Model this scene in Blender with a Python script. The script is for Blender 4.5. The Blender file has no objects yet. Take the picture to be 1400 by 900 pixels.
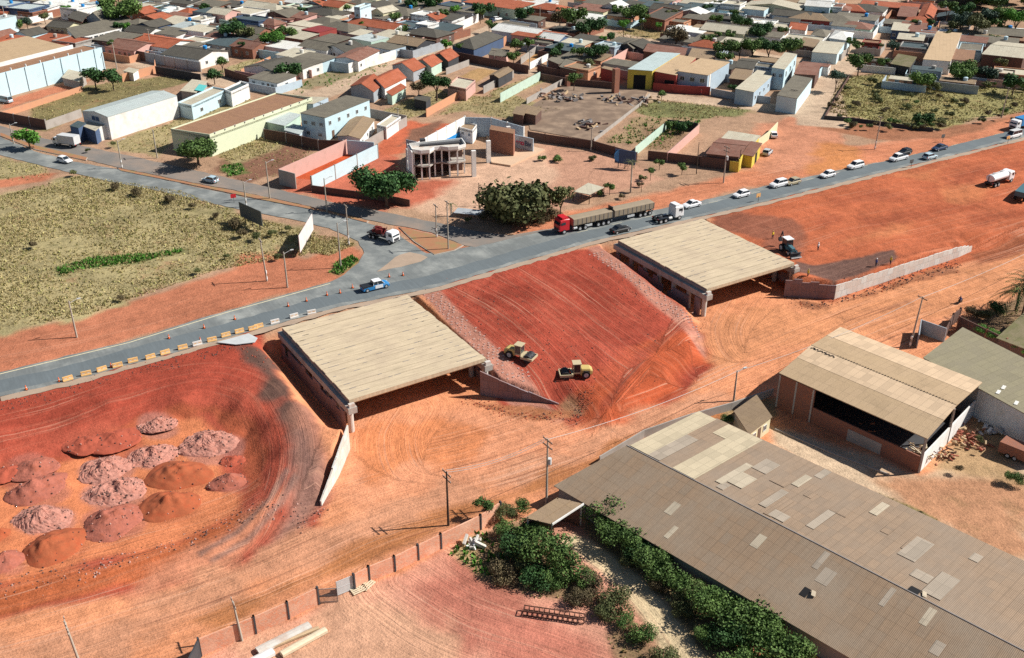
import bpy, bmesh, math, random
import numpy as np
from mathutils import Vector, Matrix
from mathutils.geometry import tessellate_polygon
random.seed(7)
R = math.radians
S = bpy.context.scene
COL = S.collection
# ---------------------------------------------------------------- survey camera: turns photo measurements into ground points
CH = 85.0; FL = 1400.0; TH = R(27.9); CT, ST = math.cos(TH), math.sin(TH)
ZT = 4.5            # level of the old highway and the town
def G(p, z=0.0):
    u = (p[0]-700)/FL; v = (450-p[1])/FL
    t = (z-CH)/(-ST+v*CT)
    return Vector((u*t, (CT+v*ST)*t, z))
def PR(q):
    dz = q[2]-CH; f = q[1]*CT-dz*ST; up = q[1]*ST+dz*CT
    return (700+FL*q[0]/f, 450-FL*up/f)
def W(pts, z=0.0): return [G(p, z) for p in pts]
def scale_at(p, z=0.0):      # pixels per metre across the view
    q = G(p, z); return FL/(q.y*CT-(z-CH)*ST)
HWY = R(31.5)       # heading of the highway
# ---------------------------------------------------------------- tags
def tag(o, label=None, cat=None, group=None, kind=None):
    if label: o['label'] = label
    if cat: o['category'] = cat
    if group: o['group'] = group
    if kind: o['kind'] = kind
    return o
def empty(name, loc, rz=0.0, label=None, cat=None, group=None):
    o = bpy.data.objects.new(name, None); COL.objects.link(o)
    o.location = loc; o.rotation_euler = (0, 0, rz); o.empty_display_size = .3
    return tag(o, label, cat, group)
AUTO = []           # things whose label is finished at the end by where they stand in their row
def auto(o, cat, noun, zone, group=None):
    o['category'] = cat
    if group: o['group'] = group
    AUTO.append((o, noun, zone)); return o
def children(o): return [c for c in o.children]
def copy_tree(o, parent=None):
    c = o.copy(); COL.objects.link(c); c.parent = parent
    for ch in list(o.children): copy_tree(ch, c)
    return c
# ---------------------------------------------------------------- materials
MATS = {}
def nd(nt, t, **k):
    n = nt.nodes.new(t)
    for a, b in k.items():
        if a.startswith('i_'): n.inputs[a[2:].replace('_', ' ')].default_value = b
        else: setattr(n, a, b)
    return n
def mat(name, c, rough=.85, var=.25, scale=.6, fine=.15, fscale=9.0, bump=.15, metal=0.0, kind=None, c2=None, obj_var=0.0, spec=.3, uvs=None, streak=0.0):
    """plain procedural surface: colour varied by two noises; kind 'brick'/'sheet'/'tile' adds a pattern laid out on the UVs (metres)"""
    if name in MATS: return MATS[name]
    m = bpy.data.materials.new(name); m.use_nodes = True; nt = m.node_tree; L = nt.links
    for n in list(nt.nodes): nt.nodes.remove(n)
    out = nd(nt, 'ShaderNodeOutputMaterial'); b = nd(nt, 'ShaderNodeBsdfPrincipled')
    L.new(b.outputs[0], out.inputs[0])
    b.inputs['Roughness'].default_value = rough; b.inputs['Metallic'].default_value = metal
    b.inputs['Specular IOR Level'].default_value = spec
    tc = nd(nt, 'ShaderNodeTexCoord'); geo = nd(nt, 'ShaderNodeNewGeometry')
    n1 = nd(nt, 'ShaderNodeTexNoise'); n1.inputs['Scale'].default_value = scale; n1.inputs['Detail'].default_value = 6; n1.inputs['Roughness'].default_value = .6
    n2 = nd(nt, 'ShaderNodeTexNoise'); n2.inputs['Scale'].default_value = fscale; n2.inputs['Detail'].default_value = 3
    L.new(geo.outputs['Position'], n1.inputs['Vector']); L.new(geo.outputs['Position'], n2.inputs['Vector'])
    col = nd(nt, 'ShaderNodeRGB'); col.outputs[0].default_value = (*c, 1); cur = col.outputs[0]
    hgt = n2.outputs['Fac']
    if kind in ('brick', 'sheet', 'tile', 'block'):
        uv = nd(nt, 'ShaderNodeUVMap')
        br = nd(nt, 'ShaderNodeTexBrick')
        L.new(uv.outputs[0], br.inputs['Vector'])
        cc2 = c2 or tuple(x*.75 for x in c)
        br.inputs['Color1'].default_value = (*c, 1); br.inputs['Color2'].default_value = (*cc2, 1)
        br.inputs['Scale'].default_value = 1.0; br.inputs['Mortar Smooth'].default_value = .1
        if kind == 'brick':
            br.inputs['Brick Width'].default_value = .32; br.inputs['Row Height'].default_value = .21
            br.inputs['Mortar Size'].default_value = .012; br.inputs['Mortar'].default_value = (*[min(1, x*.5+.12) for x in c], 1)
        elif kind == 'block':
            br.inputs['Brick Width'].default_value = 1.5; br.inputs['Row Height'].default_value = 1.4
            br.inputs['Mortar Size'].default_value = .03; br.inputs['Mortar'].default_value = (*[x*.4 for x in c], 1)
        elif kind == 'sheet':
            br.offset = 0.0
            br.inputs['Brick Width'].default_value = 1.1 if not uvs else uvs[0]; br.inputs['Row Height'].default_value = 2.2 if not uvs else uvs[1]
            br.inputs['Mortar Size'].default_value = .025; br.inputs['Mortar'].default_value = (*[x*.62 for x in c], 1); br.inputs['Bias'].default_value = -.35
        else:
            br.inputs['Brick Width'].default_value = .26; br.inputs['Row Height'].default_value = .42
            br.inputs['Mortar Size'].default_value = .035; br.inputs['Mortar'].default_value = (*[x*.5 for x in c], 1)
        cur = br.outputs['Color']
        if kind in ('sheet', 'tile'):
            wv = nd(nt, 'ShaderNodeTexWave'); wv.inputs['Scale'].default_value = 1.8 if kind == 'sheet' else 1.2
            wv.inputs['Distortion'].default_value = .3
            L.new(uv.outputs[0], wv.inputs['Vector'])
            ad = nd(nt, 'ShaderNodeMath', operation='ADD'); L.new(wv.outputs['Fac'], ad.inputs[0]); L.new(n2.outputs['Fac'], ad.inputs[1]); hgt = ad.outputs[0]
            mu = nd(nt, 'ShaderNodeMath', operation='MULTIPLY_ADD'); L.new(wv.outputs['Fac'], mu.inputs[0]); mu.inputs[1].default_value = .16; mu.inputs[2].default_value = .9
            vm = nd(nt, 'ShaderNodeVectorMath', operation='SCALE'); L.new(cur, vm.inputs[0]); L.new(mu.outputs[0], vm.inputs['Scale']); cur = vm.outputs[0]
    # large variation towards c2
    if c2:
        rp = nd(nt, 'ShaderNodeMapRange'); rp.inputs[1].default_value = .45; rp.inputs[2].default_value = .68; L.new(n1.outputs['Fac'], rp.inputs[0])
        mx = nd(nt, 'ShaderNodeMix', data_type='RGBA'); L.new(rp.outputs[0], mx.inputs[0]); L.new(cur, mx.inputs[6]); mx.inputs[7].default_value = (*c2, 1); cur = mx.outputs[2]
    a1 = nd(nt, 'ShaderNodeMath', operation='MULTIPLY_ADD'); L.new(n1.outputs['Fac'], a1.inputs[0]); a1.inputs[1].default_value = 2*var; a1.inputs[2].default_value = 1-var
    a2 = nd(nt, 'ShaderNodeMath', operation='MULTIPLY_ADD'); L.new(n2.outputs['Fac'], a2.inputs[0]); a2.inputs[1].default_value = 2*fine; a2.inputs[2].default_value = 1-fine
    a3 = nd(nt, 'ShaderNodeMath', operation='MULTIPLY'); L.new(a1.outputs[0], a3.inputs[0]); L.new(a2.outputs[0], a3.inputs[1]); fac = a3.outputs[0]
    if streak:
        mp = nd(nt, 'ShaderNodeMapping'); mp.inputs['Scale'].default_value = (2.5, .25, 1)
        uv2 = nd(nt, 'ShaderNodeUVMap'); L.new(uv2.outputs[0], mp.inputs[0])
        n3 = nd(nt, 'ShaderNodeTexNoise'); n3.inputs['Scale'].default_value = 1; n3.inputs['Detail'].default_value = 4; L.new(mp.outputs[0], n3.inputs['Vector'])
        a5 = nd(nt, 'ShaderNodeMath', operation='MULTIPLY_ADD'); L.new(n3.outputs['Fac'], a5.inputs[0]); a5.inputs[1].default_value = 2*streak; a5.inputs[2].default_value = 1-streak
        a6 = nd(nt, 'ShaderNodeMath', operation='MULTIPLY'); L.new(a5.outputs[0], a6.inputs[0]); L.new(fac, a6.inputs[1]); fac = a6.outputs[0]
    if obj_var:
        oi = nd(nt, 'ShaderNodeObjectInfo')
        a4 = nd(nt, 'ShaderNodeMath', operation='MULTIPLY_ADD'); L.new(oi.outputs['Random'], a4.inputs[0]); a4.inputs[1].default_value = 2*obj_var; a4.inputs[2].default_value = 1-obj_var
        a7 = nd(nt, 'ShaderNodeMath', operation='MULTIPLY'); L.new(a4.outputs[0], a7.inputs[0]); L.new(fac, a7.inputs[1]); fac = a7.outputs[0]
    vs = nd(nt, 'ShaderNodeVectorMath', operation='SCALE'); L.new(cur, vs.inputs[0]); L.new(fac, vs.inputs['Scale'])
    L.new(vs.outputs[0], b.inputs['Base Color'])
    if bump:
        bp = nd(nt, 'ShaderNodeBump'); bp.inputs['Strength'].default_value = bump; bp.inputs['Distance'].default_value = .08
        L.new(hgt, bp.inputs['Height']); L.new(bp.outputs[0], b.inputs['Normal'])
    MATS[name] = m; return m
def M(k): return MATS[k]
# ---------------------------------------------------------------- mesh builder
class MB:
    def __init__(s): s.v = []; s.f = []; s.m = []; s.mi = 0
    def add(s, vs, fs):
        o = len(s.v); s.v += [tuple(v) for v in vs]; s.f += [tuple(i+o for i in f) for f in fs]; s.m += [s.mi]*len(fs); return s
    def quad(s, a, b, c, d): return s.add([a, b, c, d], [(0, 1, 2, 3)])
    def box(s, c, sz, rz=0.0, tilt=None):
        hx, hy, hz = sz[0]/2, sz[1]/2, sz[2]/2; vs = []
        mt = Matrix.Rotation(rz, 3, 'Z')
        if tilt: mt = mt @ tilt
        for x in (-hx, hx):
            for y in (-hy, hy):
                for z in (-hz, hz):
                    vs.append(mt @ Vector((x, y, z)) + Vector(c))
        return s.add(vs, [(0, 1, 3, 2), (4, 6, 7, 5), (0, 4, 5, 1), (2, 3, 7, 6), (0, 2, 6, 4), (1, 5, 7, 3)])
    def prism(s, poly, z0, z1, cap=True):
        n = len(poly); a = [(p[0], p[1], z0 if not callable(z0) else z0(p)) for p in poly]; b = [(p[0], p[1], z1 if not callable(z1) else z1(p)) for p in poly]
        area = sum(poly[i][0]*poly[(i+1) % n][1]-poly[(i+1) % n][0]*poly[i][1] for i in range(n))
        if area < 0: a.reverse(); b.reverse()
        o = len(s.v); s.v += a+b
        for i in range(n):
            j = (i+1) % n; s.f.append((o+i, o+j, o+n+j, o+n+i)); s.m.append(s.mi)
        if cap:
            for t in tessellate_polygon([[Vector((q[0], q[1], 0)) for q in a]]):
                t = list(t)
                p0, p1, p2 = (Vector(a[k][:2]) for k in t)
                if (p1-p0).cross(p2-p0) < 0: t.reverse()
                s.f.append(tuple(o+n+k for k in t)); s.m.append(s.mi)
                s.f.append(tuple(o+k for k in reversed(t))); s.m.append(s.mi)
        return s
    def cyl(s, p0, p1, r0, r1=None, n=8, cap=True):
        r1 = r0 if r1 is None else r1; p0 = Vector(p0); p1 = Vector(p1); d = (p1-p0).normalized()
        a = d.orthogonal().normalized(); b = d.cross(a); vs = []
        for p, r in ((p0, r0), (p1, r1)):
            for i in range(n):
                t = 2*math.pi*i/n; vs.append(p+a*math.cos(t)*r+b*math.sin(t)*r)
        fs = [(i, (i+1) % n, n+(i+1) % n, n+i) for i in range(n)]
        if cap: fs += [tuple(range(n-1, -1, -1)), tuple(range(n, 2*n))]
        return s.add(vs, fs)
    def loft(s, secs, close=True):
        """secs: rings of equal length"""
        n = len(secs[0]); vs = [v for r in secs for v in r]; fs = []
        for k in range(len(secs)-1):
            for i in range(n):
                j = (i+1) % n; fs.append((k*n+i, k*n+j, (k+1)*n+j, (k+1)*n+i))
        if close: fs += [tuple(range(n-1, -1, -1)), tuple(range((len(secs)-1)*n, len(secs)*n))]
        return s.add(vs, fs)
    def slab(s, pts, th):
        """thick slab under a planar or nearly planar polygon (a, b, c, d)"""
        n = len(pts); lo = [Vector(p)-Vector((0, 0, th)) for p in pts]
        vs = [Vector(p) for p in pts]+lo; fs = [tuple(range(n)), tuple(range(2*n-1, n-1, -1))]
        fs += [(i, i+n, (i+1) % n+n, (i+1) % n) for i in range(n)]
        return s.add(vs, fs)
    def build(s, name, mats, parent=None, smooth=False, uvax=None, origin=None):
        me = bpy.data.meshes.new(name)
        v = s.v
        if origin is not None: v = [(a-origin[0], b-origin[1], c-origin[2]) for a, b, c in v]
        me.from_pydata(v, [], s.f)
        if not isinstance(mats, (list, tuple)): mats = [mats]
        for m in mats: me.materials.append(M(m) if isinstance(m, str) else m)
        if any(s.m): me.polygons.foreach_set('material_index', s.m)
        auto_uv(me, uvax)
        if smooth: me.polygons.foreach_set('use_smooth', [True]*len(me.polygons))
        me.validate(); me.update()
        o = bpy.data.objects.new(name, me); COL.objects.link(o)
        if origin is not None: o.location = origin
        if parent: o.parent = parent
        return o
def auto_uv(me, ax=None):
    uv = me.uv_layers.new(name='UVMap'); nl = len(me.loops)
    if nl == 0: return
    vi = np.empty(nl, np.int32); me.loops.foreach_get('vertex_index', vi)
    co = np.empty(len(me.vertices)*3); me.vertices.foreach_get('co', co); co = co.reshape(-1, 3)
    nf = len(me.polygons); nr = np.empty(nf*3); me.polygons.foreach_get('normal', nr); nr = nr.reshape(-1, 3)
    lt = np.empty(nf, np.int32); me.polygons.foreach_get('loop_total', lt)
    N = np.repeat(nr, lt, axis=0); P = co[vi]
    T = np.stack([-N[:, 1], N[:, 0], np.zeros(nl)], 1); ln = np.linalg.norm(T, axis=1)
    flat = ln < .02
    a = ax if ax is not None else 0.0
    T[flat] = (math.cos(a), math.sin(a), 0); ln[flat] = 1
    T /= ln[:, None]; B = np.cross(N, T)
    out = np.stack([(P*T).sum(1), (P*B).sum(1)], 1).astype(np.float32)
    uv.data.foreach_set('uv', out.ravel())
def world_child(o, parent):
    """parent o keeping its world coordinates (parent has only location and z rotation)"""
    o.parent = parent
    o.matrix_parent_inverse = (Matrix.Translation(parent.location) @ Matrix.Rotation(parent.rotation_euler.z, 4, 'Z')).inverted()
    return o
# ---------------------------------------------------------------- numpy noise
_rs = np.random.RandomState(3); _tab = _rs.rand(256, 256).astype(np.float32)
def vnoise(x, y, sc, seed=0):
    x = x/sc+seed*17.3+900; y = y/sc+seed*9.1+900
    xi = np.floor(x).astype(np.int64); yi = np.floor(y).astype(np.int64); fx = x-xi; fy = y-yi
    fx = fx*fx*(3-2*fx); fy = fy*fy*(3-2*fy)
    g = lambda a, b: _tab[a & 255, b & 255]
    return (g(xi, yi)*(1-fx)+g(xi+1, yi)*fx)*(1-fy)+(g(xi, yi+1)*(1-fx)+g(xi+1, yi+1)*fx)*fy-.5
def fbm(x, y, sc, seed=0, o=4):
    s = 0; a = 1
    for k in range(o): s = s+a*vnoise(x, y, sc, seed+k*3); a *= .5; sc *= .5
    return s
def seg_d(x, y, a, b):
    dx, dy = b[0]-a[0], b[1]-a[1]; L2 = dx*dx+dy*dy+1e-9
    t = np.clip(((x-a[0])*dx+(y-a[1])*dy)/L2, 0, 1)
    return np.hypot(x-a[0]-t*dx, y-a[1]-t*dy), t
def inside(x, y, P):
    r = np.zeros(x.shape, bool); n = len(P)
    for i in range(n):
        a, b = P[i], P[(i+1) % n]
        if a[1] == b[1]: continue
        c = ((a[1] > y) != (b[1] > y)) & (x < (b[0]-a[0])*(y-a[1])/(b[1]-a[1])+a[0]); r ^= c
    return r
def sdist(x, y, P):
    d = np.full(x.shape, 1e9)
    for i in range(len(P)): d = np.minimum(d, seg_d(x, y, P[i], P[(i+1) % len(P)])[0])
    return np.where(inside(x, y, P), d, -d)
def sstep(t): t = np.clip(t, 0, 1); return t*t*(3-2*t)
# ================================================================ TERRAIN
hwyS = [(-200., 55.), (-140., 93.5), (-76.5, 130.5), (-68, 134.8), (-43.3, 151.5), (-30.7, 160.2), (-13.3, 168.6), (0, 178.3), (16.1, 189.6), (56.3, 212.2), (86.2, 230.5), (114.3, 247), (134.5, 259.5), (260., 338.)]
def off(line, d):       # shift a polyline to its right (south)
    out = []
    for i, p in enumerate(line):
        a = line[max(i-1, 0)]; b = line[min(i+1, len(line)-1)]; dx, dy = b[0]-a[0], b[1]-a[1]; l = math.hypot(dx, dy)
        out.append((p[0]+dy/l*d, p[1]-dx/l*d))
    return out
toe = off(hwyS, 4.0)
FAR = [(toe[0][0]-400, toe[0][1]-240)]+toe+[(900., 720.), (3000, 1200), (3000, 3500), (-3000, 3500), (-3000, -600)]
def rbf(pts):
    P = np.array([(p[0], p[1]) for p in pts]); z = np.array([p[2] for p in pts]); n = len(P)
    D = np.hypot(P[:, None, 0]-P[None, :, 0], P[:, None, 1]-P[None, :, 1])
    A = np.zeros((n+3, n+3)); A[:n, :n] = D; A[:n, n] = 1; A[n, :n] = 1; A[:n, n+1:] = P; A[n+1:, :n] = P.T
    c = np.linalg.solve(A, np.concatenate([z, [0, 0, 0]]))
    def f(x, y):
        s = c[n]+c[n+1]*x+c[n+2]*y
        for i in range(n): s = s+c[i]*np.hypot(x-P[i, 0], y-P[i, 1])
        return s
    return f
def cp(l): return [tuple(G((a, b), z)) for a, b, z in l]
def fill_mask(x, y, V):
    """V: list of (x, y, width of the bank on the edge to the next vertex)"""
    n = len(V); P = [(v[0], v[1]) for v in V]; m = np.full(x.shape, 1e9)
    for i in range(n):
        d, _ = seg_d(x, y, P[i], P[(i+1) % n]); m = np.minimum(m, d/V[i][2])
    return np.where(inside(x, y, P), sstep(np.minimum(m, 1)), 0)
B1 = [Vector(q) for q in ((-37.9, 150.9, 5.5), (-18.1, 163.6, 5.5), (-4.2, 140.3, 5.5), (-23.8, 127.9, 5.5))]   # deck corners: back-left, back-right, front-right, front-left
B2 = [Vector(q) for q in ((21.2, 187.9, 5.5), (39.7, 199.5, 5.5), (53.3, 176.9, 5.5), (34.9, 165.5, 5.5))]
def e2(p): return (p[0], p[1])
wl = [G((478, 614)), G((462, 652)), G((439, 692))]                    # wing wall of the left bank (its foot)
wm = [G((657, 540)), G((682, 544)), G((764, 553))]                    # wing wall of the middle bank
wr = [G((1071, 406)), G((1140, 409)), G((1312, 351)), G((1327, 344))] # wing walls of the right bank
hN = off(hwyS, -3.0)
FL_poly = [(-140., 95., .5), (hN[2][0], hN[2][1], .5), (hN[3][0], hN[3][1], .5), (hN[4][0]+3, hN[4][1]+1, 2.), (B1[0].x-1.5, B1[0].y-.5, 5.),
           (B1[3].x-1.3, B1[3].y-.3, .5), (wl[0].x-.4, wl[0].y, .5), (wl[1].x-.4, wl[1].y, 1.5), (wl[2].x-.4, wl[2].y-.4, 4.)] + \
          [(q.x, q.y, 4.) for q in W([(400, 722), (300, 772), (200, 800), (100, 812), (0, 832), (-120, 868)])]+[(-140, 60, 5)]
ctl = cp([(0, 552, 4.4), (93, 530, 4.5), (182, 505, 4.5), (250, 487, 4.5), (330, 468, 4.5), (-150, 600, 4.4), (0, 590, 3.9), (150, 553, 3.9), (260, 520, 4.1), (340, 510, 4.1),
          (0, 640, 1.7), (100, 615, 1.5), (190, 590, 1.5), (250, 572, 1.6), (300, 572, 1.8), (338, 592, 1.4), (350, 630, 1.2), (340, 665, 1.1), (310, 715, .9),
          (250, 548, 3.5), (330, 550, 3.9), (372, 577, 3.9), (388, 612, 3.6), (388, 650, 3.0), (366, 690, 2.1), (320, 740, .8),
          (410, 560, 3.8), (425, 600, 3.4), (440, 630, 3.2), (430, 665, 2.4), (420, 700, 1.2), (380, 500, 4.1),
          (0, 700, 1.1), (100, 680, 1.1), (200, 640, 1.1), (280, 640, 1.1), (100, 760, 1.1), (200, 740, 1.0), (0, 790, 1.1), (-120, 740, 1.1), (-120, 830, 1.0)])
fL = rbf(ctl)
FM_poly = [(B1[1].x-.5, B1[1].y+4, .5), (B1[1].x+.9, B1[1].y, .6), (B1[2].x+.7, B1[2].y, .5), (wm[1].x, wm[1].y+.5, .5), (wm[2].x, wm[2].y+.3, 5.)] + \
          [(q.x, q.y, 3.6) for q in W([(790, 588), (845, 590), (905, 548), (968, 498)])]+[(B2[3].x-1., B2[3].y-1.5, 2.5), (B2[0].x-1.5, B2[0].y, 1.), (B2[0].x+1, B2[0].y+6, .5)]
fM = rbf(cp([(590, 402, 4.5), (650, 385, 4.5), (720, 368, 4.5), (790, 350, 4.5), (625, 450, 4.0), (665, 492, 3.9), (700, 522, 2.6), (740, 540, 1.2), (766, 550, .5), (680, 470, 3.9),
             (700, 420, 4.1), (760, 400, 4.0), (820, 365, 3.9), (750, 480, 2.9), (820, 440, 2.8), (880, 410, 2.6), (800, 520, 1.4), (860, 470, 2.3), (920, 440, 2.4), (950, 455, 1.6), (890, 490, 2.1), (850, 520, 1.9), (815, 550, 1.4), (790, 560, .9), (770, 510, 2.2)]))
FR_poly = [(B2[1].x, B2[1].y+5, .5), (B2[1].x+.9, B2[1].y, .6), (B2[2].x+.7, B2[2].y, .5), (wr[0].x, wr[0].y+.5, .5), (wr[1].x+.3, wr[1].y+.5, .5), (wr[2].x, wr[2].y+.6, 3.), (wr[3].x, wr[3].y, 4.)] + \
          [(q.x, q.y, 4.) for q in W([(1400, 336), (1600, 290)])]+[(260, 300, 4.), (260, 345, .5)]
fR = rbf(cp([(1000, 300, 4.5), (1050, 285, 4.5), (1200, 247, 4.5), (1325, 216, 4.5), (1400, 195, 4.5), (1085, 372, 3.9), (1140, 388, 2.9), (1200, 370, 2.8), (1260, 352, 2.7), (1324, 331, 2.2), (1400, 310, 2.0),
             (1070, 330, 4.1), (1150, 320, 3.9), (1250, 290, 3.6), (1350, 262, 3.5), (1400, 250, 3.5), (1550, 230, 3.0)]))
def height(x, y, rough=True):
    x = np.asarray(x, float); y = np.asarray(y, float); shp = x.shape
    h = fill_mask(x, y, [(p[0], p[1], 3.) for p in FAR])*ZT
    for V, f, sd in ((FL_poly, fL, 1), (FM_poly, fM, 2), (FR_poly, fR, 3)):
        xs = [v[0] for v in V]; ys = [v[1] for v in V]
        sel = (x > min(xs)-1) & (x < max(xs)+1) & (y > min(ys)-1) & (y < max(ys)+1)
        if sel.any():
            hh = np.minimum(f(x[sel], y[sel]), ZT)*fill_mask(x[sel], y[sel], V)
            h[sel] = np.maximum(h[sel], hh)
    if rough:
        big = fbm(x, y, 11., 41, 3)*.55*sstep((h-.4)/1.2)*sstep((4.3-h)/.8); h = h+big
        n = fbm(x, y, 5., 5, 4)*.16+fbm(x, y, 1.3, 9, 3)*.07
        far = sdist(x, y, [(p[0], p[1]) for p in off(hwyS, 1.5)]+[(900., 720.), (3000, 1200), (3000, 3500), (-3000, 3500), (-3000, -600)]) > 0
        h = np.where(far, h-.05-np.abs(n)*.35, h+n)
    return h
def hz(x, y): return float(height(np.array([x]), np.array([y]), False)[0])
def onground(p, zg=None):
    """ground point seen at photo measurement p"""
    z = 0.0
    for k in range(14):
        q = G(p, z); z = .5*z+.5*hz(q.x, q.y)
    q = G(p, z); q.z = hz(q.x, q.y); return q
def ramp_axis(lo, hi, step, lo2, hi2, step2, outer):
    a = list(np.arange(lo, hi, step)); b = [lo-step2*(k+1) for k in range(int((lo-lo2)/step2))][::-1]; c = [hi+step2*k for k in range(int((hi2-hi)/step2))]
    l, r = [], []; d = step2*2; v = (b or a)[0]
    while v > -outer: v -= d; d *= 1.6; l.append(v)
    d = step2*2; v = (c or a)[-1]
    while v < outer: v += d; d *= 1.6; r.append(v)
    return np.array(l[::-1]+b+a+c+r)
XS = ramp_axis(-92, 108, .36, -235, 235, .9, 3000)
YS = np.concatenate([ramp_axis(78, 205, .36, 60, 230, .6, 0)[:0], [-2500, -1200, -500, -200, -60, 0, 20, 35, 45, 52, 58, 63, 67, 70, 73, 75, 77], np.arange(78, 200, .36), np.arange(200, 280, .55), np.arange(280, 480, 1.1), [482, 486, 492, 500, 512, 530, 560, 610, 700, 860, 1100, 1500, 2100, 3000]])
gx, gy = np.meshgrid(XS, YS); nx, ny = len(XS), len(YS)
gz = height(gx, gy)
# ---- soils: base colours of what lies there
C_SERV = (.60, .25, .125); C_DEEP = (.56, .19, .085); C_RED = (.315, .058, .034); C_RED2 = (.36, .075, .044); C_ORA = (.405, .112, .05); C_PINK = (.42, .155, .085)
C_TOWN = (.36, .225, .145); C_GRASS = (.33, .275, .14); C_ASHD = (.13, .07, .055); C_SAND = (.60, .47, .29); C_TOE = (.42, .115, .045); C_BRN = (.20, .10, .065)
C_LIGHT = (.56, .30, .17); C_YARD = (.56, .27, .185); C_STONE = (.40, .18, .13); C_GREEN = (.06, .13, .03); C_LOT = (.29, .235, .12)
col = np.empty((ny, nx, 3)); col[:] = C_SERV; grass = np.zeros((ny, nx))
wob = fbm(gx, gy, 6., 21, 4)
TUFTS = []
def paint(px, c, z=0., soft=1.0, wob_a=1.5, g=0.0, a=1.0, world=None, tuft=0):
    P = [e2(q) for q in (world or W(px, z))]
    xs = [p[0] for p in P]; ys = [p[1] for p in P]; pad = soft+wob_a+1
    ix = np.where((XS > min(xs)-pad) & (XS < max(xs)+pad))[0]; iy = np.where((YS > min(ys)-pad) & (YS < max(ys)+pad))[0]
    if len(ix) == 0 or len(iy) == 0: return
    sl = (slice(iy[0], iy[-1]+1), slice(ix[0], ix[-1]+1))
    d = sdist(gx[sl], gy[sl], P)+wob[sl]*wob_a*2
    m = sstep(d/soft*.5+.5)*a
    for k in range(3): col[sl][..., k] = col[sl][..., k]*(1-m)+c[k]*m
    grass[sl] = grass[sl]*(1-m)+g*m
    if tuft: TUFTS.append((P, z, tuft, g))
FARW = [e2(p) for p in off(hwyS, 2.)]+[(900., 720.), (3000, 1200), (3000, 3500), (-3000, 3500), (-3000, -600)]
paint(None, C_TOWN, world=FARW, soft=1, wob_a=.3)
# far side: pink shoulders, fields
paint([(-80, 500), (0, 508), (175, 466), (320, 422), (450, 384), (500, 352), (478, 330), (420, 352), (300, 372), (230, 395), (120, 432), (0, 456), (-80, 470)], C_PINK, ZT, 1, .6)
paint([(-150, 260), (0, 268), (110, 240), (250, 262), (320, 290), (430, 318), (440, 345), (400, 352), (300, 368), (230, 392), (120, 430), (0, 452), (-150, 480)], C_GRASS, ZT, 1.5, 2.5, g=1, tuft=15000)
paint([(310, 372), (330, 350), (400, 345), (425, 352), (400, 375), (350, 398)], C_PINK, ZT, 1.5, 2)
paint([(430, 345), (500, 340), (470, 380), (380, 395)], C_PINK, ZT, 1.5, 1.5)
paint([(420, 320), (470, 325), (485, 335), (450, 350), (425, 345)], C_GRASS, ZT, 1.2, 1.5, g=1, tuft=500)
paint([(460, 360), (480, 350), (490, 356), (465, 376), (452, 372)], (.12, .16, .05), ZT, .8, 1, g=1, tuft=150)
paint([(-100, 212), (0, 216), (62, 228), (70, 240), (40, 246), (-100, 252)], C_GRASS, ZT, 1.5, 1.5, g=1, tuft=500)
paint([(-100, 246), (0, 246), (60, 236), (80, 236), (60, 248), (0, 256), (-100, 262)], C_PINK, ZT, 1, .6)
paint([(80, 366), (130, 352), (200, 348), (248, 341), (246, 345), (190, 358), (120, 366), (82, 377)], C_GREEN, ZT, 1., .9, g=1, tuft=900)
paint([(540, 310), (590, 315), (638, 338), (620, 346), (590, 350), (560, 330)], C_PINK, ZT, .6, .5)
# service strip north of the highway on the far side
paint([(700, 322), (860, 296), (1000, 262), (1140, 232), (1290, 208), (1400, 176), (1500, 150), (1500, 100), (1400, 152), (1300, 178), (1200, 196), (1120, 200), (1060, 210), (1000, 240), (900, 262), (780, 288), (700, 306)], (.50, .19, .10), ZT, 1.5, 1.2)
paint([(1040, 170), (1140, 150), (1160, 215), (1040, 240), (1000, 225)], (.50, .22, .13), ZT, 2, 2)
paint([(1115, 195), (1175, 200), (1170, 232), (1110, 235)], (.50, .20, .075), ZT, 2, 2)
paint([(740, 195), (860, 215), (900, 245), (850, 262), (760, 285), (720, 240)], (.44, .24, .16), ZT, 2, 2)
paint([(560, 245), (660, 225), (700, 205), (740, 205), (760, 240), (720, 300), (640, 300), (560, 285)], (.52, .33, .225), ZT, 1.5, 1)
paint([(545, 250), (600, 245), (640, 240), (560, 285), (520, 290), (390, 262), (400, 240), (520, 195), (550, 215)], (.42, .12, .07), ZT, 1.5, 1.5)
paint([(520, 185), (560, 165), (620, 170), (550, 215), (505, 215)], (.46, .12, .06), ZT, 1, 1.5)
paint([(560, 178), (610, 160), (590, 190), (545, 200)], C_BRN, ZT, 1, 1)
paint([(385, 242), (428, 246), (490, 207), (470, 198)], (.44, .085, .03), ZT, .3, .1)
paint([(300, 190), (350, 180), (440, 200), (385, 240), (330, 248), (300, 235)], C_BRN, ZT, 1.5, 1.5, g=.6, tuft=300)
paint([(300, 190), (350, 180), (400, 190), (380, 205), (320, 225), (300, 215)], C_LOT, ZT, 1.5, 1.5, g=1, tuft=500)
paint([(305, 226), (330, 224), (336, 236), (312, 242)], C_GREEN, ZT, .8, 1., g=1, tuft=200)
paint([(150, 195), (240, 165), (340, 130), (350, 150), (235, 178), (232, 200), (215, 215), (160, 205)], C_LOT, ZT, 1, 1, g=.9, tuft=400)
paint([(40, 150), (110, 118), (220, 105), (275, 108), (220, 122), (110, 155), (60, 180), (40, 165)], (.20, .165, .075), ZT, 1, 1, g=1, tuft=500)
paint([(0, 152), (100, 120), (130, 108), (100, 108), (0, 140)], C_PINK, ZT, 1, 1)
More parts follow.
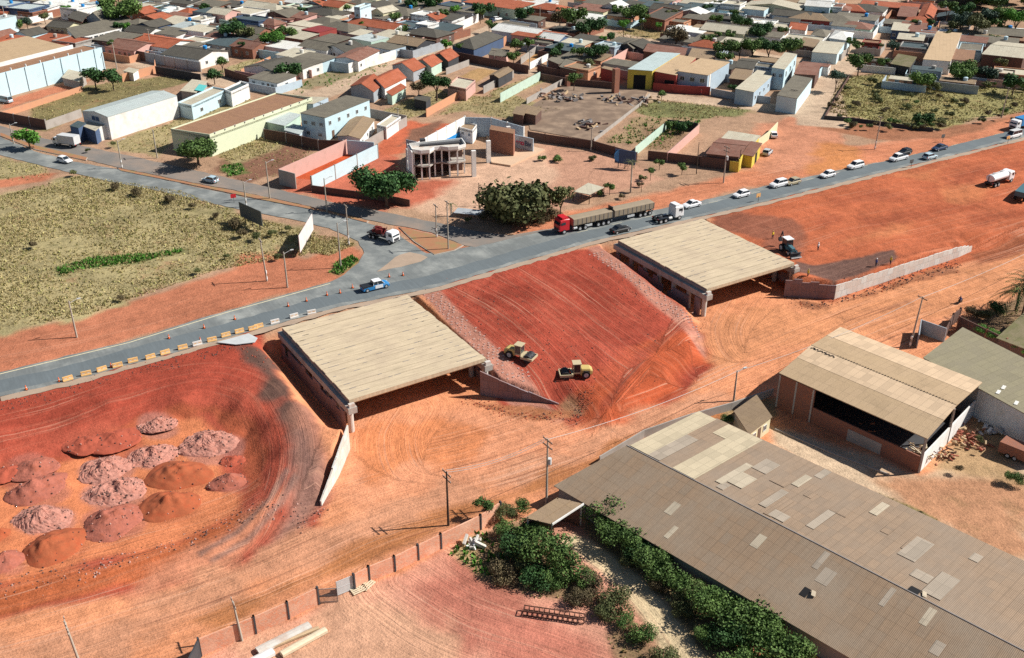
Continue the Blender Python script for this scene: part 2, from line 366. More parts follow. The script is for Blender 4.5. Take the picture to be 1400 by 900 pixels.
paint([(330, 85), (390, 74), (398, 78), (320, 100), (300, 98)], C_GRASS, ZT, 1, 1, g=1, tuft=400)
paint([(385, 150), (405, 118), (440, 98), (480, 95), (540, 85), (470, 120), (430, 118)], (.25, .21, .12), ZT, 1, 1, g=.5, tuft=150)
paint([(515, 155), (560, 135), (600, 122), (620, 130), (585, 155), (545, 165)], C_LOT, ZT, 1, 1.2, g=1, tuft=400)
paint([(590, 160), (640, 132), (700, 130), (770, 150), (700, 165), (640, 152)], C_LOT, ZT, 1, 1.2, g=1, tuft=400)
paint([(620, 108), (665, 88), (690, 92), (655, 110), (640, 118)], (.36, .22, .10), ZT, .6, .6, g=.4)
paint([(665, 128), (735, 100), (760, 105), (700, 130), (680, 136)], C_LOT, ZT, .6, .6, g=1, tuft=250)
paint([(715, 80), (745, 68), (755, 78), (730, 92)], (.40, .22, .09), ZT, .6, .6)
paint([(860, 150), (885, 135), (960, 142), (1030, 150), (1000, 160), (900, 165)], (.17, .17, .07), ZT, 1, 2, g=1, tuft=500)
paint([(870, 160), (930, 160), (960, 165), (900, 200), (830, 195)], (.30, .21, .12), ZT, 1, 1, g=.6, tuft=200)
paint([(880, 175), (930, 172), (945, 175), (915, 205), (880, 205)], (.24, .15, .09), ZT, 1, 1, g=.4, tuft=100)
paint([(835, 48), (885, 30), (960, 45), (990, 58), (850, 55)], (.28, .21, .10), ZT, 2, 2, g=1, tuft=500)
paint([(1150, 105), (1230, 98), (1300, 108), (1420, 118), (1420, 150), (1330, 165), (1280, 176), (1200, 170), (1128, 152)], (.27, .24, .10), ZT, 1, 2, g=1, tuft=6000)
paint([(1125, 155), (1200, 172), (1280, 180), (1330, 168), (1400, 152), (1400, 160), (1290, 190), (1200, 192), (1120, 175)], (.30, .13, .07), ZT, 1, 1)
# streets of the town
ST_C = (.46, .335, .235)
for pl, wd in (([(440, 128), (545, 88), (650, 52), (700, 26), (745, 8)], 9), ([(140, 72), (200, 90), (275, 106), (345, 122), (440, 128)], 7), ([(650, 87), (745, 103), (870, 128), (1000, 142), (1060, 148), (1120, 160)], 8),
               ([(700, 26), (800, 40), (880, 56), (1000, 68), (1080, 84)], 9), ([(1125, 170), (1120, 120), (1160, 70), (1205, 12), (1215, -10)], 13), ([(1090, 84), (1160, 92), (1250, 103), (1300, 108), (1420, 122)], 8), ([(-20, 52), (40, 42), (90, 25)], 9), ([(1180, 55), (1210, 58), (1235, 62)], 7)):
    q = W(pl, ZT)
    for a, b in zip(q, q[1:]):
        d = (b-a).normalized(); n = Vector((-d.y, d.x, 0))*wd/2
        paint(None, ST_C, world=[a+n-d*2, b+n+d*2, b-n+d*2, a-n-d*2], soft=.8, wob_a=.6)
# left bank and its pit
paint([(-80, 575), (0, 546), (347, 458), (372, 500), (425, 590), (450, 660), (440, 700), (330, 760), (200, 790), (0, 830), (-80, 850)], C_RED2, 2.0, 1.0, .8)
paint([(-80, 570), (0, 548), (345, 462), (370, 520), (200, 545), (0, 600), (-80, 620)], C_RED, 4., 2, 1.5)
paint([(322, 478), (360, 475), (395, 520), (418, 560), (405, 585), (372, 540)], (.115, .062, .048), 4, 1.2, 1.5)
paint([(405, 560), (420, 560), (448, 630), (445, 665), (420, 690), (380, 735), (330, 760), (400, 680), (415, 630)], (.34, .155, .105), 2.5, 1.5, 1.0)
paint([(410, 600), (440, 640), (436, 668), (400, 700), (380, 712), (405, 665)], (.22, .115, .09), 2.5, 1.5, 1.0)
paint([(-80, 670), (0, 648), (75, 632), (175, 598), (237, 576), (280, 574), (300, 590), (300, 640), (330, 660), (330, 700), (240, 742), (100, 775), (0, 800), (-80, 820)], C_DEEP, 1.1, 1, .8)
paint([(-80, 650), (0, 638), (75, 622), (175, 588), (240, 566), (300, 560), (345, 585), (362, 620), (355, 668), (335, 690), (335, 650), (318, 600), (285, 572), (237, 574), (175, 596), (75, 632), (0, 645), (-80, 665)], (.37, .095, .045), 1.6, .8, 1)
paint([(-80, 830), (0, 800), (100, 778), (240, 745), (330, 700), (340, 715), (260, 768), (150, 800), (0, 838), (-80, 860)], C_TOE, .8, .9, .8)
HEAPC = {'heap_grey': (.36, .17, .14), 'heap_pink': (.37, .135, .10), 'heap_orange': (.40, .12, .055), 'heap_red': (.36, .085, .05)}
HEAPS = [((217, 580), 24, 1.0, 'heap_grey', 50), ((288, 606), 40, 1.7, 'heap_grey', 90), ((207, 624), 32, 1.6, 'heap_grey', 70), ((143, 642), 36, 1.7, 'heap_grey', 70),
        ((45, 640), 32, 1.3, 'heap_pink', 20), ((53, 669), 39, 1.9, 'heap_pink', 40), ((243, 650), 42, 2.0, 'heap_orange', 14), ((156, 674), 40, 1.9, 'heap_grey', 110), ((312, 660), 25, 1.6, 'heap_pink', 40),
        ((229, 692), 41, 2.0, 'heap_orange', 14), ((154, 714), 42, 2.0, 'heap_pink', 50), ((58, 712), 41, 1.8, 'heap_grey', 100), ((74, 747), 42, 2.1, 'heap_orange', 14), ((2, 772), 30, 1.9, 'heap_pink', 20), ((-2, 734), 18, 1.5, 'heap_orange', 8),
        ((150, 602), 38, 1.0, 'heap_red', 40), ((118, 606), 30, .8, 'heap_red', 20), ((8, 648), 24, 1.1, 'heap_red', 20), ((318, 630), 16, .8, 'heap_red', 14)]
for (hx, hy), hr, hh_, hm, hs in HEAPS: paint([(hx+2+hr*1.08*math.cos(a*.4488), hy+3+hr*.52*math.sin(a*.4488)) for a in range(14)], HEAPC[hm], 1.7 if hy < 610 else 1.0, .5, .5, a=.6)
# middle bank: red fill and the strips of blocks along both abutments
paint([(585, 400), (830, 345), (965, 440), (975, 490), (850, 590), (790, 590), (762, 556), (680, 540), (660, 500)], C_RED, 2.5, .8, .8)
paint([(780, 560), (830, 520), (900, 470), (965, 450), (975, 480), (905, 545), (850, 588), (800, 600), (770, 600)], (.42, .088, .035), .8, 2, 2)
paint([(575, 404), (600, 399), (640, 440), (700, 490), (745, 520), (775, 540), (764, 552), (700, 526), (664, 500), (640, 475)], C_STONE, 4., .5, .2)
paint([(764, 548), (778, 540), (800, 556), (802, 566), (770, 566)], (.30, .15, .08), .8, .8, .6)
paint([(800, 350), (825, 344), (860, 372), (965, 440), (968, 470), (945, 455), (870, 395)], C_STONE, 2.8, .6, .2)
for k in ((0, 0), (9, 6)): paint([(952-k[0], 436-k[1]*0), (960-k[0], 442), (880-k[0], 500+k[1]), (812-k[0], 585+k[1]), (806-k[0], 580+k[1]), (870-k[0], 497+k[1])], (.2, .04, .025), .9, .5, .5, a=.35)
paint([(385, 685), (368, 715), (325, 752), (250, 782), (170, 806), (225, 768), (300, 728), (345, 695)], (.52, .21, .12), 1.2, 1.5, 1.5)
for pl in ([(404, 662), (380, 692), (335, 728), (285, 756), (289, 759), (340, 733), (386, 696), (409, 666)], [(392, 655), (366, 688), (322, 722), (270, 750), (274, 753), (327, 727), (372, 692), (397, 659)]): paint(pl, (.22, .13, .105), 1.2, .35, .3, a=.8)
# right bank
paint([(960, 298), (1050, 278), (1400, 188), (1500, 160), (1500, 330), (1400, 322), (1325, 338), (1140, 392), (1085, 380)], C_ORA, 3.6, .8, .8)
for q_ in ([(1120, 275), (1200, 262), (1230, 268), (1150, 285)], [(1180, 300), (1300, 272), (1330, 280), (1200, 312)], [(1100, 300), (1140, 296), (1150, 310), (1105, 318)], [(1300, 240), (1400, 222), (1400, 232), (1310, 252)], [(1330, 290), (1400, 280), (1400, 292), (1340, 300)]): paint(q_, (.30, .075, .035), 3.8, 2, 2.5, a=.7)
for q_ in ([(1210, 245), (1290, 230), (1280, 250)], [(1150, 330), (1250, 300), (1240, 315)], [(1280, 262), (1380, 250), (1300, 275)]): paint(q_, (.54, .20, .085), 3.8, 2, 2, a=.6)
for q_ in ([(640, 410), (720, 395), (740, 410), (660, 425)], [(780, 380), (840, 400), (860, 440), (800, 420)], [(700, 440), (780, 470), (770, 490), (690, 460)]): paint(q_, (.22, .035, .02), 3.5, 2, 3, a=.6)
for q_ in ([(620, 400), (660, 392), (650, 420)], [(740, 420), (800, 430), (780, 450)], [(830, 470), (880, 480), (840, 510)]): paint(q_, (.46, .10, .06), 3, 2, 3, a=.5)
paint([(1086, 362), (1110, 366), (1150, 360), (1200, 346), (1222, 342), (1224, 350), (1215, 360), (1142, 388), (1088, 378)], C_ASHD, 3., .5, .6)
paint([(960, 299), (1010, 290), (1090, 300), (1100, 330), (1080, 355)], (.24, .085, .05), 4, 1.5, 2)
paint([(1325, 342), (1400, 318), (1500, 290), (1500, 320), (1400, 345), (1340, 356)], (.27, .085, .04), 1.2, 1, 1)
# underpasses and service road tones
paint([(480, 590), (620, 545), (780, 575), (900, 600), (640, 680), (480, 700)], (.63, .27, .145), 0, 3, 3)
paint([(500, 600), (600, 560), (680, 590), (620, 640), (520, 650)], (.60, .22, .095), 0, 2, 3)
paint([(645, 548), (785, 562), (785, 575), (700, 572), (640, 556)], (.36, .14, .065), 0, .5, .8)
paint([(965, 420), (1100, 420), (1300, 370), (1400, 345), (1500, 330), (1500, 380), (1300, 430), (1000, 500), (960, 470)], (.56, .24, .115), 0, 2, 3)
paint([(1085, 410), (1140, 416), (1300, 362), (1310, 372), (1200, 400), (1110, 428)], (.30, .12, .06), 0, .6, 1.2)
paint([(-100, 880), (180, 840), (480, 700), (640, 650), (800, 600), (1000, 530), (1000, 555), (820, 640), (640, 705), (520, 745), (330, 825), (200, 870), (-100, 960)], (.52, .245, .14), 0, 2, 3)
paint([(250, 850), (420, 785), (600, 700), (700, 668), (860, 600), (1000, 552), (1010, 560), (860, 622), (740, 672), (610, 716), (420, 800), (300, 860)], (.40, .16, .065), 0, 1, 1.2)
# near yards
paint([(655, 725), (760, 690), (860, 760), (1000, 960), (250, 960), (275, 902), (350, 868), (440, 828), (540, 784)], C_YARD, 0, .6, .5)
paint([(540, 790), (640, 740), (720, 800), (800, 850), (860, 950), (700, 950), (560, 850)], (.44, .16, .11), 0, 3, 3)
paint([(350, 870), (480, 815), (540, 800), (640, 930), (500, 960), (330, 960)], (.54, .30, .19), 0, 3, 3)
paint([(610, 755), (660, 725), (690, 740), (700, 790), (660, 790)], (.42, .30, .15), 0, 1, 1.5, g=.5, tuft=150)
paint([(655, 735), (700, 700), (760, 730), (800, 800), (880, 880), (900, 920), (850, 900), (790, 830), (720, 815), (660, 780)], (.24, .15, .085), 0, 1, 1.5, g=.5, tuft=300)
paint([(790, 690), (860, 740), (960, 830), (1080, 960), (980, 960), (880, 850), (800, 740)], (.24, .17, .09), 0, 1, 1, g=.5, tuft=200)
paint([(762, 740), (790, 760), (815, 779), (842, 801), (870, 833), (900, 872), (925, 912), (950, 960), (1010, 960), (967, 905), (943, 870), (913, 828), (888, 800), (858, 770), (832, 752), (802, 733), (785, 728)], C_SAND, 0, .6, .5)
paint([(1040, 575), (1100, 590), (1260, 655), (1400, 580), (1450, 600), (1450, 780), (1380, 770), (1250, 700), (1180, 672), (1050, 612)], (.52, .385, .26), 0, 1, 1)
paint([(1200, 660), (1400, 650), (1420, 760), (1370, 760), (1270, 710)], (.42, .215, .12), 0, 2, 2, g=.35)
paint([(1270, 640), (1340, 560), (1400, 600), (1400, 660), (1330, 650)], (.40, .26, .14), 0, 1.5, 1.5, g=.3)
paint([(1190, 680), (1200, 675), (1270, 708), (1380, 765), (1350, 760), (1240, 706)], (.2, .17, .07), 0, .4, .8, g=1, tuft=200)
paint([(1330, 440), (1400, 400), (1480, 400), (1480, 500), (1400, 490)], (.22, .14, .08), 0, 1, 1.5, g=.5, tuft=200)
paint([(990, 560), (1010, 548), (1060, 545), (1070, 570), (1030, 600), (1000, 590)], (.30, .2, .1), 0, .6, .8)
# ---- flow: across / along the wheel tracks, with a weight
U = np.zeros((ny, nx)); V = np.zeros((ny, nx)); Wt = np.zeros((ny, nx)); best = np.full((ny, nx), 1e9)
def guide(px, z, halfw, strength=1.0, world=None):
    global best
    P = world or W(px, z); L = 0
    for a, b in zip(P, P[1:]):
        xs = (a[0], b[0]); ys = (a[1], b[1]); pad = halfw*1.7
        ix = np.where((XS > min(xs)-pad) & (XS < max(xs)+pad))[0]; iy = np.where((YS > min(ys)-pad) & (YS < max(ys)+pad))[0]
        ll = math.hypot(b[0]-a[0], b[1]-a[1])
        if len(ix) and len(iy):
            sl = (slice(iy[0], iy[-1]+1), slice(ix[0], ix[-1]+1)); X, Y = gx[sl], gy[sl]
            d, t = seg_d(X, Y, a, b); sg = np.sign((b[0]-a[0])*(Y-a[1])-(b[1]-a[1])*(X-a[0]))
            dn = d/halfw; m = dn < np.minimum(best[sl], 1.6)
            best[sl] = np.where(m, dn, best[sl]); U[sl] = np.where(m, d*sg, U[sl]); V[sl] = np.where(m, L+t*ll, V[sl])
            Wt[sl] = np.where(m, strength*sstep(1.6-dn), Wt[sl])
        L += ll
def smooth(px, n=6):
    out = []; P = [px[0]]+list(px)+[px[-1]]
    for i in range(1, len(P)-2):
        for k in range(n):
            t = k/n; p0, p1, p2, p3 = P[i-1], P[i], P[i+1], P[i+2]
            out.append(tuple(.5*((2*p1[j])+(-p0[j]+p2[j])*t+(2*p0[j]-5*p1[j]+4*p2[j]-p3[j])*t*t+(-p0[j]+3*p1[j]-3*p2[j]+p3[j])*t**3) for j in (0, 1)))
    return out+[P[-2]]
guide(smooth([(-60, 890), (150, 830), (330, 770), (520, 690), (700, 640), (860, 580), (1010, 510), (1200, 430), (1400, 365), (1500, 330)]), 0, 13, 1)
guide(smooth([(-60, 610), (100, 565), (220, 530), (300, 520), (360, 540), (392, 590), (395, 640), (375, 685), (330, 735), (260, 770)]), 3, 4, .6)
guide(smooth([(620, 395), (690, 430), (760, 480), (830, 540), (840, 575)]), 3, 10, .8)
guide(smooth([(720, 375), (800, 420), (880, 470), (940, 500)]), 3, 10, .8)
guide(smooth([(958, 438), (900, 490), (850, 540), (808, 592)]), 1, 3, 1.3)
guide(smooth([(560, 560), (540, 600), (560, 650), (640, 660)]), 0, 6, .7)
guide(smooth([(1020, 400), (990, 450), (1010, 490), (1060, 480), (1150, 440)]), 0, 7, .7)
guide(smooth([(1060, 340), (1150, 310), (1280, 280), (1420, 245), (1520, 220)]), 4, 18, .5)
guide(smooth([(560, 790), (640, 840), (760, 880), (900, 930)]), 0, 9, .8)
guide(smooth([(780, 738), (862, 800), (920, 870), (975, 950)]), 0, 2.5, .7)
guide(smooth([(700, 312), (860, 278), (1000, 245), (1140, 215), (1400, 165), (1500, 140)]), ZT, 6, .6)
guide(smooth([(-20, 485), (175, 445), (320, 400), (450, 360)]), ZT, 5, .6)
me = bpy.data.meshes.new('ground')
vs = np.stack([gx, gy, gz], -1).reshape(-1, 3)
me.vertices.add(nx*ny); me.vertices.foreach_set('co', vs.ravel())
i0 = (np.arange(ny-1)[:, None]*nx+np.arange(nx-1)[None, :]).ravel()
qf = np.stack([i0, i0+1, i0+nx+1, i0+nx], 1).astype(np.int32)
me.loops.add(qf.size); me.loops.foreach_set('vertex_index', qf.ravel())
me.polygons.add(len(qf)); me.polygons.foreach_set('loop_start', np.arange(0, qf.size, 4, dtype=np.int32)); me.polygons.foreach_set('loop_total', np.full(len(qf), 4, np.int32))
me.polygons.foreach_set('use_smooth', np.ones(len(qf), bool))
me.update(calc_edges=True)
ca = me.attributes.new('soil', 'FLOAT_COLOR', 'POINT'); ca.data.foreach_set('color', np.concatenate([col, grass[..., None]], -1).astype(np.float32).ravel())
fa = me.attributes.new('flow', 'FLOAT_VECTOR', 'POINT'); fa.data.foreach_set('vector', np.stack([U, V, Wt], -1).astype(np.float32).ravel())
ground = bpy.data.objects.new('ground', me); COL.objects.link(ground); tag(ground, kind='structure')
def ground_mat():
    m = bpy.data.materials.new('soil'); m.use_nodes = True; nt = m.node_tree; L = nt.links
    for n in list(nt.nodes): nt.nodes.remove(n)
    out = nd(nt, 'ShaderNodeOutputMaterial'); b = nd(nt, 'ShaderNodeBsdfPrincipled'); L.new(b.outputs[0], out.inputs[0])
    b.inputs['Roughness'].default_value = .95; b.inputs['Specular IOR Level'].default_value = .12
    at = nd(nt, 'ShaderNodeAttribute', attribute_name='soil'); fl = nd(nt, 'ShaderNodeAttribute', attribute_name='flow')
    geo = nd(nt, 'ShaderNodeNewGeometry'); sx = nd(nt, 'ShaderNodeSeparateXYZ'); L.new(fl.outputs['Vector'], sx.inputs[0])
    def noise(vec, sc, det=5, ro=.6):
        n = nd(nt, 'ShaderNodeTexNoise'); n.inputs['Scale'].default_value = sc; n.inputs['Detail'].default_value = det; n.inputs['Roughness'].default_value = ro
        L.new(vec, n.inputs['Vector']); return n.outputs['Fac']
    def math_(op, a, b_, c=None):
        n = nd(nt, 'ShaderNodeMath', operation=op)
        for i, v in enumerate((a, b_, c)):
            if v is None: continue
            if isinstance(v, (int, float)): n.inputs[i].default_value = v
            else: L.new(v, n.inputs[i])
        return n.outputs[0]
    P = geo.outputs['Position']
    nb = noise(P, .09, 6, .62); nm = noise(P, .55, 6, .65); nf = noise(P, 3.2, 4, .7)
    def combo(su, sv, off):
        c = nd(nt, 'ShaderNodeCombineXYZ'); L.new(math_('MULTIPLY', sx.outputs[0], su), c.inputs[0]); L.new(math_('MULTIPLY', sx.outputs[1], sv), c.inputs[1]); c.inputs[2].default_value = off; return c.outputs[0]
    s1 = noise(combo(1.1, .035, 0), 1, 5, .72); s2 = noise(combo(3.4, .05, 7), 1, 3, .6)
    w = sx.outputs[2]; g = at.outputs['Alpha']
    st = math_('MULTIPLY', math_('ADD', math_('MULTIPLY_ADD', s1, 1.5, -.75), math_('MULTIPLY_ADD', s2, 1.1, -.55)), w)
    tot = math_('ADD', math_('MULTIPLY_ADD', nb, .95, -.475), math_('ADD', math_('MULTIPLY_ADD', nm, .95, -.475), math_('MULTIPLY_ADD', nf, .95, -.475)))
    amp = math_('MULTIPLY_ADD', g, .45, 1.0)
    f = math_('ADD', math_('MULTIPLY', tot, amp), math_('MULTIPLY_ADD', st, .48, 1.0)); f = math_('MAXIMUM', f, .3)
    vs_ = nd(nt, 'ShaderNodeVectorMath', operation='SCALE'); L.new(at.outputs['Color'], vs_.inputs[0]); L.new(f, vs_.inputs['Scale'])
    def ridge(src, lo, hi):
        r = nd(nt, 'ShaderNodeMapRange'); r.inputs[1].default_value = lo; r.inputs[2].default_value = hi; L.new(src, r.inputs[0]); return r.outputs[0]
    s3 = noise(combo(2.3, .022, 3), 1, 2, .5); brk = ridge(noise(combo(.35, .05, 11), 1, 3, .6), .42, .56)
    pale_line = math_('MULTIPLY', math_('MULTIPLY', ridge(s3, .60, .655), brk), w); drk = math_('MULTIPLY', math_('MULTIPLY', ridge(s3, .40, .35), brk), w)  # pale and dark wheel track lines
    # pale dust over the driven strips
    mr = nd(nt, 'ShaderNodeMapRange'); mr.inputs[1].default_value = .52; mr.inputs[2].default_value = .75; L.new(s1, mr.inputs[0])
    dust = math_('MULTIPLY', math_('MULTIPLY', mr.outputs[0], w), .38)
    mx = nd(nt, 'ShaderNodeMix', data_type='RGBA'); L.new(dust, mx.inputs[0]); L.new(vs_.outputs[0], mx.inputs[6]); mx.inputs[7].default_value = (.56, .30, .19, 1)
    mxa = nd(nt, 'ShaderNodeMix', data_type='RGBA'); L.new(math_('MULTIPLY', pale_line, .45), mxa.inputs[0]); L.new(mx.outputs[2], mxa.inputs[6]); mxa.inputs[7].default_value = (.62, .36, .25, 1)
    mxb = nd(nt, 'ShaderNodeMix', data_type='RGBA'); L.new(math_('MULTIPLY', drk, .5), mxb.inputs[0]); L.new(mxa.outputs[2], mxb.inputs[6]); mxb.inputs[7].default_value = (.17, .06, .04, 1); mx = mxb
    # weeds in grassy ground: green and straw patches
    gm = nd(nt, 'ShaderNodeMapRange'); gm.inputs[1].default_value = .52; gm.inputs[2].default_value = .66; L.new(noise(P, .23, 5, .7), gm.inputs[0])
    mx2 = nd(nt, 'ShaderNodeMix', data_type='RGBA'); L.new(math_('MULTIPLY', math_('MULTIPLY', gm.outputs[0], g), .6), mx2.inputs[0]); L.new(mx.outputs[2], mx2.inputs[6]); mx2.inputs[7].default_value = (.12, .115, .045, 1)
    gr = nd(nt, 'ShaderNodeMapRange'); gr.inputs[1].default_value = .58; gr.inputs[2].default_value = .7; L.new(noise(P, .13, 5, .7), gr.inputs[0])
    mx3 = nd(nt, 'ShaderNodeMix', data_type='RGBA'); L.new(math_('MULTIPLY', math_('MULTIPLY', gr.outputs[0], g), .45), mx3.inputs[0]); L.new(mx2.outputs[2], mx3.inputs[6]); mx3.inputs[7].default_value = (.34, .15, .09, 1)
    # clods and stones
    vo = nd(nt, 'ShaderNodeTexVoronoi'); vo.inputs['Scale'].default_value = 1.7; L.new(P, vo.inputs['Vector'])
    cl = nd(nt, 'ShaderNodeMapRange'); cl.inputs[1].default_value = .16; cl.inputs[2].default_value = .08; L.new(vo.outputs['Distance'], cl.inputs[0])
    pk = nd(nt, 'ShaderNodeMapRange'); pk.inputs[1].default_value = .5; pk.inputs[2].default_value = .6; L.new(nm, pk.inputs[0])
    mx4 = nd(nt, 'ShaderNodeMix', data_type='RGBA'); L.new(math_('MULTIPLY', math_('MULTIPLY', cl.outputs[0], pk.outputs[0]), .55), mx4.inputs[0]); L.new(mx3.outputs[2], mx4.inputs[6]); mx4.inputs[7].default_value = (.13, .06, .045, 1)
    L.new(mx4.outputs[2], b.inputs['Base Color'])
    hb = math_('ADD', math_('MULTIPLY', nm, .6), math_('ADD', math_('MULTIPLY', nf, .35), math_('MULTIPLY', math_('MULTIPLY', math_('ADD', s1, s2), w), .55)))
    bp = nd(nt, 'ShaderNodeBump'); bp.inputs['Strength'].default_value = .75; bp.inputs['Distance'].default_value = .5; L.new(hb, bp.inputs['Height']); L.new(bp.outputs[0], b.inputs['Normal'])
    return m
me.materials.append(ground_mat())
# ================================================================ ROADS
mat('asphalt', (.17, .184, .182), rough=.9, var=.3, scale=.2, fine=.12, fscale=4, bump=.1, c2=(.26, .27, .255), streak=.22)
mat('asphalt_dark', (.13, .152, .162), rough=.9, var=.2, scale=.15, fine=.12, fscale=4, bump=.1, streak=.2)
mat('asphalt_old', (.19, .175, .16), rough=.95, var=.2, scale=.14, fine=.12, fscale=4, bump=.1, c2=(.26, .20, .16), streak=.15)
mat('dust', (.36, .27, .20), rough=.95, var=.25, scale=.4)
mat('road_paint', (.62, .56, .38), rough=.8, var=.3, scale=1.5)
mat('road_white', (.65, .65, .6), rough=.8, var=.35, scale=1.5)
mat('island_soil', (.36, .17, .09), rough=.95, var=.3, scale=.5, c2=(.24, .18, .08))
mat('kerb', (.42, .36, .30), rough=.9, var=.3, scale=2)
def sheet(name, pts, z, m, jit=.18, uvax=HWY, n=None):
    out = []; rnd = random.Random(len(pts)); k = len(pts)
    for i in range(k):
        a, b = Vector(pts[i][:2]), Vector(pts[(i+1) % k][:2]); s = max(1, int((b-a).length/1.6))
        for j in range(s):
            p = a.lerp(b, j/s)
            if j: p += Vector((rnd.uniform(-jit, jit), rnd.uniform(-jit, jit)))
            out.append((p.x, p.y))
    mb = MB(); T = tessellate_polygon([[Vector((x, y, 0)) for x, y in out]])
    vs = [(x, y, z) for x, y in out]; fs = []
    for t in T:
        p0, p1, p2 = (Vector(vs[q]) for q in t)
        fs.append(tuple(t) if (p1-p0).cross(p2-p0).z > 0 else tuple(reversed(t)))
    mb.add(vs, fs); o = mb.build(name, m, uvax=uvax); return tag(o, kind='structure')
hwyN = [e2(p) for p in off(hwyS, -9.3)]
z1 = ZT+.01
nl = [(-210., 66.), (-143., 103.)]+[e2(p) for p in W([(0, 509), (175, 466.5), (312, 424.5), (450, 386), (480, 372), (520, 352), (600, 345), (650, 336), (700, 322), (875, 291), (950, 276.5), (1050, 253.5), (1175, 227), (1290, 206), (1400, 178)], ZT)]+[(263., 349.)]
sl_ = [e2(p) for p in hwyS]
sheet('highway', sl_+nl[::-1], z1, 'asphalt')
lane = off(hwyS, -1.2); lane2 = off(hwyS, -5.2)
sheet('highway_lane', [e2(p) for p in lane[1:14]]+[e2(p) for p in lane2[1:14]][::-1], z1+.005, 'asphalt_dark', jit=.25)
AV = R(151.6)
low_up = W([(-160, 160), (-60, 177), (0, 187), (47, 207), (100, 221), (162, 232), (250, 252), (350, 273), (400, 282), (445, 291), (505, 306), (540, 318), (560, 332), (592, 352), (640, 345)], ZT)
low_dn = W([(-160, 184), (-60, 202), (0, 212), (62, 228), (140, 246), (225, 263), (325, 286), (400, 300), (450, 312), (490, 330), (498, 346), (490, 360), (462, 382)], ZT)
sheet('avenue_lower', [e2(p) for p in low_dn]+[e2(p) for p in low_up][::-1], z1-.003+.011, 'asphalt', uvax=AV+R(90))
up_up = W([(-160, 140), (-60, 160), (0, 172), (62, 190), (120, 201), (217, 222), (350, 252), (450, 276), (550, 295), (650, 316), (700, 322), (760, 312)], ZT)
up_dn = W([(-160, 154), (-60, 174), (0, 186), (60, 205), (100, 213), (160, 229), (250, 247), (350, 266), (450, 288), (510, 302), (545, 309), (590, 318), (636, 336), (650, 338)], ZT)
sheet('avenue_upper', [e2(p) for p in up_dn]+[e2(p) for p in up_up][::-1], z1+.013, 'asphalt_old', uvax=AV+R(90))
sheet('sand_drift', [e2(p) for p in W([(515, 372), (540, 352), (560, 345), (585, 352), (560, 362)], ZT)], z1+.018, 'dust', jit=.5)
sheet('sand_shoulder', [e2(p) for p in off(hwyS, .1)[2:14]]+[e2(p) for p in off(hwyS, 1.6)[2:14]][::-1], ZT+.006, 'dust', jit=.35)
for nm, pts, m in (('traffic_island', [(160, 230), (250, 248.5), (350, 267), (450, 289), (504, 303), (502, 305), (445, 290.5), (350, 272), (250, 251), (165, 234)], 'island_soil'), ('traffic_island', [(545, 311), (590, 320), (634, 336), (622, 343), (594, 349), (566, 331)], 'island_soil'), ('traffic_island', [(0, 182), (50, 200), (120, 216), (118, 220), (48, 205), (0, 186)], 'island_soil')):
    q = [e2(p) for p in W(pts, ZT)]
    mb = MB(); mb.prism(q, ZT-.05, ZT+.10); k = mb.build(nm, 'kerb'); tag(k, kind='structure')
    c = Vector((sum(p[0] for p in q)/len(q), sum(p[1] for p in q)/len(q)))
    q2 = []
    for i, p in enumerate(q):
        v = c-Vector(p); q2.append((p[0]+v.x/v.length*.22, p[1]+v.y/v.length*.22))
    s = sheet('island_soil', q2, ZT+.13, m, jit=.05); s.parent = k
def stripe(name, line, w, z, m, dash=None):
    mb = MB(); acc = 0
    for a, b in zip(line, line[1:]):
        a = Vector((a[0], a[1], z)); b = Vector((b[0], b[1], z)); d = (b-a).normalized(); n = Vector((-d.y, d.x, 0))*w/2; L = (b-a).length
        if dash:
            t = 0
            while t < L: e = min(t+dash[0], L); p, q = a+d*t, a+d*e; mb.quad(p-n, q-n, q+n, p+n); t += sum(dash)
        else: mb.quad(a-n, b-n, b+n, a+n)
    return tag(mb.build(name, m, uvax=HWY), kind='structure')
stripe('road_edge_line', [(p[0]+.3, p[1]-.55) for p in nl[1:6]], .22, z1+.012, 'road_paint')
stripe('road_centre_line', [e2(p) for p in off(hwyS, -5.3)[8:13]], .1, z1+.012, 'road_paint', dash=(2.5, 6))
# ================================================================ BRIDGES, RETAINING WALLS, HEAPS
mat('deck', (.55, .445, .305), rough=.92, var=.3, scale=.22, fine=.14, fscale=5, bump=.12, c2=(.42, .335, .235), streak=.35)
mat('concrete', (.42, .39, .35), rough=.9, var=.28, scale=.5, fine=.15, fscale=5, bump=.12, c2=(.28, .22, .19))
mat('concrete_light', (.58, .55, .50), rough=.9, var=.2, scale=.7, fine=.12, fscale=5, bump=.1, c2=(.45, .36, .30))
mat('concrete_dark', (.25, .23, .22), rough=.92, var=.3, scale=.6, fine=.15, fscale=5, bump=.1)
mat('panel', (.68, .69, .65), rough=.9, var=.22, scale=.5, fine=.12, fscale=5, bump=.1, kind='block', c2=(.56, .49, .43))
mat('panel_shaded', (.27, .215, .23), rough=.9, var=.25, scale=.5, fine=.12, fscale=5, bump=.1, kind='block', c2=(.24, .15, .135))  # darker copy of the panels, shade of their sun-averted faces put into colour
mat('rust', (.10, .045, .03), rough=.8, var=.3)
